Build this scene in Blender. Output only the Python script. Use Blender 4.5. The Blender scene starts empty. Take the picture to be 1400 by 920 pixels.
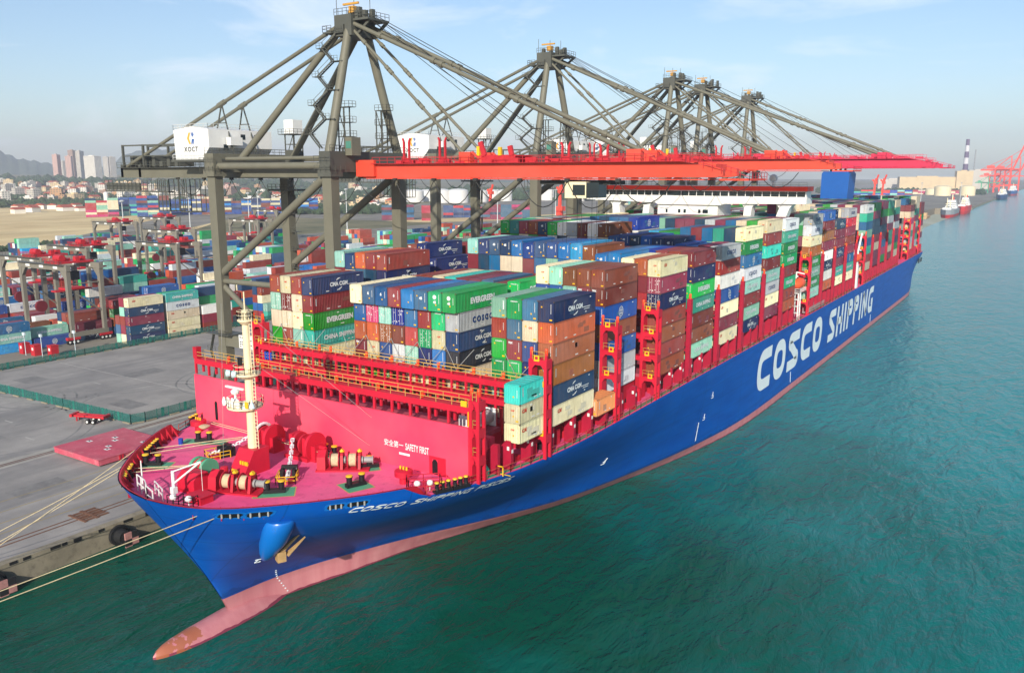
import bpy, bmesh, math, random
from mathutils import Vector, Matrix
R = math.radians
rng = random.Random(7)
sc = bpy.context.scene
COL = sc.collection

# ------------------------------------------------------------------ camera, sky, sun, exposure
CAM = Vector((84.23, -96.77, 56.13)); YAW = R(32.665); PIT = R(10.92); FPX = 1150.0
cd = bpy.data.cameras.new("camera"); cam = bpy.data.objects.new("camera", cd); COL.objects.link(cam)
cd.sensor_width = 36; cd.lens = 36 * FPX / 1400; cd.clip_start = 1; cd.clip_end = 40000
cam.location = CAM; cam.rotation_euler = (math.pi / 2 - PIT, 0, YAW)
sc.camera = cam

SUN_FROM = Vector((5.2, -12.6, 6.2)).normalized()
ELEV = math.asin(SUN_FROM.z)
world = bpy.data.worlds.new("World"); sc.world = world; world.use_nodes = True
wn, wl = world.node_tree.nodes, world.node_tree.links
bg = wn["Background"]; bg.inputs[1].default_value = 0.106
sky = wn.new("ShaderNodeTexSky"); sky.sky_type = 'NISHITA'; sky.sun_disc = False
sky.sun_elevation = ELEV; sky.sun_rotation = math.atan2(SUN_FROM.x, SUN_FROM.y)
sky.air_density = 1.0; sky.dust_density = .9; sky.ozone_density = 3.0; sky.altitude = 50
tc = wn.new("ShaderNodeTexCoord")
mp = wn.new("ShaderNodeMapping"); mp.inputs['Scale'].default_value = (1.6, 2.6, 9.0); mp.inputs['Rotation'].default_value = (0.15, 0.1, 0.5)
nz = wn.new("ShaderNodeTexNoise"); nz.inputs['Scale'].default_value = 1.7; nz.inputs['Detail'].default_value = 7; nz.inputs['Roughness'].default_value = .62; nz.inputs['Distortion'].default_value = .6
cr = wn.new("ShaderNodeValToRGB"); cr.color_ramp.elements[0].position = .50; cr.color_ramp.elements[1].position = .74
mx = wn.new("ShaderNodeMixRGB"); mx.inputs[2].default_value = (7.4, 7.8, 8.4, 1)
mul = wn.new("ShaderNodeMath"); mul.operation = 'MULTIPLY'; mul.inputs[1].default_value = .62
wl.new(tc.outputs['Generated'], mp.inputs[0]); wl.new(mp.outputs[0], nz.inputs[0]); wl.new(nz.outputs[0], cr.inputs[0])
wl.new(cr.outputs[0], mul.inputs[0]); wl.new(mul.outputs[0], mx.inputs[0]); wl.new(sky.outputs[0], mx.inputs[1]); wl.new(mx.outputs[0], bg.inputs[0])
sd = bpy.data.lights.new("sun", 'SUN'); sun = bpy.data.objects.new("sun", sd); COL.objects.link(sun)
sd.energy = 4.3; sd.angle = R(.55); sd.color = (1.0, .9, .76)
sun.rotation_euler = (-SUN_FROM).to_track_quat('-Z', 'Y').to_euler()
vs = sc.view_settings; vs.view_transform = 'Standard'; vs.look = 'None'; vs.exposure = .54; vs.gamma = 1; vs.use_curve_mapping = False
sc.cycles.max_bounces = 6; sc.cycles.volume_bounces = 1; sc.cycles.use_denoising = True
sc.cycles.transparent_max_bounces = 6

def far(px, py, D):
    "world point seen at photo pixel px,py at horizontal distance D"
    s, c = math.sin(YAW), math.cos(YAW); cp, sp = math.cos(PIT), math.sin(PIT)
    a = (px - 700) / FPX; b = -(py - 460) / FPX
    f = Vector((-s * cp, c * cp, -sp)); r = Vector((c, s, 0)); u = r.cross(f)
    d = f + r * a + u * b
    return CAM + d * (D / math.hypot(d.x, d.y))

# ------------------------------------------------------------------ materials
def lin(h):
    h = h.lstrip('#'); o = []
    for i in (0, 2, 4):
        v = int(h[i:i + 2], 16) / 255
        o.append(v / 12.92 if v <= .04045 else ((v + .055) / 1.055) ** 2.4)
    return o
MATS = {}
def mat(name, hexc, rough=.55, var=.16, scale=.35, dirt=0.0, dirtc='#3b3128', spec=.4, metal=0, per_obj=0.0, streak=0.0, bump=0.0, bscale=8, fade=0.0):
    if name in MATS: return MATS[name]
    m = bpy.data.materials.new(name); m.use_nodes = True; MATS[name] = m
    n, l = m.node_tree.nodes, m.node_tree.links
    b = n["Principled BSDF"]; b.inputs['Roughness'].default_value = rough; b.inputs['Metallic'].default_value = metal
    b.inputs['Specular IOR Level'].default_value = spec
    c = lin(hexc)
    t = n.new("ShaderNodeTexCoord"); co = t.outputs['Object']
    oi = n.new("ShaderNodeObjectInfo")
    va = n.new("ShaderNodeVectorMath"); va.operation = 'MULTIPLY_ADD'
    cmb = n.new("ShaderNodeCombineXYZ")
    for i in range(3): l.new(oi.outputs['Random'], cmb.inputs[i])
    l.new(cmb.outputs[0], va.inputs[0]); va.inputs[1].default_value = (57, 91, 33); l.new(co, va.inputs[2]); co = va.outputs[0]
    nz = n.new("ShaderNodeTexNoise"); nz.inputs['Scale'].default_value = scale; nz.inputs['Detail'].default_value = 6; nz.inputs['Roughness'].default_value = .65
    l.new(co, nz.inputs[0])
    mr = n.new("ShaderNodeMapRange"); mr.inputs[1].default_value = .3; mr.inputs[2].default_value = .7
    mr.inputs[3].default_value = 1 - var; mr.inputs[4].default_value = 1 + var; l.new(nz.outputs[0], mr.inputs[0])
    hs = n.new("ShaderNodeHueSaturation"); hs.inputs['Color'].default_value = (*c, 1)
    l.new(mr.outputs[0], hs.inputs['Value'])
    if per_obj:
        mo = n.new("ShaderNodeMapRange"); mo.inputs[3].default_value = .5 - per_obj * .06; mo.inputs[4].default_value = .5 + per_obj * .06
        l.new(oi.outputs['Random'], mo.inputs[0]); l.new(mo.outputs[0], hs.inputs['Hue'])
        ms = n.new("ShaderNodeMapRange"); ms.inputs[3].default_value = 1 - per_obj * .8; ms.inputs[4].default_value = 1 + per_obj * .55
        mm = n.new("ShaderNodeMath"); mm.operation = 'MULTIPLY'; mm.inputs[1].default_value = 7.31
        fr = n.new("ShaderNodeMath"); fr.operation = 'FRACT'
        l.new(oi.outputs['Random'], mm.inputs[0]); l.new(mm.outputs[0], fr.inputs[0]); l.new(fr.outputs[0], ms.inputs[0])
        m3 = n.new("ShaderNodeMath"); m3.operation = 'MULTIPLY'; l.new(mr.outputs[0], m3.inputs[0]); l.new(ms.outputs[0], m3.inputs[1]); l.new(m3.outputs[0], hs.inputs['Value'])
    col = hs.outputs[0]
    if fade:
        f1 = n.new("ShaderNodeTexNoise"); f1.inputs['Scale'].default_value = scale * .33; f1.inputs['Detail'].default_value = 3; l.new(co, f1.inputs[0])
        r1 = n.new("ShaderNodeMapRange"); r1.inputs[1].default_value = .42; r1.inputs[2].default_value = .68; r1.inputs[4].default_value = fade; l.new(f1.outputs[0], r1.inputs[0])
        x1 = n.new("ShaderNodeMixRGB"); g = sum(c) / 3; x1.inputs[2].default_value = (*[v * .55 + (g + .18) * .45 for v in c], 1)
        l.new(r1.outputs[0], x1.inputs[0]); l.new(col, x1.inputs[1]); col = x1.outputs[0]
    if dirt or streak:
        mpp = n.new("ShaderNodeMapping"); mpp.inputs['Scale'].default_value = (3, 3, .22) if streak else (1, 1, 1)
        l.new(co, mpp.inputs[0])
        d = n.new("ShaderNodeTexNoise"); d.inputs['Scale'].default_value = .9 if streak else scale * 3; d.inputs['Detail'].default_value = 8; d.inputs['Roughness'].default_value = .7
        l.new(mpp.outputs[0], d.inputs[0])
        r2 = n.new("ShaderNodeMapRange"); r2.inputs[1].default_value = .52; r2.inputs[2].default_value = .75; r2.inputs[4].default_value = max(dirt, streak)
        l.new(d.outputs[0], r2.inputs[0])
        x2 = n.new("ShaderNodeMixRGB"); x2.inputs[2].default_value = (*lin(dirtc), 1)
        l.new(r2.outputs[0], x2.inputs[0]); l.new(col, x2.inputs[1]); col = x2.outputs[0]
    l.new(col, b.inputs['Base Color'])
    if bump:
        bn = n.new("ShaderNodeTexNoise"); bn.inputs['Scale'].default_value = bscale; bn.inputs['Detail'].default_value = 4; l.new(co, bn.inputs[0])
        bp = n.new("ShaderNodeBump"); bp.inputs['Strength'].default_value = bump; bp.inputs['Distance'].default_value = .05
        l.new(bn.outputs[0], bp.inputs['Height']); l.new(bp.outputs[0], b.inputs['Normal'])
    return m

RED = mat('ship red paint', '#bd1833', .5, .1, .25, dirt=.12, dirtc='#7a2030')
BWRED = mat('breakwater red paint', '#ea3c5c', .55, .06, .3, dirt=.16, dirtc='#b02440', fade=.18)
PRED = mat('post crimson paint', '#9c1232', .5, .12, .3, dirt=.2, dirtc='#5a1420')
DKRED = mat('structure dark red paint', '#b01a30', .5, .15, .3, dirt=.25, dirtc='#4a1a20')
DECK = mat('foredeck pink red paint', '#dd4a82', .7, .14, .22, dirt=.6, dirtc='#a03060', fade=.3)
GREEN_PAD = mat('deck green paint', '#4f9a78', .65, .1, .6, dirt=.2)
BLACK = mat('black steel', '#15161a', .5, .2)
DARK = mat('dark grey steel', '#2b2d2c', .6, .2)
YEL = mat('yellow paint', '#d9b020', .5, .1)
YRAIL = mat('pale yellow railing paint', '#bf9d52', .5, .15)
WHITE = mat('white paint', '#dcdedc', .45, .05, .5, dirt=.06, dirtc='#8a8d88')
CREAMM = mat('cream mast paint', '#ded2ae', .5, .06, dirt=.15, dirtc='#a08c60')
ORANGE = mat('orange lamp paint', '#e8481a', .5, .1)
GREY = mat('galvanised grey', '#8d9090', .5, .15)
ROPE = mat('cream rope', '#b9ab8a', .9, .2, 3)
CHAINM = mat('white chain paint', '#d5d6da', .5, .12, 2)
OLIVE = mat('olive grey crane paint', '#68675a', .55, .1, .2, dirt=.14, dirtc='#4a4438')
OLIVED = mat('dark olive crane paint and girder shade', '#4e504a', .55, .12, .2, dirt=.2, dirtc='#2e2c28')
BOOM1 = mat('orange red boom paint', '#cf4430', .55, .1, .2, dirt=.28, dirtc='#b83a28', fade=.1)
BOOM2 = mat('crimson boom paint', '#c02a4c', .5, .08, .2, dirt=.14, dirtc='#a02440')
CRRED = mat('crane fitting red paint', '#b0242e', .5, .15, .6)
GLASS = mat('dark window glass', '#18262c', .12, .3, .3, spec=.8)
BRIDGE_RED = mat('bridge band orange red', '#f03418', .5, .05)
FUNNEL = mat('funnel blue paint', '#0a55a4', .5, .06, streak=.1, dirtc='#0a3f7c')
GREENNET = mat('green fence mesh', '#1d6b60', .8, .2, 1.2)
RUST = mat('rusty steel', '#6a4a38', .8, .3, 1.5)
BRASS = mat('anchor weathered ochre', '#a8895c', .75, .2, 1.2)
CONC = mat('quay concrete', '#857e6d', .85, .2, .25, dirt=.65, dirtc='#4d473c', bump=.3)
CONCD = mat('dark concrete', '#6e695e', .9, .2, .3, dirt=.3)
TIRE = mat('black rubber', '#17181a', .8, .2)

# ------------------------------------------------------------------ mesh builder
OFF = {}
class MB:
    def __init__(s): s.v = []; s.f = []; s.m = []
    def add(s, vs, fs, mi=0):
        o = len(s.v); s.v += [tuple(p) for p in vs]
        for f in fs: s.f.append(tuple(i + o for i in f)); s.m.append(mi)
    def box(s, x0, x1, y0, y1, z0, z1, mi=0):
        if x0 > x1: x0, x1 = x1, x0
        if y0 > y1: y0, y1 = y1, y0
        if z0 > z1: z0, z1 = z1, z0
        s.add([(x0, y0, z0), (x1, y0, z0), (x1, y1, z0), (x0, y1, z0), (x0, y0, z1), (x1, y0, z1), (x1, y1, z1), (x0, y1, z1)],
              [(0, 3, 2, 1), (4, 5, 6, 7), (0, 1, 5, 4), (1, 2, 6, 5), (2, 3, 7, 6), (3, 0, 4, 7)], mi)
    def frame(s, p, q, up):
        p, q = Vector(p), Vector(q); d = (q - p).normalized(); up = Vector(up)
        if abs(d.dot(up)) > .98: up = Vector((0, 1, 0)) if abs(d.y) < .9 else Vector((1, 0, 0))
        a = d.cross(up).normalized(); return p, q, a, a.cross(d).normalized()
    def beam(s, p, q, w, h, mi=0, up=(0, 0, 1), w2=None, h2=None):
        p, q, a, b = s.frame(p, q, up); w2 = w2 or w; h2 = h2 or h
        vs = []
        for c, ww, hh in ((p, w, h), (q, w2, h2)):
            vs += [c - a * ww / 2 - b * hh / 2, c + a * ww / 2 - b * hh / 2, c + a * ww / 2 + b * hh / 2, c - a * ww / 2 + b * hh / 2]
        s.add(vs, [(3, 2, 1, 0), (4, 5, 6, 7), (0, 1, 5, 4), (1, 2, 6, 5), (2, 3, 7, 6), (3, 0, 4, 7)], mi)
    def tube(s, p, q, r, n=8, mi=0, r2=None, caps=True):
        p, q, a, b = s.frame(p, q, (0, 0, 1)); r2 = r if r2 is None else r2; vs = []
        for c, rr in ((p, r), (q, r2)):
            for i in range(n):
                t = 2 * math.pi * i / n; vs.append(c + a * rr * math.cos(t) + b * rr * math.sin(t))
        fs = [(i, (i + 1) % n, n + (i + 1) % n, n + i) for i in range(n)]
        if caps: fs += [tuple(range(n - 1, -1, -1)), tuple(range(n, 2 * n))]
        s.add(vs, fs, mi)
    def path(s, pts, r, n=6, mi=0):
        for a, b in zip(pts, pts[1:]): s.tube(a, b, r, n, mi)
    def lathe(s, c, prof, n=16, mi=0):
        c = Vector(c); vs = []
        for r, z in prof:
            for i in range(n):
                t = 2 * math.pi * i / n; vs.append((c.x + r * math.cos(t), c.y + r * math.sin(t), c.z + z))
        fs = []
        for k in range(len(prof) - 1):
            for i in range(n): fs.append((k * n + i, k * n + (i + 1) % n, (k + 1) * n + (i + 1) % n, (k + 1) * n + i))
        fs += [tuple(range(n - 1, -1, -1)), tuple(range((len(prof) - 1) * n, len(prof) * n))]
        s.add(vs, fs, mi)
    def prism(s, poly, axis, a, b, mi=0):
        # poly in the plane normal to axis; x:(y,z) y:(x,z) z:(x,y)
        def P(u, v, w): return {'x': (w, u, v), 'y': (u, w, v), 'z': (u, v, w)}[axis]
        n = len(poly); vs = [P(u, v, a) for u, v in poly] + [P(u, v, b) for u, v in poly]
        s.add(vs, [tuple(range(n - 1, -1, -1)), tuple(range(n, 2 * n))] + [(i, (i + 1) % n, n + (i + 1) % n, n + i) for i in range(n)], mi)
    def rail(s, pts, h=1.05, step=2.0, t=.06, mi=0, mid=True, up=True):
        for a, b in zip(pts, pts[1:]):
            a, b = Vector(a), Vector(b); L = (b - a).length; n = max(1, round(L / step))
            for i in range(n + 1):
                p = a.lerp(b, i / n); s.beam(p, p + Vector((0, 0, h)), t, t, mi)
            for z in ((h, h * .5) if mid else (h,)):
                s.beam(a + Vector((0, 0, z)), b + Vector((0, 0, z)), t, t, mi)
    def text(s, string, size, fn, mi=0, **k):
        v, f, w = text_geo(string, **k)
        s.add([fn(x * size, y * size) for x, y in v], f, mi); return w * size
    def build(s, name, mats, parent=None, smooth=.6, recalc=True, world=True):
        me = bpy.data.meshes.new(name)
        off = Vector((0, 0, 0))
        if parent is not None and world: off = OFF.get(parent.name, Vector((0, 0, 0)))
        me.from_pydata([(x - off.x, y - off.y, z - off.z) for x, y, z in s.v], [], s.f)
        mats = mats if isinstance(mats, (list, tuple)) else [mats]
        for m in mats: me.materials.append(m)
        me.polygons.foreach_set('material_index', s.m)
        if recalc and s.f:
            bm = bmesh.new(); bm.from_mesh(me); bmesh.ops.recalc_face_normals(bm, faces=bm.faces); bm.to_mesh(me); bm.free()
        if smooth: me.shade_smooth(); me.set_sharp_from_angle(angle=smooth)
        me.update()
        o = bpy.data.objects.new(name, me); COL.objects.link(o)
        if parent is not None: o.parent = parent
        OFF[o.name] = off
        return o
TXT = {}
def text_geo(string, bold=0.02, shear=0.0, space=1.0):
    k = (string, bold, shear, space)
    if k not in TXT:
        c = bpy.data.curves.new('t', 'FONT'); c.body = string; c.size = 1; c.offset = bold; c.shear = shear; c.space_character = space
        c.dimensions = '2D'; c.fill_mode = 'BOTH'; c.resolution_u = 3
        o = bpy.data.objects.new('t', c); COL.objects.link(o); bpy.context.view_layer.update()
        dg = bpy.context.evaluated_depsgraph_get(); me = bpy.data.meshes.new_from_object(o.evaluated_get(dg))
        v = [(p.co.x, p.co.y) for p in me.vertices]; f = [tuple(q.vertices) for q in me.polygons]
        bpy.data.objects.remove(o); bpy.data.curves.remove(c); bpy.data.meshes.remove(me)
        x0 = min(p[0] for p in v); x1 = max(p[0] for p in v); y0 = min(p[1] for p in v); y1 = max(p[1] for p in v)
        cx = (x0 + x1) / 2; cy = (y0 + y1) / 2; hgt = y1 - y0
        TXT[k] = ([((x - cx) / hgt, (y - cy) / hgt) for x, y in v], f, (x1 - x0) / hgt)   # unit height, centred
    return TXT[k]
def empty(name, loc, label, cat, group=None):
    o = bpy.data.objects.new(name, None); COL.objects.link(o); o.location = loc; o.empty_display_size = 1
    OFF[o.name] = Vector(loc); return tag(o, label, cat, group)
def tag(o, label, cat, group=None):
    o['label'] = label; o['category'] = cat
    if group: o['group'] = group
    return o
def struct(o): o['kind'] = 'structure'; return o
def stuff(o, label=None, cat=None):
    o['kind'] = 'stuff'
    if label: o['label'] = label; o['category'] = cat
    return o
def copy_tree(o, dloc=(0, 0, 0), parent=None):
    c = o.copy(); COL.objects.link(c)
    if parent is not None: c.parent = parent
    else: c.location = Vector(o.location) + Vector(dloc)
    for ch in o.children: copy_tree(ch, parent=c)
    return c
ORD = ['zeroth', 'first', 'second', 'third', 'fourth', 'fifth', 'sixth', 'seventh', 'eighth', 'ninth', 'tenth', 'eleventh', 'twelfth', 'thirteenth', 'fourteenth', 'fifteenth', 'sixteenth', 'seventeenth', 'eighteenth', 'nineteenth', 'twentieth', 'twenty first', 'twenty second', 'twenty third', 'twenty fourth', 'twenty fifth', 'twenty sixth', 'twenty seventh', 'twenty eighth', 'twenty ninth', 'thirtieth']
QZ = 3.5      # quay level

# ------------------------------------------------------------------ setting: water, terrain, quay
def water_mat():
    m = bpy.data.materials.new('harbour water'); m.use_nodes = True; n, l = m.node_tree.nodes, m.node_tree.links
    b = n["Principled BSDF"]; b.inputs['Roughness'].default_value = .14; b.inputs['IOR'].default_value = 1.33; b.inputs['Specular IOR Level'].default_value = .26
    t = n.new("ShaderNodeTexCoord")
    def noise(sx, sy, rot, scale, det, dist=.0):
        mp = n.new("ShaderNodeMapping"); mp.inputs['Scale'].default_value = (sx, sy, 1); mp.inputs['Rotation'].default_value = (0, 0, R(rot))
        z = n.new("ShaderNodeTexNoise"); z.inputs['Scale'].default_value = scale; z.inputs['Detail'].default_value = det; z.inputs['Roughness'].default_value = .6; z.inputs['Distortion'].default_value = dist
        l.new(t.outputs['Object'], mp.inputs[0]); l.new(mp.outputs[0], z.inputs[0]); return z.outputs[0]
    big = noise(1, 1, 0, .02, 4, .5)
    rp = n.new("ShaderNodeValToRGB"); e = rp.color_ramp.elements
    e[0].position = .3; e[0].color = (.0006, .066, .040, 1); e[1].position = .7; e[1].color = (.002, .205, .215, 1)
    sx = n.new("ShaderNodeSeparateXYZ"); l.new(t.outputs['Object'], sx.inputs[0])
    def mm(op, a_, c_, d_=None):
        q = n.new("ShaderNodeMath"); q.operation = op
        for i, v in enumerate((a_, c_, d_)):
            if v is None: continue
            if isinstance(v, (int, float)): q.inputs[i].default_value = v
            else: l.new(v, q.inputs[i])
        return q.outputs[0]
    gx = n.new("ShaderNodeMapRange"); gx.inputs[1].default_value = -30; gx.inputs[2].default_value = 210; gx.interpolation_type = 'SMOOTHSTEP'; l.new(mm('MULTIPLY_ADD', sx.outputs[1], 1.0, mm('MULTIPLY', sx.outputs[0], .6)), gx.inputs[0])  # bluer away from the bow: sky reflection put into the base colour
    l.new(mm('MULTIPLY_ADD', mm('SUBTRACT', big, .5), .7, mm('MULTIPLY_ADD', gx.outputs[0], .55, .28)), rp.inputs[0]); l.new(rp.outputs[0], b.inputs['Base Color'])
    w1 = noise(1, .42, 28, .30, 5, .6); w2 = noise(1, .5, -20, .75, 4, .3); w3 = noise(1, .35, 35, .075, 3, .4)
    a = n.new("ShaderNodeMath"); a.operation = 'MULTIPLY_ADD'; l.new(w2, a.inputs[0]); a.inputs[1].default_value = .42; l.new(w1, a.inputs[2])
    a2 = n.new("ShaderNodeMath"); a2.operation = 'MULTIPLY_ADD'; l.new(w3, a2.inputs[0]); a2.inputs[1].default_value = 1.6; l.new(a.outputs[0], a2.inputs[2])
    bp = n.new("ShaderNodeBump"); bp.inputs['Strength'].default_value = 1.0; bp.inputs['Distance'].default_value = .75
    l.new(a2.outputs[0], bp.inputs['Height']); l.new(bp.outputs[0], b.inputs['Normal'])
    return m
w = MB(); w.add([(-33, -1500, 0), (3800, -1500, 0), (3800, 9000, 0), (-33, 9000, 0)], [(0, 1, 2, 3)])
struct(w.build('water', water_mat(), smooth=0, recalc=False))

def ground_mat(name, c1, c2, scale, rough=.9, streak=None, c3=None):
    m = bpy.data.materials.new(name); m.use_nodes = True; n, l = m.node_tree.nodes, m.node_tree.links
    b = n["Principled BSDF"]; b.inputs['Roughness'].default_value = rough; b.inputs['Specular IOR Level'].default_value = .25
    t = n.new("ShaderNodeTexCoord")
    z = n.new("ShaderNodeTexNoise"); z.inputs['Scale'].default_value = scale; z.inputs['Detail'].default_value = 9; z.inputs['Roughness'].default_value = .68; l.new(t.outputs['Object'], z.inputs[0])
    rp = n.new("ShaderNodeValToRGB"); e = rp.color_ramp.elements; e[0].position = .35; e[0].color = (*lin(c1), 1); e[1].position = .65; e[1].color = (*lin(c2), 1)
    l.new(z.outputs[0], rp.inputs[0]); col = rp.outputs[0]
    if streak:
        mp = n.new("ShaderNodeMapping"); mp.inputs['Scale'].default_value = streak; l.new(t.outputs['Object'], mp.inputs[0])
        s = n.new("ShaderNodeTexNoise"); s.inputs['Scale'].default_value = 1; s.inputs['Detail'].default_value = 6; s.inputs['Distortion'].default_value = .5; l.new(mp.outputs[0], s.inputs[0])
        r = n.new("ShaderNodeMapRange"); r.inputs[1].default_value = .48; r.inputs[2].default_value = .70; r.inputs[4].default_value = .6; l.new(s.outputs[0], r.inputs[0])
        x = n.new("ShaderNodeMixRGB"); x.inputs[2].default_value = (*lin(c3), 1); l.new(r.outputs[0], x.inputs[0]); l.new(col, x.inputs[1]); col = x.outputs[0]
    l.new(col, b.inputs['Base Color']); return m
ASPH = ground_mat('quay asphalt', '#83817f', '#9d9a96', .08, streak=(.16, .012, 1), c3='#6d6d6f')
YARD = ground_mat('yard paving', '#77746c', '#8f8a7e', .03, streak=(.03, .01, 1), c3='#5d5b55')
SAND = ground_mat('sand', '#c4ab7c', '#dcc898', .012, streak=(.02, .005, 1), c3='#96805a')
TERR = ground_mat('inland ground', '#4c5236', '#8d8465', .006)
def smooth(t): t = max(0, min(1, t)); return t * t * (3 - 2 * t)
def th(x, y): return QZ - .25 + 48 * smooth((-x - 1500) / 2600) * smooth((6500 - y) / 3500)
g = MB(); xs = [-33.6, -160, -480, -900, -1200, -1500, -1800, -2100, -2500, -2900, -3400, -4200, -5500, -7500, -9500]; ys = [-1500, -300, 0, 300, 639, 641, 1100, 1389, 1391, 1500, 2000, 2600, 3300, 4200, 5200, 6500, 9000]
vs_ = [(x, y, th(x, y)) for x in xs for y in ys]; ny = len(ys)
def shore(y): return -33.6 if y < 640 or y > 1390 else -78
vs_ = [(shore(y) if x > -40 else x, y, z) for x, y, z in vs_]
g.add(vs_, [(i * ny + j, i * ny + j + 1, (i + 1) * ny + j + 1, (i + 1) * ny + j) for i in range(len(xs) - 1) for j in range(ny - 1)])
struct(g.build('terrain', TERR, smooth=1.2))
def sheet(name, m, pts, z):
    b = MB(); b.add([(x, y, z) for x, y in pts], [tuple(range(len(pts)))]); return struct(b.build(name, m, smooth=0))
sheet('quay_apron', ASPH, [(-155.5, -400), (-33.5, -400), (-33.5, 640), (-155.5, 640)], QZ)
sheet('yard_pavement', YARD, [(-480, -400), (-155.5, -400), (-155.5, 1200), (-480, 1200)], QZ - .02)
sheet('sand_lot', SAND, [(-1380, 380), (-1330, 640), (-1000, 760), (-700, 520), (-500, 300), (-520, 170), (-700, 120)], QZ - .05)
sheet('port_apron', YARD, [(-900, 640), (-78.2, 640), (-78.2, 1392), (-33.8, 1392), (-33.8, 5000), (-700, 5000)], QZ - .1)
sheet('sand_strip', SAND, [(-560, 640), (-500, 640), (-300, 1010), (-420, 1060)], QZ + .02)
sheet('inland_road', YARD, [(-640, 60), (-520, 40), (-490, 250), (-800, 640), (-900, 620), (-560, 240)], QZ - .04)
qw = MB()
for y0, y1 in ((-400, 640), (1390, 5200)):
    qw.box(-33.6, -32.6, y0, y1, -6, QZ - .02)
    qw.box(-33.9, -32.45, y0 - .1, y1 + .1, QZ - .55, QZ + .06)
qw.box(-78.5, -77.5, 639, 1391, -6, QZ); qw.box(-78, -33, 639.5, 640.5, -6, QZ - .01); qw.box(-78, -33, 1389.5, 1390.5, -6, QZ - .01)
struct(qw.build('quay_wall', CONC, smooth=0))
ru = MB()
for k in range(150):
    y = -110 + k * 1.9 + rng.uniform(-.3, .3)
    if rng.random() < .82: ru.box(-32.75 + rng.uniform(-.1, .1), -32.38, y, y + rng.uniform(.7, 1.7), QZ - rng.uniform(.35, .6), QZ + .02)
struct(ru.build('quay_edge_rubber', TIRE, smooth=0))
rl = MB()
for x in (-39.9, -38.7): rl.box(x - .16, x + .16, -400, 640, QZ + .004, QZ + .03)
for x in (-74.8, -74.0): rl.box(x - .13, x + .13, -400, 640, QZ + .004, QZ + .03)
struct(rl.build('crane_rail', RUST, smooth=0))
WL = ground_mat('worn white road paint', '#9a9995', '#b4b2ac', .6)
LGR = ground_mat('light concrete strip', '#8f8d88', '#a5a29a', .2)
YW = ground_mat('worn yellow road paint', '#8d8058', '#a08d55', .4)
ln = MB()
for y in (30.2, 75): ln.box(-150, -78, y, y + .25, QZ + .004, QZ + .008)
ln.box(-140, -128, -4, -3.2, QZ + .004, QZ + .008)
for (x, y) in ((-120, 22), (-96, 37), (-104, -8), (-88, -12)): ln.box(x, x + 3.2, y, y + .35, QZ + .004, QZ + .008)
for (x, y) in ((-66, 9), (-68, 13), (-71, 10)): ln.box(x, x + .3, y, y + 3, QZ + .004, QZ + .008)
tm = MB()
for cx, cy, r_, a0, a1 in ((-118, 18, 16, 200, 330), (-110, 40, 24, 20, 120), (-96, 20, 11, 90, 260), (-130, 44, 30, 250, 340), (-100, -30, 26, 30, 120), (-60, 22, 14, 120, 250), (-58, -32, 22, 60, 170), (-90, 55, 18, 180, 300), (-120, -14, 20, 10, 90)):
    for q in (0, 2.1):
        k = 18; pts = []
        for i in range(k + 1): a = R(a0 + (a1 - a0) * i / k); pts += [(cx + (r_ + q) * math.cos(a), cy + (r_ + q) * math.sin(a) * 1.3, QZ + .003), (cx + (r_ + q + .38) * math.cos(a), cy + (r_ + q + .38) * math.sin(a) * 1.3, QZ + .003)]
        tm.add(pts, [(2 * i, 2 * i + 1, 2 * i + 3, 2 * i + 2) for i in range(k)])
struct(tm.build('tyre_mark', ground_mat('tyre rubber on asphalt', '#737373', '#888886', .5), smooth=0))
pm = MB()
for x, y, w_, d_ in ((-98, 12, 9, 5), (-122, 30, 6, 11), (-92, 42, 12, 3.4), (-60, -30, 5, 9), (-105, -18, 14, 4), (-52, 4, 4, 10), (-140, 12, 7, 6)): pm.box(x, x + w_, y, y + d_, QZ - .05, QZ + .002)
struct(pm.build('asphalt_patch', ground_mat('patched asphalt', '#6f6e6e', '#858482', .3), smooth=0))
struct(ln.build('road_marking', WL, smooth=0))
l2 = MB(); l2.box(-76.8, -75.2, -400, 640, QZ + .002, QZ + .005); l2.box(-73.6, -72.6, -400, 640, QZ + .002, QZ + .005)
struct(l2.build('rail_strip', LGR, smooth=0))
l3 = MB()
for x in (-43.5, -47.5, -52, -56.5): l3.box(x, x + .18, -200, 500, QZ + .004, QZ + .007)
struct(l3.build('lane_marking', YW, smooth=0))
pit = MB()
for i in range(5): pit.box(-41.2 + i * .9, -40.7 + i * .9, -29.5, -25.6, QZ + .02, QZ + .12)
pit.box(-41.5, -36.8, -27.9, -27.4, QZ + .02, QZ + .15); pit.box(-41.5, -36.8, -29.8, -29.4, QZ + .02, QZ + .15)
tag(pit.build('rail_stop_frame', RUST), 'rusty steel frame set across the waterside crane rails', 'rail frame')

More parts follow.
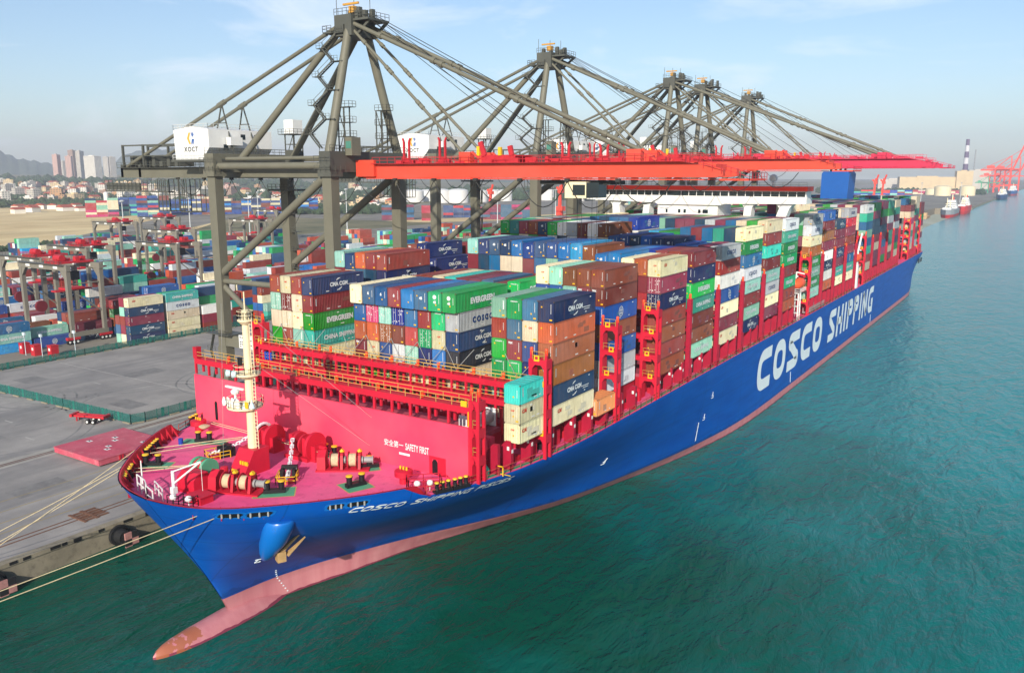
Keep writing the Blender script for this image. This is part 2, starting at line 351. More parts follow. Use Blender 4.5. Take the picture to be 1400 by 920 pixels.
# ------------------------------------------------------------------ the ship
def interp(tab, u):
    n = len(tab)
    if u <= tab[0][0]: return tab[0][1]
    if u >= tab[-1][0]: return tab[-1][1]
    for i in range(n - 1):
        if u <= tab[i + 1][0]: break
    (a, p), (b, q) = tab[i], tab[i + 1]; m = (q - p) / (b - a)
    def slope(j):
        if j <= 0 or j >= n - 1: k = min(max(j, 1), n - 1); return (tab[k][1] - tab[k - 1][1]) / (tab[k][0] - tab[k - 1][0])
        d0 = (tab[j][1] - tab[j - 1][1]) / (tab[j][0] - tab[j - 1][0]); d1 = (tab[j + 1][1] - tab[j][1]) / (tab[j + 1][0] - tab[j][0])
        return 0 if d0 * d1 <= 0 else 2 * d0 * d1 / (d0 + d1)
    h = b - a; t = (u - a) / h; m0, m1 = slope(i), slope(i + 1)
    return p * (1 + 2 * t) * (1 - t) ** 2 + m0 * h * t * (1 - t) ** 2 + q * t * t * (3 - 2 * t) + m1 * h * t * t * (t - 1)
def interp_lin(tab, u):
    if u <= tab[0][0]: return tab[0][1]
    for (a, p), (b, q) in zip(tab, tab[1:]):
        if u <= b: return p + (q - p) * (u - a) / (b - a)
    return tab[-1][1]
WLT = [(0, .3), (5, .8), (9.4, 1.6), (17.5, 3.9), (28.7, 6.7), (35.8, 9.2), (43.4, 12.1), (49.5, 14.5), (56, 17), (73, 21.4), (84, 24), (97, 26.5), (113, 28.7), (128, 29.5), (145, 29.7), (360, 29.7), (385, 27.5), (402, 24), (412, 21)]
BTT = [(0, .12), (6, .6), (12, 1.9), (19, 4.3), (28, 8.0), (40.7, 14.2), (52.5, 19.2), (68.5, 23.2), (88, 26.6), (100, 28), (113, 29), (128, 29.6), (145, 29.7), (360, 29.7), (385, 28), (402, 25), (412, 22)]
SHT = [(0, 0.05), (.3, 3), (1.5, 7.3), (3.5, 10.6), (6, 13.3), (9, 16.1), (12, 18.5), (15, 20.7), (18.5, 22.8), (23, 25), (28, 26.7), (35, 28.3), (43, 29.2), (50, 29.6), (60, 29.7), (500, 29.7)]
DZ = 18.0
def ystem(z):
    t = (z - 1.0) / 18.7
    return -32.75 - 10.25 * max(0, t) ** 1.12
def halfb(y, z):
    u = max(0, y - ystem(z))
    if z < 2.8: k = max(0, z / 2.8); return interp(WLT, u) * (1 - k) + interp(BTT, u) * k
    q = min(1, (z - 2.8) / (DZ - 2.8)); t = .36 * q + .64 * q * q * (3 - 2 * q)
    return interp(BTT, u) * (1 - t) + interp(SHT, u) * t
def bulwark_top(y): return DZ + 1.7 * smooth((-21.5 - y) / 1.8)
def hullmat():
    m = bpy.data.materials.new('hull blue and boot topping'); m.use_nodes = True; n, l = m.node_tree.nodes, m.node_tree.links
    b = n["Principled BSDF"]; b.inputs['Roughness'].default_value = .45; b.inputs['Specular IOR Level'].default_value = .22
    t = n.new("ShaderNodeTexCoord"); sp = n.new("ShaderNodeSeparateXYZ"); l.new(t.outputs['Object'], sp.inputs[0])
    def M(op, a, c, d=None):
        q = n.new("ShaderNodeMath"); q.operation = op
        for i, v in enumerate((a, c, d)):
            if v is None: continue
            if isinstance(v, (int, float)): q.inputs[i].default_value = v
            else: l.new(v, q.inputs[i])
        return q.outputs[0]
    yz = M('MULTIPLY_ADD', sp.outputs[1], -.0125, 2.75); yz = M('MAXIMUM', yz, 1.78)
    zz = sp.outputs[2]; boot = M('LESS_THAN', zz, yz)
    mp = n.new("ShaderNodeMapping"); mp.inputs['Scale'].default_value = (.1, .1, .6); l.new(t.outputs['Object'], mp.inputs[0])
    n1 = n.new("ShaderNodeTexNoise"); n1.inputs['Scale'].default_value = 1; n1.inputs['Detail'].default_value = 6; l.new(mp.outputs[0], n1.inputs[0])
    blue = n.new("ShaderNodeValToRGB"); e = blue.color_ramp.elements; e[0].position = .3; e[0].color = (*lin('#00469e'), 1); e[1].position = .7; e[1].color = (*lin('#0054b0'), 1); l.new(n1.outputs[0], blue.inputs[0])
    mp2 = n.new("ShaderNodeMapping"); mp2.inputs['Scale'].default_value = (.5, .5, .05); l.new(t.outputs['Object'], mp2.inputs[0])
    n2 = n.new("ShaderNodeTexNoise"); n2.inputs['Scale'].default_value = 1.2; n2.inputs['Detail'].default_value = 7; l.new(mp2.outputs[0], n2.inputs[0])
    pk = n.new("ShaderNodeValToRGB"); e = pk.color_ramp.elements; e[0].position = .3; e[0].color = (*lin('#b56e76'), 1); e[1].position = .7; e[1].color = (*lin('#c48488'), 1); l.new(n2.outputs[0], pk.inputs[0])
    nz = n.new("ShaderNodeTexNoise"); nz.inputs['Scale'].default_value = .5; nz.inputs['Detail'].default_value = 5; l.new(t.outputs['Object'], nz.inputs[0])
    wet = M('LESS_THAN', zz, M('MULTIPLY_ADD', nz.outputs[0], 0.5, .0))
    pk2 = n.new("ShaderNodeMixRGB"); pk2.inputs[2].default_value = (*lin('#7a3548'), 1); l.new(wet, pk2.inputs[0]); l.new(pk.outputs[0], pk2.inputs[1])
    # scuffs just above the boot line
    sc1 = M('SUBTRACT', zz, yz); sc2 = M('LESS_THAN', sc1, M('MULTIPLY_ADD', n2.outputs[0], 3.2, -1.1)); sc3 = M('MULTIPLY', sc2, .35)
    bl2 = n.new("ShaderNodeMixRGB"); bl2.inputs[2].default_value = (*lin('#0a2c5c'), 1); l.new(sc3, bl2.inputs[0]); l.new(blue.outputs[0], bl2.inputs[1])
    sk = n.new("ShaderNodeTexNoise"); sk.inputs['Scale'].default_value = 1; sk.inputs['Detail'].default_value = 8; mp3 = n.new("ShaderNodeMapping"); mp3.inputs['Scale'].default_value = (.4, .4, .03); l.new(t.outputs['Object'], mp3.inputs[0]); l.new(mp3.outputs[0], sk.inputs[0])
    skr = n.new("ShaderNodeMapRange"); skr.inputs[1].default_value = .55; skr.inputs[2].default_value = .8; skr.inputs[4].default_value = .22; l.new(sk.outputs[0], skr.inputs[0])
    bl3 = n.new("ShaderNodeMixRGB"); bl3.inputs[2].default_value = (*lin('#2f5f92'), 1); l.new(skr.outputs[0], bl3.inputs[0]); l.new(bl2.outputs[0], bl3.inputs[1])
    sy = M('LESS_THAN', M('FRACT', M('MULTIPLY', sp.outputs[1], .085), None), .011); sz = M('LESS_THAN', M('FRACT', M('MULTIPLY', zz, .29), None), .028); seam = M('MULTIPLY', M('MAXIMUM', sy, sz), .38)
    bl4 = n.new("ShaderNodeMixRGB"); bl4.inputs[2].default_value = (*lin('#02285a'), 1); l.new(seam, bl4.inputs[0]); l.new(bl3.outputs[0], bl4.inputs[1]); bl3 = bl4
    bpn = n.new("ShaderNodeBump"); bpn.inputs['Strength'].default_value = .25; bpn.inputs['Distance'].default_value = .25; l.new(n1.outputs[0], bpn.inputs['Height']); l.new(bpn.outputs[0], b.inputs['Normal'])
    x = n.new("ShaderNodeMixRGB"); l.new(boot, x.inputs[0]); l.new(bl3.outputs[0], x.inputs[1]); l.new(pk2.outputs[0], x.inputs[2])
    # rust on the bulb nose
    rs = M('MULTIPLY', M('MULTIPLY', M('LESS_THAN', sp.outputs[1], -37.5), M('LESS_THAN', zz, 1.7)), M('GREATER_THAN', nz.outputs[0], .57))
    rx = n.new("ShaderNodeMixRGB"); rx.inputs[2].default_value = (*lin('#9a5a34'), 1); l.new(M('MULTIPLY', rs, .8), rx.inputs[0]); l.new(x.outputs[0], rx.inputs[1])
    l.new(rx.outputs[0], b.inputs['Base Color']); return m
HULL = hullmat()
ship = empty('container_ship', (0, 0, 0), 'huge blue hulled container ship with red foredeck lying along the quay', 'ship')
zl = [-4, -2, 0, .6, 1.2, 2, 2.8, 3.4, 4.2, 5.5, 7, 8.5, 10, 11.5, 13, 14.5, 16, 17, DZ]
us = [0, .08, .15, .22, .3, .6, 1, 1.5, 2, 2.7, 3.5, 4.5, 6, 7.5, 9, 10.5, 12, 13.5, 15, 16.7, 18.5, 19.8, 20.6, 21.2, 21.8, 22.4, 23, 23.6, 24.5, 26, 28, 30, 32, 34, 36, 39, 42, 45, 48, 52, 56, 60, 64, 68, 73, 77, 82, 87, 92, 98, 104, 110, 117, 124, 132, 140, 170, 220, 280, 340, 360, 375, 390, 402, 412]
hm = MB()
for sgn in (1, -1):
    rows = []
    for u in us:
        ring = []
        for z in zl:
            ys0 = ystem(z); y = ys0 + u * (371 - ys0) / 412 if u > 40 else ys0 + u
            if u > 40: f = (u - 40) / 372; y = (ys0 + 40) + (371 - ys0 - 40) * f
            ring.append((sgn * halfb(y, z), y, z))
        y = ystem(DZ) + u if u <= 40 else ring[-1][1]; bt = bulwark_top(y)
        yb = ystem(bt) + u if u <= 40 else y
        for k in (1, 2, 3): z = DZ + (bt - DZ) * k / 3; ring.append((sgn * interp(SHT, max(0, yb - ystem(bt))) , yb if k == 3 else y + (yb - y) * k / 3, max(z, DZ + .02 * k)))
        rows.append(ring)
    nz_ = len(rows[0]); base = [p for r in rows for p in r]
    hm.add(base, [(i * nz_ + j, i * nz_ + j + 1, (i + 1) * nz_ + j + 1, (i + 1) * nz_ + j) for i in range(len(us) - 1) for j in range(nz_ - 1)])
zt = [p for p in zl]
hm.add([(s_ * halfb(371, z), 371, z) for s_ in (1, -1) for z in zl], [(j, j + 1, len(zl) + j + 1, len(zl) + j) for j in range(len(zl) - 1)])
# bulbous bow
bl = []; prof = [(-43.75, .02, -.9), (-43.6, .34, -.7), (-43.1, .75, -.9), (-42.2, 1.25, -1.1), (-40.8, 1.8, -1.3), (-38.5, 2.35, -1.6), (-36, 2.7, -2), (-33, 3.0, -2.3), (-29, 3.0, -2.6), (-24, 2.7, -2.9)]
for y, r, zc in prof:
    top = interp([(-43.75, .3), (-43.1, .85), (-42.2, 1.12), (-40, 1.32), (-36, 1.42), (-33, 1.5), (-29, 1.5), (-24, .5)], y)
    for i in range(16):
        t = 2 * math.pi * i / 16; bl.append((r * math.sin(t) * 1.0, y, zc + (top - zc if math.cos(t) > 0 else r * 1.4) * math.cos(t)))
hm.add(bl, [(k * 16 + i, k * 16 + (i + 1) % 16, (k + 1) * 16 + (i + 1) % 16, (k + 1) * 16 + i) for k in range(len(prof) - 1) for i in range(16)])
hull = hm.build('hull', HULL, ship, smooth=.7)

# bulwark inner skin, cap rail and frames
bi = MB()
for sgn in (1, -1):
    pts = []
    for k in range(41):
        u = k * 21.5 / 40; y = ystem(19.6) + u; pts.append((sgn * max(.02, interp(SHT, u) - .2), y + .2, bulwark_top(y)))
    n_ = len(pts)
    low = [(sgn * max(.02, interp(SHT, k * 21.5 / 40) - .34), ystem(DZ) + k * 21.5 / 40 + .3, DZ) for k in range(41)]
    bi.add(low + pts, [(i, i + 1, n_ + i + 1, n_ + i) for i in range(n_ - 1)])
    bi.add([(sgn * (abs(x) - .02), y, z + .03) for x, y, z in pts] + [(sgn * (abs(x) + .14), y - .14, z + .03) for i, (x, y, z) in enumerate(pts)], [(i, i + 1, n_ + i + 1, n_ + i) for i in range(n_ - 1)])
bi.build('bulwark_lining', DKRED, ship, smooth=.8)
brace0 = None
for sgn in (1, -1):
    for k in range(13):
        u = 1.2 + k * 1.5; y = ystem(19.6) + u; x = sgn * (interp(SHT, u) - .5); y += .5; nx, nyy = -sgn * (.8 if u > 4 else .35), (.35 if u > 4 else .9)
        b = MB(); b.beam((x, y, DZ), (x, y, bulwark_top(y) - .05), .07, .07)
        p = Vector((x, y, DZ)); d = Vector((nx, nyy, 0)) * 1.15; tz = bulwark_top(y) - .1; tt = Vector((-d.y, d.x, 0)).normalized() * .05
        b.add([p - tt, p + d - tt, (p.x - tt.x, p.y - tt.y, tz), p + tt, p + d + tt, (p.x + tt.x, p.y + tt.y, tz)], [(0, 1, 2), (5, 4, 3), (0, 3, 4, 1), (1, 4, 5, 2), (2, 5, 3, 0)])
        b.build('bulwark_bracket', DKRED, ship, smooth=0)
# weather deck
dk = MB(); dp = []
for k in range(100):
    u = k * .6; y = ystem(DZ) + u + .2; dp.append((max(.01, interp(SHT, u) - .12), y))
dp.append((29.6, 370.8)); poly = [(x, y) for x, y in dp] + [(-x, y) for x, y in reversed(dp)]
n_ = len(dp)
dk.add([(x, y, DZ + .01) for x, y in dp] + [(-x, y, DZ + .01) for x, y in dp], [(i, i + 1, n_ + i + 1, n_ + i) for i in range(n_ - 1)])
dk.build('weather_deck', DECK, ship, smooth=0)

# hull markings on the port side
def hull_x(y, z, d=.04): return halfb(y, z) + d
GREYWHITE = mat('pale hull lettering paint', '#dde7ec', .5, .05, .4)
t = MB()
yy = 93.5
def stroke_letter(ch, x0, w_, z0, h, th_, tilt=0, sh=.13, d=.06, y0=0):
    def arc(cx, cz, rx, rz, a0, a1, n=14, e=2.6):
        o = []
        for i in range(n + 1):
            a = R(a0 + (a1 - a0) * i / n); c, q = math.cos(a), math.sin(a)
            o.append((cx + rx * math.copysign(abs(c) ** (2 / e), c), cz + rz * math.copysign(abs(q) ** (2 / e), q)))
        return o
    hx, hz = th_ / 2 / w_ * 1.15, th_ / 2 / h
    P_ = {'O': [arc(.5, .5, .5 - hx, .5 - hz, 0, 360, 32)], 'C': [[(1, 1 - hz)] + arc(.5, .5, .5 - hx, .5 - hz, 90, 270, 18) + [(1, hz)]],
          'S': [[(1, 1 - hz), (.5, 1 - hz)] + arc(.36, .755, .36 - hx, .245 - hz, 90, 250, 9) + [(.5, .5)] + arc(.64, .245, .36 - hx, .245 - hz, 70, -90, 9) + [(.5, hz), (0, hz)]],
          'H': [[(hx, 0), (hx, 1)], [(1 - hx, 0), (1 - hx, 1)], [(hx, .5), (1 - hx, .5)]], 'I': [[(.5, 0), (.5, 1)]], 'E': [[(1, 1 - hz), (hx, 1 - hz), (hx, hz), (1, hz)], [(hx, .5), (.92, .5)]],
          'P': [[(hx, 0), (hx, 1)], [(hx, 1 - hz), (.5, 1 - hz)] + arc(.6, .72, .4 - hx, .28 - hz, 90, -90, 10) + [(hx, .44 + hz)]],
          'N': [[(hx, 0), (hx, 1)], [(1 - hx, 0), (1 - hx, 1)], [(hx, 1 - hz * .6), (1 - hx, hz * .6)]],
          'G': [[(1, 1 - hz)] + arc(.5, .5, .5 - hx, .5 - hz, 90, 270, 18) + [(1 - hx, hz), (1 - hx, .42), (.62, .42)]]}[ch]
    for pl in P_:
        q = [Vector((x0 + u * w_, z0 + v * h)) for u, v in pl]; vs = []; closed = ch == 'O'
        for i, p in enumerate(q):
            a = q[i - 1] if i else (q[-2] if closed else p); e = q[i + 1] if i < len(q) - 1 else (q[1] if closed else p)
            d0 = (p - a).normalized() if (p - a).length > 1e-6 else (e - p).normalized(); d1 = (e - p).normalized() if (e - p).length > 1e-6 else d0
            n0, n1 = Vector((-d0.y, d0.x)), Vector((-d1.y, d1.x)); m_ = (n0 + n1).normalized(); k = min(1.6, 1 / max(.4, m_.dot(n0)))
            for sg in (-1, 1):
                r_ = p + m_ * (sg * th_ / 2 * k); vs.append((r_.x + (r_.y - z0 - h / 2) * sh, r_.y + tilt * (r_.x - y0)))
        t.add([(hull_x(y_, z_, d), y_, z_) for y_, z_ in vs], [(2 * i, 2 * i + 1, 2 * i + 3, 2 * i + 2) for i in range(len(q) - 1)])
for i, ch in enumerate('COSCO'): stroke_letter(ch, 93.4 + i * 13.15, 10.9, 5.9, 9.8, 2.7)
t.build('lettering', GREYWHITE, hull, smooth=0, recalc=False); t = MB()
yy = 165.6
for ch in 'SHIPPING':
    w_ = {'I': 2.9, 'S': 9.6, 'P': 8.8, 'N': 9.4, 'H': 9.4, 'G': 10}[ch] * .93; stroke_letter(ch, yy, w_, 5.9, 9.5, 2.3); yy += w_ + 2.1
t.build('lettering', GREYWHITE, hull, smooth=0, recalc=False)
t = MB(); yy = -29.5
for ch in 'COSCO  SHIPPING  PISCES':
    w_ = {' ': .42, 'I': .3}.get(ch, 1.0)
    if ch != ' ': stroke_letter(ch, yy, w_, 17.5, .72, .17, -.05, .55, .1, -29.5)
    yy += w_ + (.16 if ch != ' ' else 0)
t.build('ship_name', GREYWHITE, hull, smooth=0, recalc=False)
xx = lambda yy_, zz_: hull_x(yy_, zz_, .05)
for y, z in ((64.5, 12.8), (62.3, 8.6), (25, 9.5)):
    t = MB()
    for a, b in (((y, z), (y, z - .8)), ((y - .4, z - .8), (y + .4, z - .8)), ((y + .4, z - .8), (y + .4, z - 1.3)), ((y - .4, z - 1.3), (y + .4, z - 1.3))): t.beam((xx(*a), *a), (xx(*b), *b), .06, .1)
    t.build('tug_mark', GREYWHITE, hull, smooth=0)
for y, z0, z1 in ((60.5, 3.2, 7.2), (124, 2.4, 5.2), (236, 1.9, 4.8)):
    t = MB(); t.beam((hull_x(y, z0, .04), y, z0), (hull_x(y - .3, z1, .04), y - .3, z1), .06, .25); t.build('draft_scale', GREYWHITE, hull, smooth=0)
for i in range(10):
    z = 4.6 - i * .45; y = -26.5 + i * .25; t = MB(); t.beam((hull_x(y, z, .05), y, z), (hull_x(y + .2, z, .05), y + .2, z), .05, .14); t.build('draft_mark', GREYWHITE, hull, smooth=0)
t = MB()
for (a, b) in (((-32.2, 9.2), (-31.4, 9.2)), ((-31.8, 9.2), (-31.8, 8.5)), ((-31.8, 8.5), (-31.1, 8.5))): t.beam((xx(*a), *a), (xx(*b), *b), .06, .1)
t.build('bulb_mark', GREYWHITE, hull, smooth=0)
# weld seams
t = MB()
for y in (8, 60, 120, 190, 260, 320): t.add([(hull_x(y + dx, z, .015), y + dx, z) for z in (3, 6, 9, 12, 15, 17.8) for dx in (-.06, .06)], [(2 * i, 2 * i + 1, 2 * i + 3, 2 * i + 2) for i in range(5)])
t.build('weld_seam', mat('darker hull blue', '#013a80', .5, .1), hull, smooth=0)
# panama openings in the bulwark
LBLUE = mat('bright blue paint', '#0a66bb', .32, .05, spec=.6)
for y0, y1 in ((-40.15, -38.55), (-38.3, -36.3), (-31.8, -30.3), (-30.0, -28.1)):
    for sgn in (1, -1):
        b = MB(); n_ = 8
        for d, zz0, zz1, ex, mi in ((.03, 18.25, 19.15, .25, 1), (.07, 18.4, 19.0, 0, 0)):
            pts = []
            for i in range(n_ + 1):
                y = y0 - ex + (y1 - y0 + 2 * ex) * i / n_
                for z in (zz0, zz1):
                    zz = max(min(z, 19.15), 18.2); e_ = .12 if i in (0, n_) else 0
                    pts.append((sgn * (interp(SHT, y - ystem(zz)) + d), y - .0, z + (e_ if z == zz0 else -e_)))
            b.add(pts, [(2 * i, 2 * i + 1, 2 * i + 3, 2 * i + 2) for i in range(n_)], mi)
        for i in range(3):
            y = y0 + (y1 - y0) * (i + .5) / 3; x = sgn * (interp(SHT, y - ystem(18.7)) + .1)
            b.tube((x, y, 18.42), (x, y, 18.98), .12, 8, 2)
        b.build('mooring_port', [BLACK, LBLUE, GREY], hull, smooth=.5)
# anchor bolster and anchor, both bows
for sgn in (1, -1):
    b = MB(); n_ = 24; rings = []
    for z_, r, xc in ((17.3, 1.65, 12.7), (17.05, 1.78, 12.7), (15.6, 1.75, 12.1), (14.0, 1.6, 11.3), (12.6, 1.1, 10.5), (11.6, .5, 9.9), (11.3, .08, 9.7)):
        for i in range(n_): tt = 2 * math.pi * i / n_; rings.append((sgn * xc + r * math.cos(tt), -34.6 + r * math.sin(tt), z_))
    b.add(rings, [(k * n_ + i, k * n_ + (i + 1) % n_, (k + 1) * n_ + (i + 1) % n_, (k + 1) * n_ + i) for k in range(6) for i in range(n_)] + [tuple(range(n_))])
    bo = b.build('anchor_bolster', LBLUE, ship, smooth=1.0)
    a = MB(); p = Vector((sgn * 11.3, -33.6, 12.3)); fl = Vector((sgn * .35, .75, .62)).normalized(); sd_ = Vector((sgn * .35, -.7, .45)).normalized()
    a.beam(p - Vector((0, 0, .95)), p + Vector((0, 0, .3)), 1.15, 1.0, 0, up=fl)
    a.beam(p + Vector((0, 0, .2)), p + fl * 3.3, .75, .35, 0, up=(0, 0, 1), w2=.12, h2=.15)
    a.beam(p + Vector((sgn * .5, .5, -.3)), p + Vector((sgn * .5, .5, -.3)) + fl * 2.9, .7, .3, 0, up=(0, 0, 1), w2=.12, h2=.12)
    a.tube(p, p + Vector((-sgn * 1.6, -.2, 1.6)), .22, 8)
    a.build('anchor', BRASS, ship, smooth=.4)

# breakwater and the frame on top of it
BY = -15.2
b = MB(); b.box(-27.6, 25.4, BY, BY + .3, DZ, 25.2)
for k in range(12): x = -26 + k * 4.6; b.prism([(BY + .3, DZ), (BY + 2.2, DZ), (BY + .3, 24.5)], 'x', x - .06, x + .06)
bw = b.build('breakwater', BWRED, ship, smooth=0)
t = MB(); v, f, w = text_geo('SAFETY FIRST', .015); k = 3.9 / w
t.add([(17.25 + x * k, BY - .03, 21.0 + q * .95) for x, q in v], f)
v, f, w = text_geo('安全第一', .01); k = 3.3 / w
t.add([(13.3 + x * k, BY - .03, 21.05 + q * .92) for x, q in v], f)
t.box(14.2, 16.0, BY - .03, BY - .01, 19.75, 20.05)
t.build('lettering', WHITE, bw, smooth=0, recalc=False)
b = MB()
arch = [(19.75, 18.1), (20.6, 18.1), (20.6, 19.75), (20.4, 20.1), (19.95, 20.1), (19.75, 19.75)]
b.prism(arch, 'y', BY - .06, BY - .03); b.build('doorway', BLACK, bw, smooth=0)
b = MB(); b.box(19.25, 19.74, BY - .05, BY - .002, 18, 20.5); b.box(20.61, 21.9, BY - .05, BY - .002, 18, 20.5); b.box(19.74, 20.61, BY - .05, BY - .002, 20.12, 20.5)
b.build('door_surround', RED, bw, smooth=0)
b = MB(); b.prism([(-23, 18.5), (-22.4, 18.5), (-22.4, 21.2), (-22.55, 21.5), (-22.85, 21.5), (-23, 21.2)], 'y', BY - .06, BY - .002); b.build('doorway', BLACK, bw, smooth=0)

def lamp(x, y, z, par):
    b = MB(); b.tube((x, y, z), (x, y, z + .75), .22, 8); b.lathe((x, y, z + .75), [(.26, 0), (.2, .18), (.02, .24)], 8); return b.build('lamp', ORANGE, par, smooth=.6)
def lashing_bridge(y0, y1, x0, x1, levels, zb, zt, post_step=2.52, lamps=False, mat_=RED):
    b = MB()
    n = round((x1 - x0) / post_step)
    for i in range(n + 1):
        x = x0 + (x1 - x0) * i / n
        for y in (y0 + .15, y1 - .15): b.box(x - .17, x + .17, y - .14, y + .14, zb, zt - .02)
    for z in levels:
        b.box(x0, x1, y0, y0 + .2, z - .85, z - .01); b.box(x0, x1, y1 - .2, y1, z - .85, z - .01)
        b.box(x0 + .02, x1 - .02, y0 + .2, y1 - .2, z - .14, z - .05)
    o = b.build('lashing_bridge', mat_, ship, smooth=0)
    for z in levels:
        for y in (y0 + .05, y1 - .05):
            r = MB(); r.rail([(x0, y, z), (x1, y, z)], 1.05, 2.52, .06); r.build('railing', YRAIL, o, smooth=0)
    return o
# first bridge, standing on the breakwater
lb1 = lashing_bridge(-14.85, -13.2, -27.6, 25.2, [27.7], 25.25, 27.7, 3.1)
for i, x in enumerate((-20.5, -12.9, -5.3, 2.2, 9.8, 17.3)): lamp(x, -14.0, 27.72, lb1)
def tower(par, x0, x1, y, d, z0, z1, mt=RED, openings=True, boxes=True):
    b = MB(); w_ = .5
    b.box(x0, x0 + w_, y, y + d, z0, z1); 
    # outer side plate with oval holes
    zz = z0
    hole = []
    b.box(x1 - .45, x1, y, y + .28, z0, z1); b.box(x1 - .45, x1, y + d - .28, y + d, z0, z1)
    nl = max(2, round((z1 - z0) / 3.8)); st = (z1 - z0) / nl
    for k in range(1, nl + 1):
        z = z0 + k * st
        b.box(x1 - .45, x1 - .002, y + .28, y + d - .28, z - 1.2, z)
        if openings:
            b.prism([(x0 + w_, z), (x0 + w_, z - 1.35), (x0 + w_ + .45, z - .75), (x1 - .9, z - .75), (x1 - .45, z - 1.35), (x1 - .45, z)], 'y', y + .03, y + .3)
            b.prism([(x0 + w_, z), (x0 + w_, z - 1.35), (x0 + w_ + .45, z - .75), (x1 - .9, z - .75), (x1 - .45, z - 1.35), (x1 - .45, z)], 'y', y + d - .3, y + d - .03)
            b.box(x0 + w_, x1 - .45, y + .3, y + d - .3, z - .12, z - .04)
    b.box(x0 + .1, x0 + .4, y + .2, y + .6, z1, z1 + .9); b.box(x1 - .4, x1 - .1, y + .2, y + .6, z1, z1 + .9)
    o = b.build('tower', mt, par, smooth=0)
    if boxes:
        for k in range(1, nl + 1):
            z = z0 + k * st; q = MB(); xx = x0 + .9 + .7 * (k % 2)
            q.box(xx, xx + .8, y - .12, y + .02, z - .2, z + .6); q.box(xx + .18, xx + .62, y - .14, y - .12, z + .05, z + .45, 1); q.build('yellow_box', [YEL, DKRED], par, smooth=0)
    for k in range(1, nl + 1): r = MB(); z = z0 + k * st; r.rail([(x0 + .5, y + .2, z), (x1 - .5, y + .2, z)], 1.05, 1.2, .05); r.build('railing', YRAIL, par, smooth=0)
    for x in (x0 + .25, x1 - .25): lamp(x, y + .4, z1 + .6, par)
    return o
tower(lb1, 25.3, 26.9, -14.9, 1.5, DZ, 28.6, boxes=False)
b = MB(); b.box(24.2, 25.1, -15.0, -14.9, 27.75, 28.5); b.build('yellow_box', YEL, lb1, smooth=0)
b = MB(); b.box(25.3, 25.42, -15.05, -14.95, 25.3, 27.2); b.build('yellow_strip', YEL, lb1, smooth=0)
b = MB(); b.box(-27.9, -27.0, -14.9, -14, 27.7, 29.5); b.build('locker', DKRED, lb1, smooth=0)
# second bridge in front of the first full bay
lb2 = lashing_bridge(-2.9, -1.2, -26.6, 26.3, [25.5, 28.1], 20, 28.4)
for i, x in enumerate((-18.2, -13.1, -10.6, -3.0, 2.1, 7.1, 10.9, 17.2, 22.2)): lamp(x, -2.2, 28.3, lb2)
tower(lb2, 26.5, 29.3, -2.6, 1.5, DZ + .1, 31.8)
tower(lb2, -28.6, -25.8, -2.6, 1.5, DZ + .1, 31.6)
tb = MB()
for i, x in enumerate((-25.2, -24.6, -23.9)): tb.tube((x, -2.75, 25.6), (x, -2.75, 26.9), .22, 8)
tb.build('gas_bottle_rack', mat('strong blue paint', '#1440a0', .5, .1), lb2, smooth=.6)
# bays: name, front y, container length
LASH = [('A', 0.0), ('B', 15.6), ('C', 36.4), ('D', 51.6), ('E', 67.1), ('F', 82.7), ('G', 98.4), ('H', 114.0), ('I', 140.6), ('J', 156.2), ('K', 172.0), ('L', 188.1), ('M', 218.4), ('N', 233.8), ('O', 249.2), ('P', 264.4), ('Q', 279.6), ('R', 322.8), ('S', 338.2), ('T', 355.5)]
BAYY = dict(LASH)
big = {18.6: (26.6, 29.6, 33.2), 34.4: (26.4, 29.6, 33.6), 138.4: (26.6, 29.6, 34), 216.2: (26.4, 29.6, 35), 320.6: (26.6, 29.6, 35.5), 353.2: (26.6, 29.6, 35.5)}
for y in (18.6, 34.4, 49.3, 64.8, 80.3, 95.9, 111.6, 138.4, 153.8, 169.6, 185.4, 201.5, 216.2, 231.5, 247.0, 262.2, 277.3, 293, 320.6, 336, 353.2):
    b = MB(); xe = 12.5 if y == 18.6 else 28.4; ye = 14.0 if y == 18.6 else y; b.box(-28.5, xe, ye, ye + 1.3, 24.6, 25.4); b.box(-28.5, xe, ye, ye + 1.3, 28.4, 29.2)
    for x in (-28.4, -20, -10, 0, 10, 20):
        if x < xe: b.box(x - .2, x + .2, ye + .1, ye + 1.2, DZ, 29)
    o = b.build('lashing_bridge', RED, ship, smooth=0)
    if y in big: x0, x1, z1 = big[y]; tower(o, x0, x1, y - .2, 1.6, DZ, z1)
    else:
        b = MB(); b.box(28.7, 29.5, y + .3, y + .55, DZ, 33.6); b.box(28.7, 29.5, y + .85, y + 1.1, DZ, 33.6)
        for z in (20.5, 24, 28, 31.5, 33.5): b.box(28.72, 29.48, y + .55, y + .85, z - .9, z)
        b.box(26.4, 27.0, y + .1, y + 1.3, DZ, 33.6)
        for z in (24.2, 28, 31.6): b.box(27.0, 28.7, y + .12, y + 1.28, z - .4, z)
        b.build('tower', PRED, o, smooth=0); lamp(29.1, y + .7, 33.6, o)
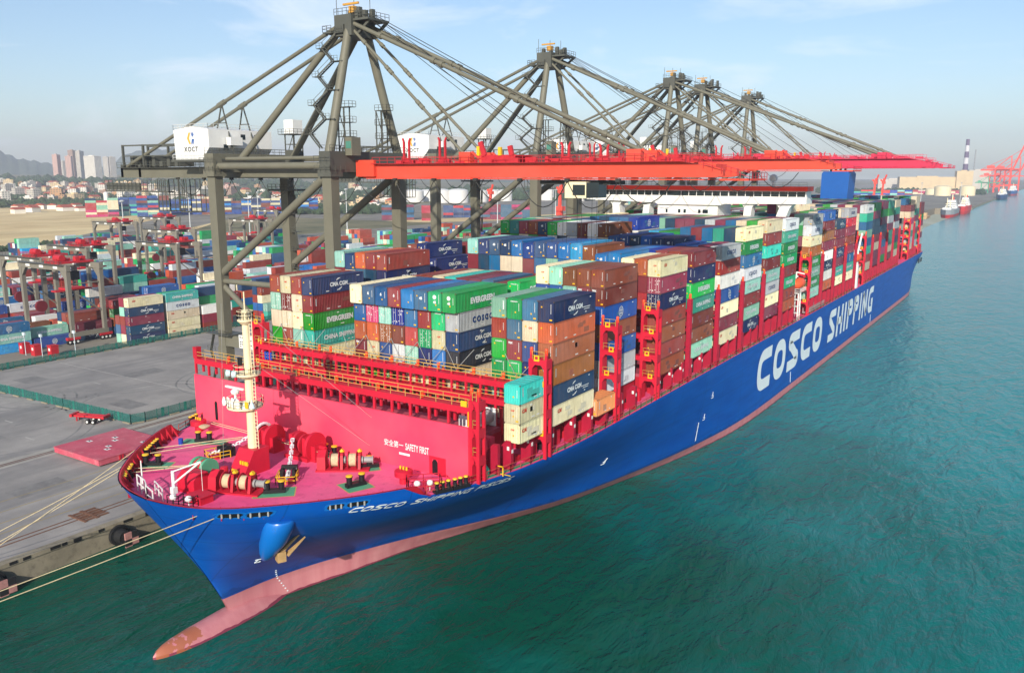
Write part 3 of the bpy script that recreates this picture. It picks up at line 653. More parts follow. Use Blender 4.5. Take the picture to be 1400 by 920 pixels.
# hatch coaming, hatch covers and the stanchions below the outboard stacks
for (y0, y1) in ((-12.9, -3.2), (-.4, 12.8), (15.0, 33.6), (36, 127), (138.6, 201), (216, 293), (321, 368)):
    b = MB(); xo = 25.8 if y0 > -5 else 22.5
    b.box(-xo, xo, y0, y1, DZ, 21.2); b.build('hatch_coaming', DKRED, ship, smooth=0)
    b = MB(); n = max(1, round((y1 - y0) / 14))
    for k in range(n):
        for j in range(3):
            xa = -xo + 2 * xo * j / 3; ya = y0 + (y1 - y0) * k / n; b.box(xa + .1, xa + 2 * xo / 3 - .1, ya + .1, ya + (y1 - y0) / n - .1, 21.2, 21.75)
    b.build('hatch_cover', mat('hatch cover dull red', '#a8485a', .7, .15, .3, dirt=.3), ship, smooth=0)
st0 = None
sty = []
for nme, y in LASH:
    sty += [y + .6, y + 6.2, y + 11.4]
sty += [-8.2, -4.2, -13.2, -10.6]
for y in sty:
    xo = min(29.2, interp(SHT, y - ystem(18)) - .5); hz = 22.0 if y > 12 or y < -1 else 22
    b = MB(); b.prism([(xo - 1.7, DZ), (xo - .1, DZ), (xo - .1, hz), (xo - .9, hz), (xo - 1.7, hz - .9)], 'y', y - .3, y + .3)
    if y < 60 and y > -9: b.box(xo - .09, xo - .07, y - .2, y + .2, hz - 1.7, hz - 1.2, 1); b.box(xo - .7, xo - .35, y - .37, y - .35, hz - 1.3, hz - .8, 1)
    b.build('stanchion', [PRED, WHITE], ship, smooth=0)
for y0, y1 in ((-13, 15), (15, 37), (37, 82), (82, 136), (142, 202), (218, 293), (321, 369)):
    b = MB(); n = max(3, int((y1 - y0) / 4)); pts = []
    for i in range(n + 1): y = y0 + (y1 - y0) * i / n; pts.append((min(29.5, interp(SHT, y - ystem(18)) - .2), y, DZ))
    b.rail(pts, 1.1, 2.2, .07); b.build('deck_railing', mat('rail brown red', '#a5483c', .6, .15), ship, smooth=0)
    b = MB(); b.add([(x - 1.1, y, z + .03) for x, y, z in pts] + [(x - .25, y, z + .03) for x, y, z in pts], [(i, i + 1, n + 2 + i, n + 1 + i) for i in range(n)]); b.build('walkway', GREEN_PAD, ship, smooth=0)
    # pipes and boxes along the passage
    n = int((y1 - y0) / 3.2)
    for i in range(n):
        b = MB()
        y = y0 + 1 + i * 3.2; x = min(27.3, interp(SHT, y - ystem(18)) - 2.8); h = rng.uniform(.7, 2.4); b.box(x - .6, x + .6, y, y + rng.uniform(.7, 2.2), DZ, DZ + h, rng.choice([0, 0, 0, 1, 2])); b.build('deck_locker', [DKRED, BLACK, RED], ship, smooth=0)
b = MB(); b.beam((26.9, 12.0, 18.4), (28.6, 14.4, 21.4), .25, .9); b.build('yellow_ladder', YEL, ship, smooth=0)
b = MB(); b.box(27.0, 28.6, -10.4, -10.3, 18.02, 18.1)
for x in (26.7, 27.7): b.box(x, x + .12, -10.9, -10.78, DZ, 19.3)
b.box(26.7, 27.82, -10.9, -10.78, 19.2, 19.32); b.build('yellow_gate', YEL, ship, smooth=0)
b = MB(); b.lathe((25.6, -12.4, DZ), [(.9, 0), (.95, 1.0), (.6, 1.5), (.1, 1.6)], 10); b.build('covered_winch', mat('green tarpaulin', '#3f9a80', .8, .15), ship, smooth=.8)
# small raised deck house behind the breakwater on the port side
b = MB(); b.prism([(-12.6, DZ), (-8.8, DZ), (-8.8, 21.6), (-11.6, 22.2), (-12.6, 21)], 'x', 21.5, 24.0); b.box(22.6, 24.2, -8.4, -7.4, DZ, 21.8); b.box(24.6, 25.3, -9.6, -8.9, DZ, 20.9); b.build('vent_house', BWRED, ship, smooth=0)

# accommodation block and bridge
WB = 126.6
acc = MB(); acc.box(-10.3, 7.0, WB, WB + 11, DZ, 48.2); acc.box(-14, 12, WB + 1.5, WB + 10.5, DZ, 42)
acc = acc.build('accommodation', WHITE, ship, smooth=0)
for z in (46.1, 43.1, 40.2):
    for x, ww in ((-7.6, .55), (-3.9, .7), (-2.3, .7), (1.9, .7), (3.6, 1.5)):
        b = MB(); b.box(x - ww / 2, x + ww / 2, WB - .05, WB + .02, z - .5, z + .5); b.build('window', GLASS, acc, smooth=0)
for z in (44.4, 41.4):
    for x0, x1 in ((-13.8, -10.4), (7.1, 13.5)):
        b = MB(); b.box(x0, x1, WB + .2, WB + 6, z - .25, z); b.build('balcony', WHITE, acc, smooth=0)
        r = MB(); r.rail([(x0, WB + .25, z), (x1, WB + .25, z)], 1.1, 1.2, .07); r.build('railing', GREY, acc, smooth=0)
wing = MB()
wing.prism([(-32.4, 48.9), (-11, 48.3), (-10, 47.9), (8, 47.9), (9, 48.3), (30.4, 48.6), (30.4, 50.1), (-32.4, 50.1)], 'y', WB - .8, WB + 5)
wing.box(-32.2, 30.2, WB - .3, WB + 4.6, 50.1, 51.9)
wing.box(-32.4, 30.4, WB - .8, WB + 5.0, 52.96, 53.05)
wing = wing.build('bridge_wing', WHITE, ship, smooth=0)
b = MB(); b.box(-32.6, 30.6, WB - 1.0, WB + 5.2, 51.8, 52.95); b.build('red_band', BRIDGE_RED, wing, smooth=0)
n = 28
for i in range(n):
    x0 = -32.0 + 62.0 * i / n; q = -.5 if 12 <= i < 19 else 0
    b = MB(); b.box(x0 + .1, x0 + 62.0 / n - .1, WB - .36 + q, WB - .31 + q, 50.35, 51.6); b.build('bridge_window', GLASS, wing, smooth=0)
b = MB(); b.box(-5.2, 10.2, WB - .8, WB - .3, 50.1, 51.75); b.build('bridge_bay', WHITE, wing, smooth=0)
for x0, x1, x2, x3 in ((-24.5, -22.3, -24, -21.2), (-14.7, -12.9, -16, -13.6), (14.2, 16.2, 13.4, 15.3), (23.4, 26.0, 20.2, 22.6)):
    b = MB(); b.prism([(x2, 38), (x3, 38), (x1, 47.4), (x1 + .9, 48.5), (x0 - .9, 48.5), (x0, 47.4)], 'y', WB + .2, WB + 3.6); b.build('wing_support', WHITE, acc, smooth=0)
r = MB(); r.rail([(-32.3, WB - .7, 52.8), (30.3, WB - .7, 52.8)], 1.2, 2, .07); r.build('railing', GREY, wing, smooth=0)
for x in (21, -3): 
    b = MB(); b.tube((x, WB + 2, 52.8), (x, WB + 2, 54), .3, 8); b.lathe((x, WB + 2, 54), [(.2, 0), (1.0, .5), (1.1, 1.1), (.8, 1.8), (.1, 2.1)], 14); b.build('radome', WHITE, wing, smooth=1)
# funnel
b = MB(); b.prism([(-5.6, 36), (-5.6, 56.2), (-4.9, 57.2), (5.4, 57.2), (6.2, 56.2), (5.4, 36)], 'y', 299, 313)
fn = b.build('funnel', FUNNEL, ship, smooth=0)
b = MB(); b.box(-12, 12, 298, 318, DZ, 40); b.build('engine_casing', WHITE, ship, smooth=0)
b = MB()
for x in (-3, -1, 1, 3): b.tube((x, 305, 57), (x, 306, 60), .5, 10)
b.build('exhaust_pipe', BLACK, fn, smooth=.6)
# lifeboat and white ladder frame between the bays
def lifeboat(x, y, z):
    lb = MB(); prof = [(-4, .15), (-3.6, .8), (-2.4, 1.25), (0, 1.4), (2.4, 1.25), (3.6, .8), (4, .15)]; vs = []
    for yy_, r in prof:
        for i in range(12): tt = 2 * math.pi * i / 12; vs.append((x + r * math.sin(tt), y + yy_, z + r * math.cos(tt) * 1.05))
    lb.add(vs, [(k * 12 + i, k * 12 + (i + 1) % 12, (k + 1) * 12 + (i + 1) % 12, (k + 1) * 12 + i) for k in range(6) for i in range(12)])
    o = lb.build('lifeboat', mat('lifeboat orange', '#ee5a30', .5, .05), ship, smooth=1)
    d = MB()
    for yy_ in (-3.4, 3.4):
        d.beam((x - 1.6, y + yy_, DZ), (x - 1.6, y + yy_, z + 2.6), .4, .4); d.beam((x - 1.6, y + yy_, z + 2.6), (x + .6, y + yy_, z + 2.2), .3, .3)
    d.build('davit', WHITE, o, smooth=0)
lifeboat(28.2, 132.5, 27.5); lifeboat(28.2, 210, 28)
b = MB()
for x in (27.2, 29.2):
    for y in (129, 131): b.beam((x, y, DZ), (x, y, 25.3), .28, .28)
for z in (20, 21.8, 23.6, 25.3): b.box(27.1, 29.3, 128.9, 131.1, z - .15, z)
b.rail([(27.1, 128.9, 25.3), (29.3, 128.9, 25.3), (29.3, 136, 25.3)], 1.1, 1.2, .1)
b.build('embarkation_ladder', WHITE, ship, smooth=0)
b = MB(); b.box(28.0, 29.5, 139, 158.5, 18.6, 18.9); b.rail([(29.4, 139, 18.9), (29.4, 158.5, 18.9)], 1, 1, .09); b.rail([(28.1, 139, 18.9), (28.1, 158.5, 18.9)], 1, 1, .09); b.build('gangway', GREY, ship, smooth=0)
b = MB(); b.box(26.6, 29.4, 206, 208, DZ, 26); b.beam((28.5, 209.5, 30), (28.5, 214, 36), .5, .5); b.beam((28.5, 209.5, 18), (28.5, 209.5, 31), .5, .5); b.build('provision_crane', WHITE, ship, smooth=0)
b = MB(); b.box(29.71, 29.74, 355, 361, 13.2, 15.4); b.box(29.71, 29.74, 363, 369, 13.2, 15.4); b.build('stern_opening', BLACK, hull, smooth=0)

# ------------------------------------------------------------------ foredeck equipment (parts of the ship)
D = DZ + .01
b = MB(); b.prism([(-29.6, D), (-25.2, D), (-25.2, 21.2), (-27.6, 21.2)], 'x', -2.4, .5)
b.box(-1.9, -.9, -29.4, -29.3, D + .2, D + .9, 1)
ped = b.build('mast_pedestal', RED, ship, smooth=0) if False else b.build('mast_pedestal', [RED, YEL], ship, smooth=0)
b = MB()
for x in (-.9, -.45, 0, .3): b.box(x - .14, x + .14, -28.75, -28.6, 19.35 + .1, 19.95)
b.build('valve', YEL, ped, smooth=0)
MX, MY = -.9, -26.6
b = MB(); b.tube((MX, MY, 21.2), (MX, MY, 39.2), .62, 20, 0, .42); b.tube((MX, MY, 39.2), (MX, MY, 41.6), .09, 8)
mast = b.build('mast', CREAMM, ship, smooth=.7)
def platform(z, r, x0, mt, thick=.25):
    b = MB(); b.lathe((MX + x0, MY, z), [(r * .55, -.45), (r, 0), (r, thick)], 18); n = 14
    o = b.build('platform', mt, mast, smooth=.4)
    q = MB(); pts = [(MX + x0 + r * math.cos(2 * math.pi * i / n), MY + r * math.sin(2 * math.pi * i / n), z + thick) for i in range(n + 1)]
    q.rail(pts, 1.0, 3, .06); q.build('railing', CREAMM, mast, smooth=0); return mast
p1 = platform(26.5, 2.3, -1.0, CREAMM); p2 = platform(30.9, 1.7, -.2, CREAMM); p3 = platform(37.9, 1.0, 0, CREAMM)
b = MB(); b.tube((MX - 2.2, MY - .5, 26.7), (MX - 2.2, MY - .5, 28.4), .18, 8); b.lathe((MX - 2.2, MY - .5, 28.2), [(.5, 0), (.6, .3), (.3, .6)], 10); b.box(MX - 3.9, MX - .5, MY - .7, MY - .45, 28.85, 29.1); b.build('radar_scanner', WHITE, p1, smooth=.5)
b = MB()
for i in range(7): b.lathe((MX - 3.1 + i * .45, MY - 1.6 + .2 * (i % 2), 26.75), [(.22, 0), (.28, .5), (.12, 1.1)], 8)
b.build('horn', WHITE, p1, smooth=.8)
for x, z in ((1.75, 27.0), (.3, 26.6), (-2.6, 26.5)):
    b = MB(); b.lathe((MX + x, MY - 1.2, z), [(.42, 0), (.3, .45), (.1, .8), (.06, 1.1)], 10); b.build('deck_light', mat('pale aqua enamel', '#b9d2d6', .4, .05), p1, smooth=.8)
b = MB(); b.box(MX + .7, MX + 1.3, MY - 1.5, MY - 1.4, 26.9, 27.7); b.build('yellow_box', YEL, p1, smooth=0)
for x in (-1.5, -.4):
    b = MB(); b.tube((MX + x, MY - 1.6, 31.2), (MX + x - .4, MY - 1.9, 31.2), .4, 10, 0, .5); b.build('deck_light', mat('pale aqua enamel', '#b9d2d6'), p2, smooth=.6)
b = MB(); b.box(MX - .9, MX - .3, MY - .9, MY - .6, 32.2, 33.2); b.build('black_box', BLACK, p2, smooth=0)
b = MB()
for i in range(34): b.box(MX + .65, MX + 1.15, MY - .03, MY + .03, 21.5 + i * .5, 21.56 + i * .5)
for x in (.65, 1.15): b.tube((MX + x, MY, 21.2), (MX + x, MY, 38.4), .05, 5)
b.build('mast_ladder', CREAMM, mast, smooth=0)
b = MB()
for p, q in (((MX - 3.2, MY - 1, 40), (MX - 3.6, MY - 2, 18.2)), ((MX, MY, 39), (9.5, BY, 24)), ((MX, MY, 33), (9, BY, 20))): b.tube(p, q, .025, 5)
b.build('stay_wire', GREY, mast, smooth=0)
# winches: gearbox, two rope drums, brake housings, warping end
def winch(x, y, ang, rope=ROPE, n=2, s=1.0, boxl=1.5):
    c, sn = math.cos(ang), math.sin(ang)
    def P(a, b_, z): return (x + (a * c - b_ * sn) * s, y + (a * sn + b_ * c) * s, D + z * s)
    g = MB()
    poly = [(-1.1, 0), (1.1, 0), (.9, 2.3), (.1, 2.6), (-.9, 1.9)]
    vs = [P(-1.9 - boxl * .5, u, v) for u, v in poly] + [P(-1.9 + boxl * .5 - .4, u, v) for u, v in poly]; k = len(poly)
    g.add(vs, [tuple(range(k - 1, -1, -1)), tuple(range(k, 2 * k))] + [(i, (i + 1) % k, k + (i + 1) % k, k + i) for i in range(k)])
    g.beam(P(-2.8, 0, .12), P(2.0 + 2.1 * n - 2.1, 0, .12), 2.6 * s, .2 * s)
    root = g.build('mooring_winch', RED, ship, smooth=0)
    for i in range(n):
        a0 = -.9 + i * 2.3
        q = MB(); q.tube(P(a0, 0, 1.25), P(a0 + 1.0, 0, 1.25), .85 * s, 18); q.tube(P(a0 - .1, 0, 1.25), P(a0, 0, 1.25), 1.15 * s, 18, 1); q.tube(P(a0 + 1.0, 0, 1.25), P(a0 + 1.1, 0, 1.25), 1.15 * s, 18, 1); q.tube(P(a0 + 1.1, 0, 1.25), P(a0 + 1.9, 0, 1.25), .5 * s, 12, 2)
        q.build('rope_drum', [rope, DKRED, GREY], root, smooth=.5)
        h = MB(); h.beam(P(a0 + 1.45, -.9, .2), P(a0 + 1.45, -.5, 2.0), .35 * s, .5 * s); h.beam(P(a0 + 1.45, .9, .2), P(a0 + 1.45, .5, 2.0), .35 * s, .5 * s); h.beam(P(a0 + 1.45, -.7, 2.0), P(a0 + 1.45, .7, 2.0), .35 * s, .7 * s); h.tube(P(a0 + 1.3, 0, 2.3), P(a0 + 1.6, 0, 2.6), .28 * s, 8, 1)
        h.build('brake_stand', [DKRED, YEL], root, smooth=0)
    q = MB(); a0 = -.9 + n * 2.3; q.tube(P(a0 - .3, 0, 1.25), P(a0 + .8, 0, 1.25), .42 * s, 12); q.tube(P(a0 + .8, 0, 1.25), P(a0 + .9, 0, 1.25), .6 * s, 12); q.build('warping_head', GREY, root, smooth=.5)
    return root
winch(2.6, -33.0, .35); winch(8.0, -20.2, .6, n=2)
# green striped drum winch with the red gear housing forward on the starboard side
q = MB(); q.prism([(-36.2, D), (-33.6, D), (-33.6, 19.4), (-34.2, 20.3), (-35.4, 20.3), (-36.2, 19.6)], 'x', -3.6, -.4); q.box(-4.2, .2, -36.6, -33.2, D, D + .2)
gw = q.build('mooring_winch', RED, ship, smooth=0)
q = MB()
for i in range(5): q.tube((-5.0 + i * .45, -32.2 + i * .05, 19.4), (-4.58 + i * .45, -32.2 + i * .05, 19.4), 1.25 if i % 2 else 1.4, 20, i % 2)
q.build('rope_drum', [GREEN_PAD, DKRED], gw, smooth=.5)
# windlasses: big gear wheels, chain lifters, bases
def windlass(x, y, side):
    q = MB(); q.box(x - 2.2, x + 2.2, y - 1.6, y + 1.6, D, D + .5); q.box(x - 1.9, x - 1.2, y - .9, y + 1.0, D + .5, D + 3.2); q.box(x + .6, x + 1.2, y - .9, y + 1.0, D + .5, D + 3.0); q.tube((x - 2.6, y, D + 1.9), (x + 4.2 * side, y, D + 1.9), .28, 10); q.box(x + 2.6 * side - .5, x + 2.6 * side + .5, y - 1, y + 1, D, D + 2.2)
    r_ = q.build('windlass', RED, ship, smooth=.4)
    q = MB(); q.tube((x - .9, y, D + 1.9), (x - .5, y, D + 1.9), 1.55, 24); q.tube((x + .2, y, D + 1.9), (x + .5, y, D + 1.9), 1.4, 24); q.build('chain_lifter', DKRED, r_, smooth=.5)
    q = MB(); q.tube((x + 1.9 * side, y, D + 1.9), (x + 2.4 * side, y, D + 1.9), 1.9, 24); q.build('gear_wheel', RED, r_, smooth=.5)
    return r_
windlass(-7.0, -19.6, 1); windlass(.6, -19.2, 1)
def chain(p, q, n, sag=.0):
    p, q = Vector(p), Vector(q); b = MB()
    for i in range(n):
        a, e = p.lerp(q, i / n), p.lerp(q, (i + 1.25) / n)
        for v in (a, e): v.z -= sag * math.sin(math.pi * min(1, (i + .6) / n))
        d = (e - a).normalized(); up = Vector((0, 0, 1)) if i % 2 else d.cross(Vector((0, 0, 1))).normalized(); s_ = up * .2
        b.path([a - s_, e - s_, e + s_, a + s_, a - s_], .085, 6)
    return b.build('anchor_chain', CHAINM, ship, smooth=.8)
chain((-.1, -20.5, 20.9), (6.3, -27.6, 18.5), 16, .5); chain((-7.3, -20.9, 20.7), (-9.8, -26.6, 18.6), 15, .5)
b = MB()
for k in range(9):
    t0, t1 = k * .3, (k + 1) * .3
    b.tube((-7.0, -19.6 + 1.7 * math.cos(t0 + .3), D + 1.9 + 1.7 * math.sin(t0 + .3)), (-7.0, -19.6 + 1.7 * math.cos(t1 + .3), D + 1.9 + 1.7 * math.sin(t1 + .3)), .22, 7)
b.build('chain_guard', CHAINM, ship, smooth=.6)
for x, y, dx, dy in ((4.9, -26.0, .62, -.78), (-8.9, -24.6, -.35, -.9)):
    b = MB(); d = Vector((dx, dy, 0)).normalized(); n_ = Vector((-d.y, d.x, 0)); p = Vector((x, y, D))
    for s_ in (-1, 1): b.beam(p + n_ * .75 * s_ - d * 1.0 + Vector((0, 0, .65)), p + n_ * .75 * s_ + d * 1.0 + Vector((0, 0, .65)), .35, 1.3)
    b.beam(p - d * .3 + n_ * .9 + Vector((0, 0, 1.3)), p - d * .3 - n_ * .9 + Vector((0, 0, 1.3)), .5, .5); b.tube(p + n_ * 1.0 + Vector((0, 0, 1.2)), p + n_ * 1.15 + Vector((0, 0, 1.2)), .5, 12)
    s1 = b.build('chain_stopper', BLACK, ship, smooth=.4)
    b = MB(); b.rail([p + n_ * 1.2 - d * .2, p + n_ * 1.2 + d * 2.6, p - n_ * 1.2 + d * 2.6, p - n_ * 1.2 - d * .2], 1, 1.4, .08); b.build('guard_rail', YEL, s1, smooth=0)
    b = MB(); b.tube(p + d * 1.6, p + d * 1.6 + Vector((0, 0, .5)), 1.0, 16, 0, .85); b.build('hawse_pipe', DKRED, s1, smooth=.5)
def bollards(x, y, ang, pad=(4.4, 2.6), pair=True):
    c, s_ = math.cos(ang), math.sin(ang)
    b = MB(); w_, h_ = pad
    for k, (dz, mi, e_) in enumerate(((.012, 1, .12), (.02, 0, 0))):
        b.add([(x + u * c - v * s_, y + u * s_ + v * c, D + dz) for u, v in ((-w_ / 2 - e_, -h_ / 2 - e_), (w_ / 2 + e_, -h_ / 2 - e_), (w_ / 2 + e_, h_ / 2 + e_), (-w_ / 2 - e_, h_ / 2 + e_))], [(0, 1, 2, 3)], mi)
    p = b.build('bollard_pad', [GREEN_PAD, YRAIL], ship, smooth=0)
    b = MB(); b.beam((x - 1.3 * c, y - 1.3 * s_, D + .25), (x + 1.3 * c, y + 1.3 * s_, D + .25), .8, .45); base = b.build('bollard_base', BLACK, p, smooth=0)
    for k in ((-1, 1) if pair else (0,)):
        b = MB(); q = (x + .85 * k * c, y + .85 * k * s_, D); b.lathe(q, [(.36, 0), (.36, 1.25), (.44, 1.3), (.44, 1.42)], 14); b.lathe(q, [(.44, 1.42), (.42, 1.55), (.2, 1.6)], 14, 1); b.build('bollard', [BLACK, YEL], p, smooth=.5)
bollards(-13.9, -32.6, .55, (5.0, 2.4)); bollards(7.4, -30.6, .75, (4.8, 3.0)); bollards(-16.5, -22.4, .45, (6.5, 2.2)); bollards(14.2, -23.6, 1.2, (3.4, 3.4)); bollards(11.0, -17.6, .9, (2.4, 3.0), False); bollards(3.2, -16.9, .0, (2.6, 1.6))
def fairlead(x, y, ang):
    b = MB(); c, s_ = math.cos(ang), math.sin(ang)
    b.beam((x - 1.2 * c, y - 1.2 * s_, D + .2), (x + 1.2 * c, y + 1.2 * s_, D + .2), .9, .4)
    for k in (-.8, 0, .8): q = (x + k * c, y + k * s_, D + .4); b.lathe(q, [(.3, 0), (.24, .5), (.34, .85)], 10); b.lathe(q, [(.3, .85), (.24, 1.0), (.1, 1.02)], 10, 1)
    b.build('roller_fairlead', [BLACK, YEL], ship, smooth=.5)
for x, y, a in ((-12.6, -36.6, -.75), (-10.6, -38.6, -.65), (-17.6, -30.6, -.9), (-19.3, -28.4, -.95), (25.5, -17.0, 1.2), (-25.5, -17.4, -1.2), (24.5, -19.3, 1.15)): fairlead(x, y, a)
for x, y in ((-21.5, -19.5), (18.6, -19.6)):
    b = MB(); b.lathe((x, y, D), [(.55, 0), (.55, .9), (1.15, 1.0), (1.15, 1.7), (.9, 1.8)], 18); o = b.build('mushroom_ventilator', RED, ship, smooth=.5)
    b = MB()
    for i in range(3): b.tube((x - .5 + .5 * i, y, D + 1.8), (x - .5 + .5 * i, y, D + 2.2), .12, 8)
    b.build('valve', YEL, o, smooth=.5)
b = MB()
for i in range(5): b.lathe((-19.6, -19.9, D + .9 + .05 * i), [(.5 + .07 * i, 0), (.55 + .07 * i, .15), (.5, .3)], 14)
b.build('rope_coil', ROPE, ship, smooth=.8)
# white bow rail, jack staff, davit, red hatch, light globes
b = MB(); b.rail([(-7.2, -39.2, D), (-4.6, -39.9, D), (-2.6, -41.0, D), (-.6, -41.6, D)], 2.1, 1.5, .11); b.rail([(-4.6, -38.6, D), (-1.4, -39.8, D)], 1.6, 1.6, .1); b.build('bow_rail', WHITE, ship, smooth=0)
b = MB(); b.tube((-6.6, -38.9, D), (-6.6, -38.9, 21.9), .12, 8, 0, .07); b.build('jack_staff', WHITE, ship, smooth=.6)
b = MB(); b.tube((-.9, -38.6, D), (-.9, -38.6, 21.6), .2, 10); b.tube((-.9, -38.6, 20.0), (2.6, -37.2, 23.0), .12, 8); b.tube((-.9, -38.6, 21.5), (2.6, -37.2, 23.0), .08, 8); b.tube((2.6, -37.2, 23.0), (2.6, -37.2, 19.4), .03, 5); b.box(-1.2, -.6, -38.9, -38.3, 18.8, 19.6); b.build('stores_davit', WHITE, ship, smooth=.5)
b = MB(); b.box(1.2, 3.4, -38.2, -36.4, D, D + .9); b.box(1.0, 3.6, -38.4, -36.2, D + .9, D + 1.02); b.build('deck_hatch', RED, ship, smooth=0)
for x, y in ((.6, -39.8), (2.6, -39.2), (21.9, -21.0), (23.0, -19.9)):
    b = MB(); b.tube((x, y, D), (x, y, D + .8), .07, 6); b.lathe((x, y, D + .7), [(.1, 0), (.38, .15), (.42, .4), (.3, .65), (.05, .72)], 12); b.build('deck_globe', WHITE, ship, smooth=1)
for x0, y0, x1, y1 in ((.0, -40.2, 1.4, -39.7), (2.2, -39.6, 3.4, -39.2)):
    b = MB(); b.rail([(x0, y0, D), (x1, y1, D), (x1 - .3, y1 + .9, D)], 1.3, .9, .08); b.build('guard_rail', BLACK, ship, smooth=0)
b = MB(); b.rail([(20.4, -21.2, D), (23.4, -18.4, D), (24.6, -19.6, D), (21.6, -22.3, D), (20.4, -21.2, D)], 1.9, 1.8, .09); b.build('guard_rail', DKRED, ship, smooth=0)
for sgn in (1, -1):
    pts = [(sgn * (interp(SHT, y - ystem(18)) - .2), y, D) for y in (-21.4, -19.5, -17.3, -15.4, -13.2)]
    b = MB(); b.rail(pts, 1.1, 1.4, .07); b.build('deck_railing', mat('rail brown red', '#a5483c'), ship, smooth=0)
b = MB(); b.box(-2.7, -1.9, -30.6, -29.9, D, D + .8); b.lathe((-2.3, -30.2, D + .8), [(.5, 0), (.5, .5), (.1, .6)], 10); b.build('small_ventilator', RED, ship, smooth=.4)
b = MB(); b.lathe((-18.0, -25.2, D), [(.35, 0), (.35, 1.0), (.1, 1.05)], 10); b.build('blue_drum', mat('strong blue paint', '#1440a0'), ship, smooth=.5)
for x in (.7, 1.9): 
    b = MB(); b.box(x, x + .12, -39.2 + x * .3, -34.0, D + .01, D + .05); b.build('deck_rail_track', GREY, ship, smooth=0)

# mooring lines: each hangs between the ship and the quay
def rope(name, a, b_, sag, label, r=.05, n=26):
    a, b_ = Vector(a), Vector(b_); m = MB(); pts = []
    for i in range(n + 1):
        t = i / n; p = a.lerp(b_, t); p.z -= sag * 4 * t * (1 - t); pts.append(p)
    m.path(pts, r, 6); return tag(m.build(name, ROPE, smooth=1), label, 'mooring rope', 'mooring ropes from the bow to the quay')
# ------------------------------------------------------------------ containers
PAL = dict(navy='#10325a', blue='#0b4d92', bright='#1b8fd0', slate='#32557e', brown='#7c3628', orange='#a44c2c', maroon='#7c2b38', salmon='#a3543f', green='#0f9a48', evergreen='#0d8a50', teal='#2a9488', mint='#7db3a4', cream='#d3caa8', grey='#b3bac0', white='#d8d9d5', crimson='#b6274a', turq='#19b4a2', rust='#cfc5a6', peach='#c47850', black='#10182c')
CNAME = dict(navy='navy blue', blue='mid blue', bright='bright sky blue', slate='slate blue', brown='rust brown', orange='orange brown', maroon='maroon', salmon='salmon red', green='bright green', evergreen='deep green', teal='teal', mint='pale mint', cream='cream', grey='pale grey', white='white', crimson='crimson', turq='turquoise', rust='rust stained', peach='faded orange', black='blue black')
def cmat(k): return mat('container ' + CNAME[k], PAL[k],   .55, .14, .5, streak=.5 if k != 'rust' else .9, dirtc='#5a3c28' if k != 'rust' else '#8a4a1c', per_obj=.5, fade=.3)
def pmat(k):
    c = [int(PAL[k][i:i + 2], 16) for i in (1, 3, 5)]; g = sum(c) / 3; f = [int(max(0, min(255, v * .72 + g * .18 + 26))) for v in c]
    return mat('faded patch ' + CNAME[k], '#%02x%02x%02x' % tuple(f), .65, .15, 1.2, dirt=.3)
CASTING = mat('container casting steel', '#5c4a3c', .7, .3, 2)
MARK = mat('container white marking', '#d8dad8', .6, .05)
STICK = mat('container yellow sticker', '#d9a81c', .6, .05)
CM = {}
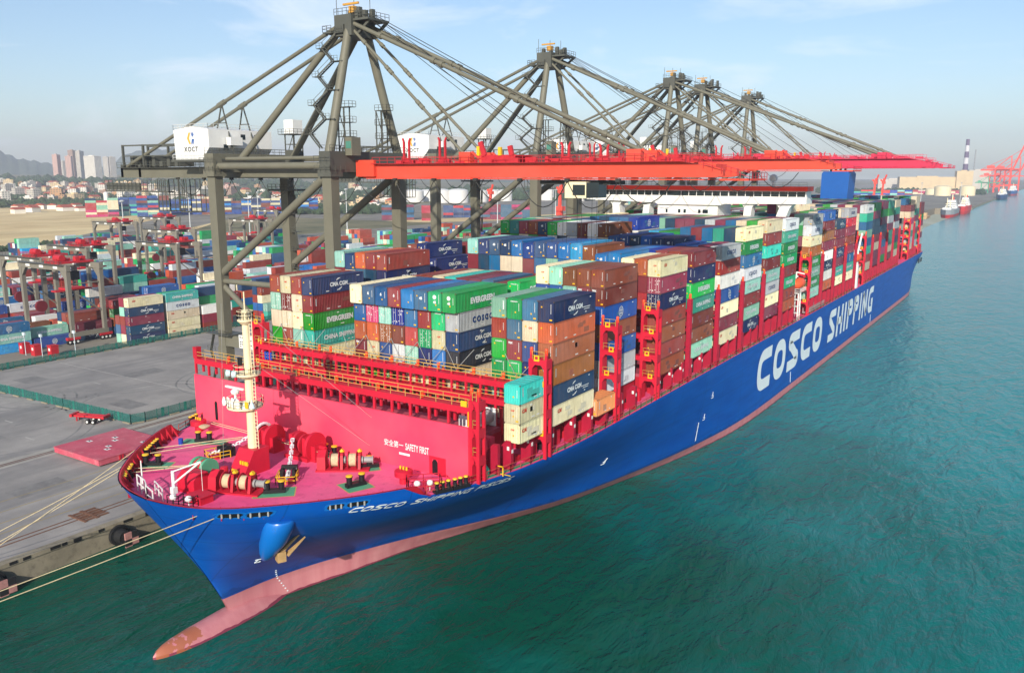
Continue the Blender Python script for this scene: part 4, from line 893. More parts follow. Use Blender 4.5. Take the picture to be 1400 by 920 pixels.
def cont_geo(mb, L, H, front, off=(0, 0, 0), simple=False, seed=0):
    W = 2.438; x0, x1 = -W / 2, W / 2; ox, oy, oz = off
    if simple:
        mb.box(ox + x0, ox + x1, oy, oy + L, oz, oz + H); return
    def corr(u0, u1, per, dep):
        n = max(2, round((u1 - u0) / per)); p = (u1 - u0) / n; o = []
        for i in range(n): a = u0 + i * p; o += [(a, 0), (a + p * .25, 0), (a + p * .5, -dep), (a + p * .75, -dep)]
        return o + [(u1, 0)]
    fr = .14
    for sx in (x0 + .03, x1 - .03):
        c = corr(fr, L - fr, .36, .055); sg = 1 if sx > 0 else -1
        v = [(sx + sg * d, u, fr) for u, d in c] + [(sx + sg * d, u, H - fr) for u, d in c]; n = len(c)
        mb.add([(x + ox, y + oy, z + oz) for x, y, z in v], [(i, i + 1, n + i + 1, n + i) for i in range(n - 1)])
    for yy, sg in ((.03, -1), (L - .03, 1)):
        if yy < 1 and front == 'door':
            mb.add([(x + ox, yy + oy, z + oz) for x, z in ((x0 + fr, fr), (x1 - fr, fr), (x1 - fr, H - fr), (x0 + fr, H - fr))], [(0, 1, 2, 3)])
            for x in (-.85, -.4, .4, .85): mb.tube((ox + x, oy - .02, oz + .15), (ox + x, oy - .02, oz + H - .15), .022, 5, 2)
            mb.box(ox - .02, ox + .02, oy - .01, oy + .02, oz + fr, oz + H - fr, 1)
            rr = random.Random(seed)
            for k in range(16):
                x = rr.choice([-1.0, -.65, -.2, .2, .65, 1.0]) + rr.uniform(-.06, .06); z = rr.uniform(.3, H - .35); w_ = rr.uniform(.08, .22); h_ = rr.uniform(.04, .11)
                mb.box(ox + x - w_ / 2, ox + x + w_ / 2, oy - .005, oy + .02, oz + z, oz + z + h_, 2)
        else:
            c = corr(x0 + fr, x1 - fr, .27, .045); n = len(c)
            v = [(u, yy + sg * d, fr) for u, d in c] + [(u, yy + sg * d, H - fr) for u, d in c]
            mb.add([(x + ox, y + oy, z + oz) for x, y, z in v], [(i, i + 1, n + i + 1, n + i) for i in range(n - 1)])
            if yy < 1:
                rr = random.Random(seed); yv = oy - .012
                for k in range(9):
                    if rr.random() < .85: z = H - .45 - k * .15; mb.box(ox + .72, ox + .80, yv, yv + .03, oz + z, oz + z + .09, 2)
                if rr.random() < .7: xx, zz = rr.choice([(-.2, 1.5), (.1, .9), (.5, .3), (-.8, 2.0)]); mb.box(ox + xx, ox + xx + .2, yv, yv + .03, oz + zz, oz + zz + .2, 3)
                if rr.random() < .55: mb.box(ox + .55, ox + .95, yv, yv + .03, oz + .3, oz + .5, 3)
    rr = random.Random(seed * 7 + 3)
    for k in range(rr.choice([1, 2, 3, 4])):
        u = rr.uniform(.6, L - 2.2); w_ = rr.uniform(.5, 1.6); z = rr.uniform(.3, H - 1.3); h_ = rr.uniform(.35, 1.0); mb.box(ox + x1 - .05, ox + x1 - .022, oy + u, oy + u + w_, oz + z, oz + z + h_, 4)
    for k in range(3): u = rr.uniform(.5, L - 1.2); z = rr.choice([.35, H - .55]); mb.box(ox + x1 - .05, ox + x1 - .02, oy + u, oy + u + rr.uniform(.3, .8), oz + z, oz + z + .14, 2)
    mb.box(ox + x0, ox + x1, oy, oy + L, oz + H - .06, oz + H - .035)
    for k in range(int(L / 1.1)):
        y = oy + .4 + k * 1.1; mb.box(ox + x0 + .1, ox + x1 - .1, y, y + .55, oz + H - .035, oz + H - .005)
    for sx in (x0, x1 - .12):
        for yy in (0, L - .14): mb.box(ox + sx, ox + sx + .12, oy + yy, oy + yy + .14, oz + .12, oz + H - .12)
        mb.box(ox + sx + (.004 if sx < 0 else 0), ox + sx + .116, oy + .14, oy + L - .14, oz + .02, oz + fr); mb.box(ox + sx + (.004 if sx < 0 else 0), ox + sx + .116, oy + .14, oy + L - .14, oz + H - fr, oz + H - .004)
        for yy in (0, L - .18):
            for zz in (0, H - .12): mb.box(ox + sx - .004, ox + sx + .16 - (.036 if sx > 0 else 0), oy + yy - .004, oy + yy + .184, oz + zz, oz + zz + .12, 1)
    for yy in (.004, L - .104):
        mb.box(ox + x0 + .12, ox + x1 - .12, oy + yy, oy + yy + .1, oz + .02, oz + fr); mb.box(ox + x0 + .12, ox + x1 - .12, oy + yy, oy + yy + .1, oz + H - fr, oz + H - .004)
def cont_mesh(L, H, front, color, seed):
    seed = seed % 4; k = (L, H, front, color, seed)
    if k not in CM:
        mb = MB(); cont_geo(mb, L, H, front, seed=seed); o = mb.build('shipping_container', [cmat(color), CASTING, MARK, STICK, pmat(color)], smooth=0, recalc=True); CM[k] = o.data; bpy.data.objects.remove(o)
    return CM[k]
LOGO = {}
BLUEINK = mat('blue logo paint', '#1d3f78', .6, .05); REDINK = mat('red logo paint', '#c8361e', .6, .05)
WHINK = mat('white logo paint', '#d5dbdc', .6, .05)
def logo_mesh(kind):
    if kind in LOGO: return LOGO[kind]
    mb = MB(); ink = WHINK; P2 = lambda x, y: (x, y, 0)
    if kind == 'EVERGREEN': mb.text('EVERGREEN', .95, P2, bold=.05)
    elif kind == 'CMA CGM':
        mb.text('CMA CGM', .72, P2, bold=.05)
        for a0, a1, cx, cy in ((92, 142, .45, -.1), (-88, -38, -.3, .1)):
            pts = []
            for i in range(9):
                t_ = R(a0 + (a1 - a0) * i / 8); w_ = .1 * math.sin(math.pi * (i + .6) / 9.2)
                pts += [(cx + (1.05 - w_) * math.cos(t_) * 1.25, cy + (1.05 - w_) * math.sin(t_), 0), (cx + (1.05 + w_) * math.cos(t_) * 1.25, cy + (1.05 + w_) * math.sin(t_), 0)]
            mb.add(pts, [(2 * i, 2 * i + 1, 2 * i + 3, 2 * i + 2) for i in range(8)])
        for q_, (a_, b_) in enumerate(((2.2, 4.4), (2.5, 4.2))): mb.add([(a_, -.35 - .3 * q_, 0), (b_, -.35 - .3 * q_, 0), (b_, -.25 - .3 * q_, 0), (a_, -.25 - .3 * q_, 0)], [(0, 1, 2, 3)])
    elif kind == 'COSCO': mb.text('C O S C O', .95, P2, bold=.06); ink = BLUEINK
    elif kind == 'CHINA': mb.text('CHINA SHIPPING', .8, P2, bold=.04)
    elif kind == 'CAI': mb.text('CAI', .55, P2, bold=.05, shear=.25); ink = REDINK
    elif kind == 'RING':
        for r0, r1 in ((.75, .85),):
            pts = []
            for i in range(21): t_ = 2 * math.pi * i / 20; pts += [(r0 * math.cos(t_), r0 * math.sin(t_), 0), (r1 * math.cos(t_), r1 * math.sin(t_), 0)]
            mb.add(pts, [(2 * i, 2 * i + 1, 2 * i + 3, 2 * i + 2) for i in range(20)])
        for dx in (-.45, -.15, .15, .45): mb.add([(dx - .05, -.6, 0), (dx + .05, -.6, 0), (dx + .05, .6, 0), (dx - .05, .6, 0)], [(0, 1, 2, 3)])
        for dy in (-.3, .2): mb.add([(-.7, dy - .05, 0), (.7, dy - .05, 0), (.7, dy + .05, 0), (-.7, dy + .05, 0)], [(0, 1, 2, 3)])
    elif kind == 'VID':
        for i in range(7): mb.add([(-.1, .55 - .17 * i, 0), (.1, .55 - .17 * i, 0), (.1, .67 - .17 * i, 0), (-.1, .67 - .17 * i, 0)], [(0, 1, 2, 3)])
    elif kind == 'F45':
        pts = [(0, .35, 0)] + [(.32 * math.cos(2 * math.pi * i / 16), .35 + .32 * math.sin(2 * math.pi * i / 16), 0) for i in range(16)]
        mb.add(pts, [(0, 1 + i, 1 + (i + 1) % 16) for i in range(16)]); mb.text('45', .42, lambda x, y: (x, y - .4, 0), bold=.05)
    elif kind == 'N45': mb.text('45', .45, P2, bold=.06)
    elif kind == 'N6': mb.text('6', .5, P2, bold=.06)
    elif kind == 'TEX': mb.text('TEX', .3, P2, bold=.05)
    elif kind == 'FCAI': mb.text('CAI', .26, P2, bold=.04, shear=.25); ink = REDINK
    elif kind == 'FEVER': mb.text('EVERGREEN', .16, P2, bold=.03)
    o = mb.build('lettering', ink, smooth=0, recalc=False); LOGO[kind] = o.data; bpy.data.objects.remove(o); return LOGO[kind]
def put_logo(c, kind, face, L, H, u=0, v=0):
    o = bpy.data.objects.new('lettering', logo_mesh(kind)); COL.objects.link(o); o.parent = c
    if face == 'side': o.matrix_local = Matrix(((0, 0, 1, 1.235), (1, 0, 0, L / 2 + u), (0, 1, 0, H / 2 + v), (0, 0, 0, 1)))
    else: o.matrix_local = Matrix(((1, 0, 0, u), (0, 0, -1, -.03), (0, 1, 0, H / 2 + v), (0, 0, 0, 1)))
CONT = []     # (x, y, z, L, H, colour, front, logos, weight, where)
SIDELOGO = dict(navy='CMA CGM', black='CMA CGM', green='EVERGREEN', evergreen='EVERGREEN', teal='CHINA', mint='CHINA', cream='CAI', grey='COSCO', blue='RING')
POOL = ['brown'] * 6 + ['maroon'] * 5 + ['blue'] * 4 + ['navy'] * 4 + ['cream'] * 3 + ['evergreen'] * 3 + ['teal'] * 2 + ['mint'] * 3 + ['orange'] * 3 + ['grey'] * 3 + ['green', 'slate', 'slate', 'white', 'bright', 'salmon']
PITCH = 2.52; E0 = 28.86
def xk(k): return E0 - PITCH * k - 1.22
HC, ST = 2.896, 2.591
def stack(bay, k, top, cols, y, x=None, L=12.19, H=None, front='plain', shown=9, topL=None, doors=()):
    "cols from the top down; fills further tiers to the hatch with nothing (unseen)"
    z = top; x = xk(k) if x is None else x
    for i, c in enumerate(cols):
        h = H if H else HC
        if z - h < 21.4: h = ST if z - ST > 21 else h
        if z - h < 20.3: break
        z -= h
        l = topL if (i == 0 and topL) else L
        CONT.append(dict(x=x, y=y - (.76 if l > 13 else 0), z=z, L=l, H=h - .012, col=c, front='door' if i in doors else 'plain', bay=bay, k=k, i=i, ship=True))
def rows(bay, spec):
    "spec: list of (k0, k1, top, [list of colour lists from left(high k) to right(low k)]) "
    for k0, k1, top, tops in spec:
        ks = list(range(k1, k0 - 1, -1))
        for j, k in enumerate(ks):
            cols = [tr[j] if tr and j < len(tr) and tr[j] else rng.choice(POOL) for tr in tops]
            stack(bay, k, top + rng.choice([0, 0, 0, 0, -.3, .0]) * (k > 0) * (top < 44), cols, BAYY[bay])
S_ = str.split
# bay A, three blocks seen whole from the bow
A_right = [S_('mint orange green green mint cream cream'), S_('green slate brown green brown cream'), S_('slate cream slate navy brown mint'), S_('navy orange salmon orange navy cream')]
for j, cols in enumerate(A_right): stack('A', 3 - j, 39.3, cols, 0.0, x=28.86 - 1.22 - 2.55 * (3 - j))
A_mid = [S_('rust blue orange brown cream brown'), S_('slate crimson orange cream green blue'), S_('blue mint brown blue green orange'), S_('brown blue brown grey brown mint'), S_('bright blue orange mint cream brown'), S_('slate brown green navy cream blue'), S_('evergreen green cream bright brown cream'), S_('evergreen grey navy black cream mint')]
DOORS = {1: (1,), 2: (1, 2, 4), 3: (1, 3), 4: (3,), 5: (2,), 0: ()}
for j, cols in enumerate(A_mid): stack('A', 6 + 7 - j, 39.3, cols, 0.0, x=13.1 - 1.25 - 2.575 * (7 - j), L=12.19, topL=13.7, doors=DOORS.get(j, ()))
A_left = [S_('brown mint cream green blue'), S_('cream brown cream brown cream'), S_('brown cream cream mint mint'), S_('navy brown green teal cream')]
for j, cols in enumerate(A_left): stack('A', 18 + 3 - j, 39.5, cols, 0.0, x=-16.4 - 1.22 - 2.52 * (3 - j), doors=(1, 2) if j in (0, 1) else ())
# twenty foot boxes by the port side
CONT.append(dict(x=27.64, y=-8.5, z=27.0, L=6.06, H=2.58, col='turq', front='plain', bay='0', k=0, i=0, ship=True))
CONT.append(dict(x=27.64, y=-8.5, z=24.4, L=6.06, H=2.58, col='cream', front='plain', bay='0', k=0, i=1, ship=True))
CONT.append(dict(x=27.64, y=-8.5, z=21.8, L=6.06, H=2.58, col='cream', front='plain', bay='0', k=0, i=2, ship=True))
CONT.append(dict(x=28.5, y=7.4, z=20.3, L=6.06, H=2.6, col='orange', front='plain', bay='0', k=0, i=3, ship=True))
CONT[-1]['x'] = 28.2; CONT[-1]['y'] = 12.35; CONT[-1]['z'] = 20.4; CONT[-1]['col'] = 'peach'
PORT = dict(B='brown brown blue brown blue grey grey', C='cream maroon navy brown brown maroon brown', D='maroon navy green teal maroon brown mint', E='grey orange white blue cream maroon cream', F='cream evergreen blue grey mint brown mint navy', G='cream maroon turq maroon mint grey cream maroon', H='grey teal evergreen green maroon evergreen maroon orange',
    I='grey grey cream orange evergreen mint evergreen mint', J='blue maroon salmon maroon white navy white orange', K='navy maroon maroon navy maroon teal cream', L='grey crimson maroon maroon maroon blue teal cream', M='grey turq blue mint blue turq orange cream', N='evergreen maroon navy navy brown cream maroon maroon', O='maroon evergreen maroon navy maroon blue crimson evergreen', P='teal evergreen grey maroon teal teal cream brown', Q='cream teal maroon grey maroon navy evergreen cream',
    R='brown cream crimson cream teal grey cream', S='cream cream teal maroon mint maroon teal grey', T='brown brown evergreen maroon cream maroon grey')
PTOP = dict(B=42.0, C=41.8, D=42.0, E=41.9, F=44.75, G=45.6, H=45.2, I=45.3, J=45.7, K=42.5, L=45.3, M=45.5, N=45.85, O=45.85, P=45.7, Q=45.6, R=42.3, S=46.0, T=42.7)
for bn, cs in PORT.items(): stack(bn, 0, PTOP[bn] - (.5 if bn == 'B' else 0), cs.split(), 20.4 if bn == 'B' else BAYY[bn], x=27.64 - (2.6 if bn == 'B' else 0), doors=(1, 2) if bn == 'C' else ())
for j, cols in enumerate((S_('cream blue'), S_('mint blue'), S_('brown mint'), S_('brown brown'))): stack('B', 4 - j, 41.5, cols, 20.4, x=25.04 - PITCH * (4 - j))
rows('B', [(6, 6, 39.3, [['green']]), (7, 14, 39.2, [S_('brown brown cream turq maroon maroon slate brown')]), (17, 21, 42.3, [S_('mint navy orange brown brown'), S_('brown cream slate navy navy'), S_('cream brown mint blue navy')])])
rows('C', [(1, 2, 41.85, [S_('cream orange'), S_('mint brown'), ['brown', 'orange']]), (3, 4, 42.6, [S_('blue blue'), S_('cream blue')]), (5, 15, 43.9, [S_('mint navy slate navy blue blue slate blue blue bright brown'), S_('brown navy blue cream cream brown blue mint blue brown navy'), S_('mint brown cream blue green navy brown cream teal brown maroon')]), (16, 18, 36.6, [S_('brown mint cream')]), (19, 19, 39.5, [['navy'], ['navy']]), (20, 21, 42.4, [S_('brown navy'), S_('mint navy'), S_('brown brown')])])
rows('D', [(1, 5, 42.0, [S_('slate bright blue maroon maroon'), S_('brown mint blue maroon brown')]), (6, 13, 41.5, [[]]), (14, 21, 42.0, [S_('mint brown evergreen white teal grey maroon cream'), []])])
rows('E', [(1, 3, 42.0, [S_('blue blue maroon'), []]), (4, 9, 43.4, [S_('blue blue navy blue navy navy'), []]), (10, 20, 45.6, [S_('evergreen teal maroon brown navy green white grey brown white brown'), S_('brown green cream green brown white navy white brown white cream'), []])])
rows('F', [(1, 5, 44.5, [S_('blue brown blue teal navy'), S_('orange bright mint cream navy')]), (6, 9, 43.5, [[]]), (10, 14, 46.3, [S_('blue navy blue blue blue'), []]), (15, 21, 45.6, [S_('mint cream grey brown cream slate blue'), []])])
for bn, tp in (('G', 45.5), ('H', 45.3), ('I', 45.3), ('J', 45.4), ('K', 45.3), ('L', 45.3), ('M', 45.5), ('N', 45.8), ('O', 45.8), ('P', 45.7), ('Q', 45.6), ('R', 45.2), ('S', 46.0), ('T', 45.6)):
    for k in range(1, 22):
        tt = tp + (0 if bn in 'GMNOPQ' else rng.choice([0, 0, 0, -2.9, 0]))
        if bn == 'G' and k < 4: tt = tp
        if bn in 'IJ' and 1 <= k <= 4: tt = tp + (2.9 if k in (3, 4) else 0)
        cols = [rng.choice(['maroon', 'brown', 'green', 'evergreen', 'mint', 'teal', 'cream', 'grey', 'blue', 'navy', 'maroon', 'cream']) for _ in range(2 if k > 2 else 3)]
        if bn == 'G' and k < 3: cols[0] = ['', 'green', 'cream'][k]
        stack(bn, k, tt, cols, BAYY[bn])
# yard blocks behind the fence; the rubber tyred gantries straddle them
def yard(x, y, tiers, cols=None, where='', H=HC, L=12.19):
    for i in range(tiers):
        c = cols[tiers - 1 - i] if cols else rng.choice(POOL)
        h = H
        CONT.append(dict(x=x, y=y, z=QZ + i * h, L=L, H=h - .012, col=c, front='door' if rng.random() < .3 else 'plain', bay=where, k=0, i=tiers - 1 - i, ship=False))
yard(-157.6, 57.0, 5, S_('cream navy maroon navy navy'), 'Y0:0'); yard(-160.3, 57.0, 5, S_('maroon mint brown maroon cream'), 'Y0:1'); yard(-163.0, 57.0, 3, S_('brown slate mint'), 'Y0:2')
yard(-157.6, 70.5, 5, S_('teal grey cream cream cream'), 'Y0:3'); yard(-160.3, 70.5, 5, S_('evergreen grey brown cream blue'), 'Y0:4'); yard(-163.0, 70.5, 4, None, 'Y0:5')
yard(-157.6, 84.0, 3, S_('white maroon brown'), 'Y0:6'); yard(-160.3, 84.0, 5, S_('navy evergreen navy navy green'), 'Y0:7'); yard(-163.0, 84.0, 4, S_('navy green navy brown'), 'Y0:8')
yard(-157.6, 112, 2, S_('mint teal'), 'Y0:9'); yard(-160.3, 112, 4, S_('maroon cream blue maroon'), 'Y0:10'); yard(-163, 112, 5, S_('navy navy brown blue brown'), 'Y0:11'); yard(-157.6, 126, 4, S_('cream grey maroon cream'), 'Y0:12'); yard(-160.3, 126, 5, S_('green evergreen slate navy blue'), 'Y0:13')
yr = random.Random(11)
for band in range(10):
    xr = -171 - 28.8 * band
    for s in range(34):
        y = 24 + 13.2 * s
        if band > 5 and s > 22: continue
        dens = yr.random()
        base = 0 if dens < .16 else yr.choice([1, 2, 2, 3, 3, 4, 4, 5])
        if band == 0 and s in (0,): base = 2
        if band == 0 and s in (3, 4, 6, 7, 8): base = 4
        if s in (9, 10) and band > 2: base = 0
        theme = yr.choice(POOL)
        for r_ in range(6):
            t_ = max(0, min(5, base + yr.choice([-1, 0, 0, 0, 1]))) if base else 0
            if t_: yard(xr - 5.6 - 2.62 * r_, y, t_, [theme if yr.random() < .3 else yr.choice(POOL) for _ in range(t_)], 'Y%d:%d:%d' % (band + 1, s, r_))
for s in range(8):      # trailers and loose boxes along the yard road
    yard(-160 - yr.uniform(0, 6), 150 + 15 * s, yr.choice([1, 1, 2, 3]), None, 'Z%d' % s)

# which of them are shown as individuals: the 300 that fill most of the picture
def pixel(p):
    s, c = math.sin(YAW), math.cos(YAW); cp, sp = math.cos(PIT), math.sin(PIT)
    f = Vector((-s * cp, c * cp, -sp)); r = Vector((c, s, 0)); u = r.cross(f); d = Vector(p) - CAM; z = d.dot(f)
    return 700 + FPX * d.dot(r) / z, 460 - FPX * d.dot(u) / z, z
grid = {}
for c in CONT: grid.setdefault((round(c['y'] / 3), round(c['x'] / 1.3)), []).append(c)
def toph(x, y, me):
    h = 0
    for i in range(-3, 1):
        for j in (-1, 0, 1):
            for c in grid.get((round(y / 3) + i, round(x / 1.3) + j), ()):
                if c is not me and c['y'] - .1 <= y <= c['y'] + c['L'] + .1 and abs(c['x'] - x) < 1.25: h = max(h, c['z'] + c['H'])
    return h
for c in CONT:
    px, py, z = pixel((c['x'], c['y'] + c['L'] / 2, c['z'] + c['H'] / 2)); sc_ = (FPX / z) ** 2
    tp = c['z'] + c['H']; a = 0
    if toph(c['x'], c['y'] + c['L'] / 2, c) <= tp + .05: a += c['L'] * 2.44 * max(.02, (CAM.z - tp) / z) * .8
    for q in (.5,):
        bl_ = toph(c['x'], c['y'] - (4.5 if c['ship'] else 1.6), c)
        if bl_ < tp - .3: a += 2.44 * min(c['H'], tp - bl_) * .75
        bl_ = toph(c['x'] + PITCH, c['y'] + c['L'] / 2, c)
        if bl_ < tp - .3: a += c['L'] * min(c['H'], tp - bl_) * .45
    c['w'] = a * sc_ if -40 < px < 1440 and -20 < py < 940 else 0; c['px'] = (px, py)
    if c['ship'] and c['bay'] in 'CE' and c['i'] == 0: c['w'] *= 1.7
    if c['ship'] and c['i'] >= 5 and c['bay'] == 'A' and c['k'] > 0: c['w'] *= .25
CONT.sort(key=lambda c: -c['w'])
shown = [c for c in CONT if c['w'] > 0]
IND, REST = shown[:300], shown[300:]
yard_idx = {}
for n_, c in enumerate(IND):
    near = c['w'] > 150
    o = bpy.data.objects.new('shipping_container', cont_mesh(c['L'], c['H'], c['front'], c['col'], n_)); COL.objects.link(o)
    o.location = (c['x'], c['y'], c['z']); c['o'] = o; L, H = c['L'], c['H']
    lg = SIDELOGO.get(c['col'])
    lx = ''
    rr = random.Random(n_ * 3 + 1)
    if lg and c['w'] > 60 and c['L'] > 7 and not (c['bay'] == 'B' and c['col'] == 'grey') and not (c['bay'] == 'D' and c['k'] == 0 and c['col'] == 'navy'):
        put_logo(o, lg, 'side', L, H, *((-4.2, .5) if lg == 'CAI' else (0, 0)))
    elif c['L'] < 7 and c['col'] == 'cream': put_logo(o, 'CAI', 'side', L, H, -1.9, .4)
    elif c['w'] > 60: put_logo(o, 'VID', 'side', L, H, -L / 2 + .7, .2)
    if c['front'] == 'plain' and c['w'] > 55:
        if c['L'] > 13: put_logo(o, {'evergreen': 'F45', 'brown': 'N6', 'slate': rr.choice(['N45', 'N6']), 'blue': 'N6'}.get(c['col'], 'N45'), 'front', L, H, 0, .35) if c['col'] not in ('rust', 'bright') else None
        elif c['col'] in ('cream',): put_logo(o, 'FCAI', 'front', L, H, .1, .5)
        elif c['col'] in ('green', 'evergreen', 'mint'): put_logo(o, 'FEVER' if c['col'] != 'mint' else 'VID', 'front', L, H, 0 if c['col'] != 'mint' else .8, 1.05 if c['col'] != 'mint' else .3)
        elif c['ship'] and c['col'] in ('blue', 'navy', 'slate', 'bright') and c['bay'] in 'CE': put_logo(o, rr.choice(['N6', 'N45']), 'front', L, H, -.1, .55)
        elif c['col'] == 'brown' and rr.random() < .4: put_logo(o, 'TEX', 'front', L, H, -.6, 1.0)
BORD = {n: i for i, (n, y) in enumerate(LASH)}
def clabel(c):
    cn = CNAME[c['col']]; tier = ['top', 'second from top', 'third from top', 'fourth from top', 'fifth from top', 'sixth from top', 'seventh from top', 'bottom'][c['i']]
    if c['bay'] == '0': return {('turq', 0): 'turquoise short container topping the three box stack beside the breakwater', ('cream', 1): 'cream short container under the turquoise one beside the breakwater', ('cream', 2): 'lowest cream short container, bottom of the stack beside the breakwater'}.get((c['col'], c['i']), 'single orange short container on pillars at the port deck edge')
    if c['ship']:
        return f"{cn} ship container, {tier}, in the {ORD[c['k'] + 1]} row from port, {ORD[BORD[c['bay']] + 1]} bay"
    b = c['bay'].split(':')
    if b[0] == 'Y0': return f"{cn} container, {tier}, in {ORD[int(b[1]) + 1]} stack right behind the yard fence"
    if b[0][0] == 'Z': return f"{cn} container, {tier}, in {ORD[int(b[0][1:]) + 1]} loose pile beside the yard road"
    return f"{cn} container, {tier}, {ORD[int(b[2]) + 1]} column, {ORD[int(b[1]) + 1]} slot, {ORD[int(b[0][1:])]} yard block"
for c in IND: tag(c['o'], clabel(c), 'container', 'containers stacked on the ship' if c['ship'] else 'containers stacked in the yard')
for flag, nm, lb in ((True, 'far_deck_containers', 'many coloured containers further back on the ship, too many to count'), (False, 'far_yard_containers', 'sea of stacked coloured containers across the yard behind the near blocks')):
    keys = sorted(PAL); mb = MB()
    for c in REST:
        if c['ship'] == flag:
            i0 = len(mb.f); cont_geo(mb, c['L'] - .02, c['H'] - .03, 'plain', (c['x'], c['y'], c['z']), simple=True); mb.m[i0:] = [keys.index(c['col'])] * (len(mb.f) - i0)
    o = mb.build('stacked_containers', [cmat(k) for k in keys], smooth=0, recalc=False); stuff(o, lb, 'containers')
# lashing rods in front of the first full bay
rodroot = lb2
for x in (28.9, 23.7, 13.2, 8.0, 2.8, -2.3, -7.5, -16.4, -21.5, -26.4):
    for d_ in (-2.6, 2.6):
        if -27 < x + d_ < 29.2:
            b = MB(); b.tube((x, -1.0, 28.3), (x + d_, -.1, 31.4), .045, 5); b.build('lashing_rod', GREY, rodroot, smooth=0)
b = MB(); 
for s_ in (0, .8): b.tube((20.5 + s_ * 0, -8.6, 23.1), (20.5, -3.4, 23.1), 1.05, 18)
for y in (-8.7, -3.4): b.box(19.3, 21.7, y - .08, y + .08, 21.8, 24.3)
tag(b.build('tank_container', WHITE, smooth=.5), 'white cylindrical tank container on the hatch behind the breakwater', 'tank container')

# ------------------------------------------------------------------ ship to shore cranes
X1, X2, DYC = -39.4, -74.8, 10.5
def sts(yc, dz, tip, boommat, label, full=True, cab=None, gap=0):
    root = empty('quay_crane', ((X1 + X2) / 2, yc, QZ), label, 'crane', 'gantry cranes along the quay')
    Y = lambda d: yc + d
    T = 56.2 + dz
    for x in (X1, X2):
        for d in (-DYC, DYC):
            b = MB(); b.beam((x, Y(d), 7.5), (x, Y(d), T), 2.3, 2.1, up=(0, 1, 0), w2=2.5, h2=2.2)
            if x == X2: b.beam((x, Y(d), 5.5), (x, Y(d), 17), 2.9, 2.3, up=(0, 1, 0))
            b.build('leg', OLIVE, root, smooth=0)
            if full:
                b = MB(); b.box(x - 1.2, x + 1.2, Y(d) - 5, Y(d) + 5, 5.9, 7.4)
                for k in (-3.6, -1.2, 1.2, 3.6): b.box(x - .6, x + .6, Y(d) + k - .9, Y(d) + k + .9, 4.3, 5.9); 
                for k in (-4.1, -3.1, -1.7, -.7, .7, 1.7, 3.1, 4.1): b.tube((x - .35, Y(d) + k, 4.0), (x + .35, Y(d) + k, 4.0), .45, 12, 1)
                b.build('bogie', [OLIVE, DARK], root, smooth=.4)
        b = MB(); b.box(x - .9, x + .9, Y(-DYC), Y(DYC), 9, 11.2) if x == X1 else b.box(x - .9, x + .9, Y(-DYC), Y(DYC), 9.5, 11.5); b.build('sill_beam', OLIVE, root, smooth=0)
    for d in (-DYC, DYC):
        o_ = -.4 if d < 0 else .4
        b = MB(); b.beam((X2 - 1.2, Y(d), 18.6), (X1 + 1, Y(d), 18.6), 1.9, 2.6); b.build('portal_beam', OLIVE, root, smooth=0)
        b = MB(); b.tube((X2 + .5, Y(d), 34.0), (X1 - 1.6, Y(d), T - .8), .85, 14); b.build('diagonal_brace', OLIVE, root, smooth=.5)
        b = MB(); b.tube((X2 + .5, Y(d), 32.2), (X1, Y(d), 32.4), .6, 12); b.build('tie_pipe', OLIVE, root, smooth=.5)
        b = MB(); b.tube((X2 + .5, Y(d), 31.2), ((X1 + X2) / 2, Y(d), 19.5), .65, 12); b.build('diagonal_brace', OLIVE, root, smooth=.5)
        b = MB(); b.tube((X2 + 1, Y(d), T + 1.6), (X1 - 1.2, Y(d), T + 1.6), .75, 14); b.build('tie_pipe', OLIVE, root, smooth=.5)
        b = MB(); b.tube((X2 + 3, Y(d * .9), T + 3.2), (X1 - 1.2, Y(d * .9), T + 3.2), .4, 10); b.build('tie_pipe', OLIVE, root, smooth=.5)
    for x in (X1, X2):
        b = MB(); b.box(x - 1.5, x + 1.5, Y(-DYC - 1.4), Y(DYC + 1.4), T + .3, T + 4.4)
        for d in (-DYC, DYC): b.box(x - 1.8, x + 1.8, Y(d) - 1.7, Y(d) + 1.7, T - .6, T + .9)
        b.build('cross_girder', OLIVED if x == X1 else OLIVE, root, smooth=0)  # waterside girder: its shade is put into the colour by the darker olive
        r = MB(); r.rail([(x + 1.4, Y(-DYC - 1.3), T + 4.4), (x + 1.4, Y(DYC + 1.3), T + 4.4)], 1.2, 2, .07); r.rail([(x - 1.4, Y(-DYC - 1.3), T + 4.4), (x - 1.4, Y(DYC + 1.3), T + 4.4)], 1.2, 2, .07)
        r.rail([(x - 2.2, Y(-DYC - 2.2), T + .4), (x + 2.2, Y(-DYC - 2.2), T + .4), (x + 2.2, Y(-DYC + 2.2), T + .4)], 1.2, 1.6, .07); r.rail([(x - 2.2, Y(-DYC - 2.2), T + 2.3), (x + 2.2, Y(-DYC - 2.2), T + 2.3)], 1.2, 1.6, .07)
        r.build('railing', OLIVED, root, smooth=0)
    # landside trolley girder
    zb, zt_ = 55.3 + dz, 58.0 + dz
    XR = -120
    for d in (-3.4, 3.4):
        b = MB(); b.box(XR, X1 + 2.2, Y(d) - .6, Y(d) + .6, zb, zt_ - .3); b.box(XR, X1 + 2.2, Y(d) - .9, Y(d) + .9, zb - .12, zb + .02); b.build('trolley_girder', OLIVE, root, smooth=0)
        r = MB(); r.rail([(XR, Y(d) + math.copysign(1.6, d), zt_ - .2), (X2, Y(d) + math.copysign(1.6, d), zt_ - .2)], 1.2, 2, .07); r.box(XR, X2, Y(d) + (.6 if d > 0 else -1.7), Y(d) + (1.7 if d > 0 else -.6), zt_ - .35, zt_ - .25); r.build('railing', OLIVED, root, smooth=0)
    b = MB()
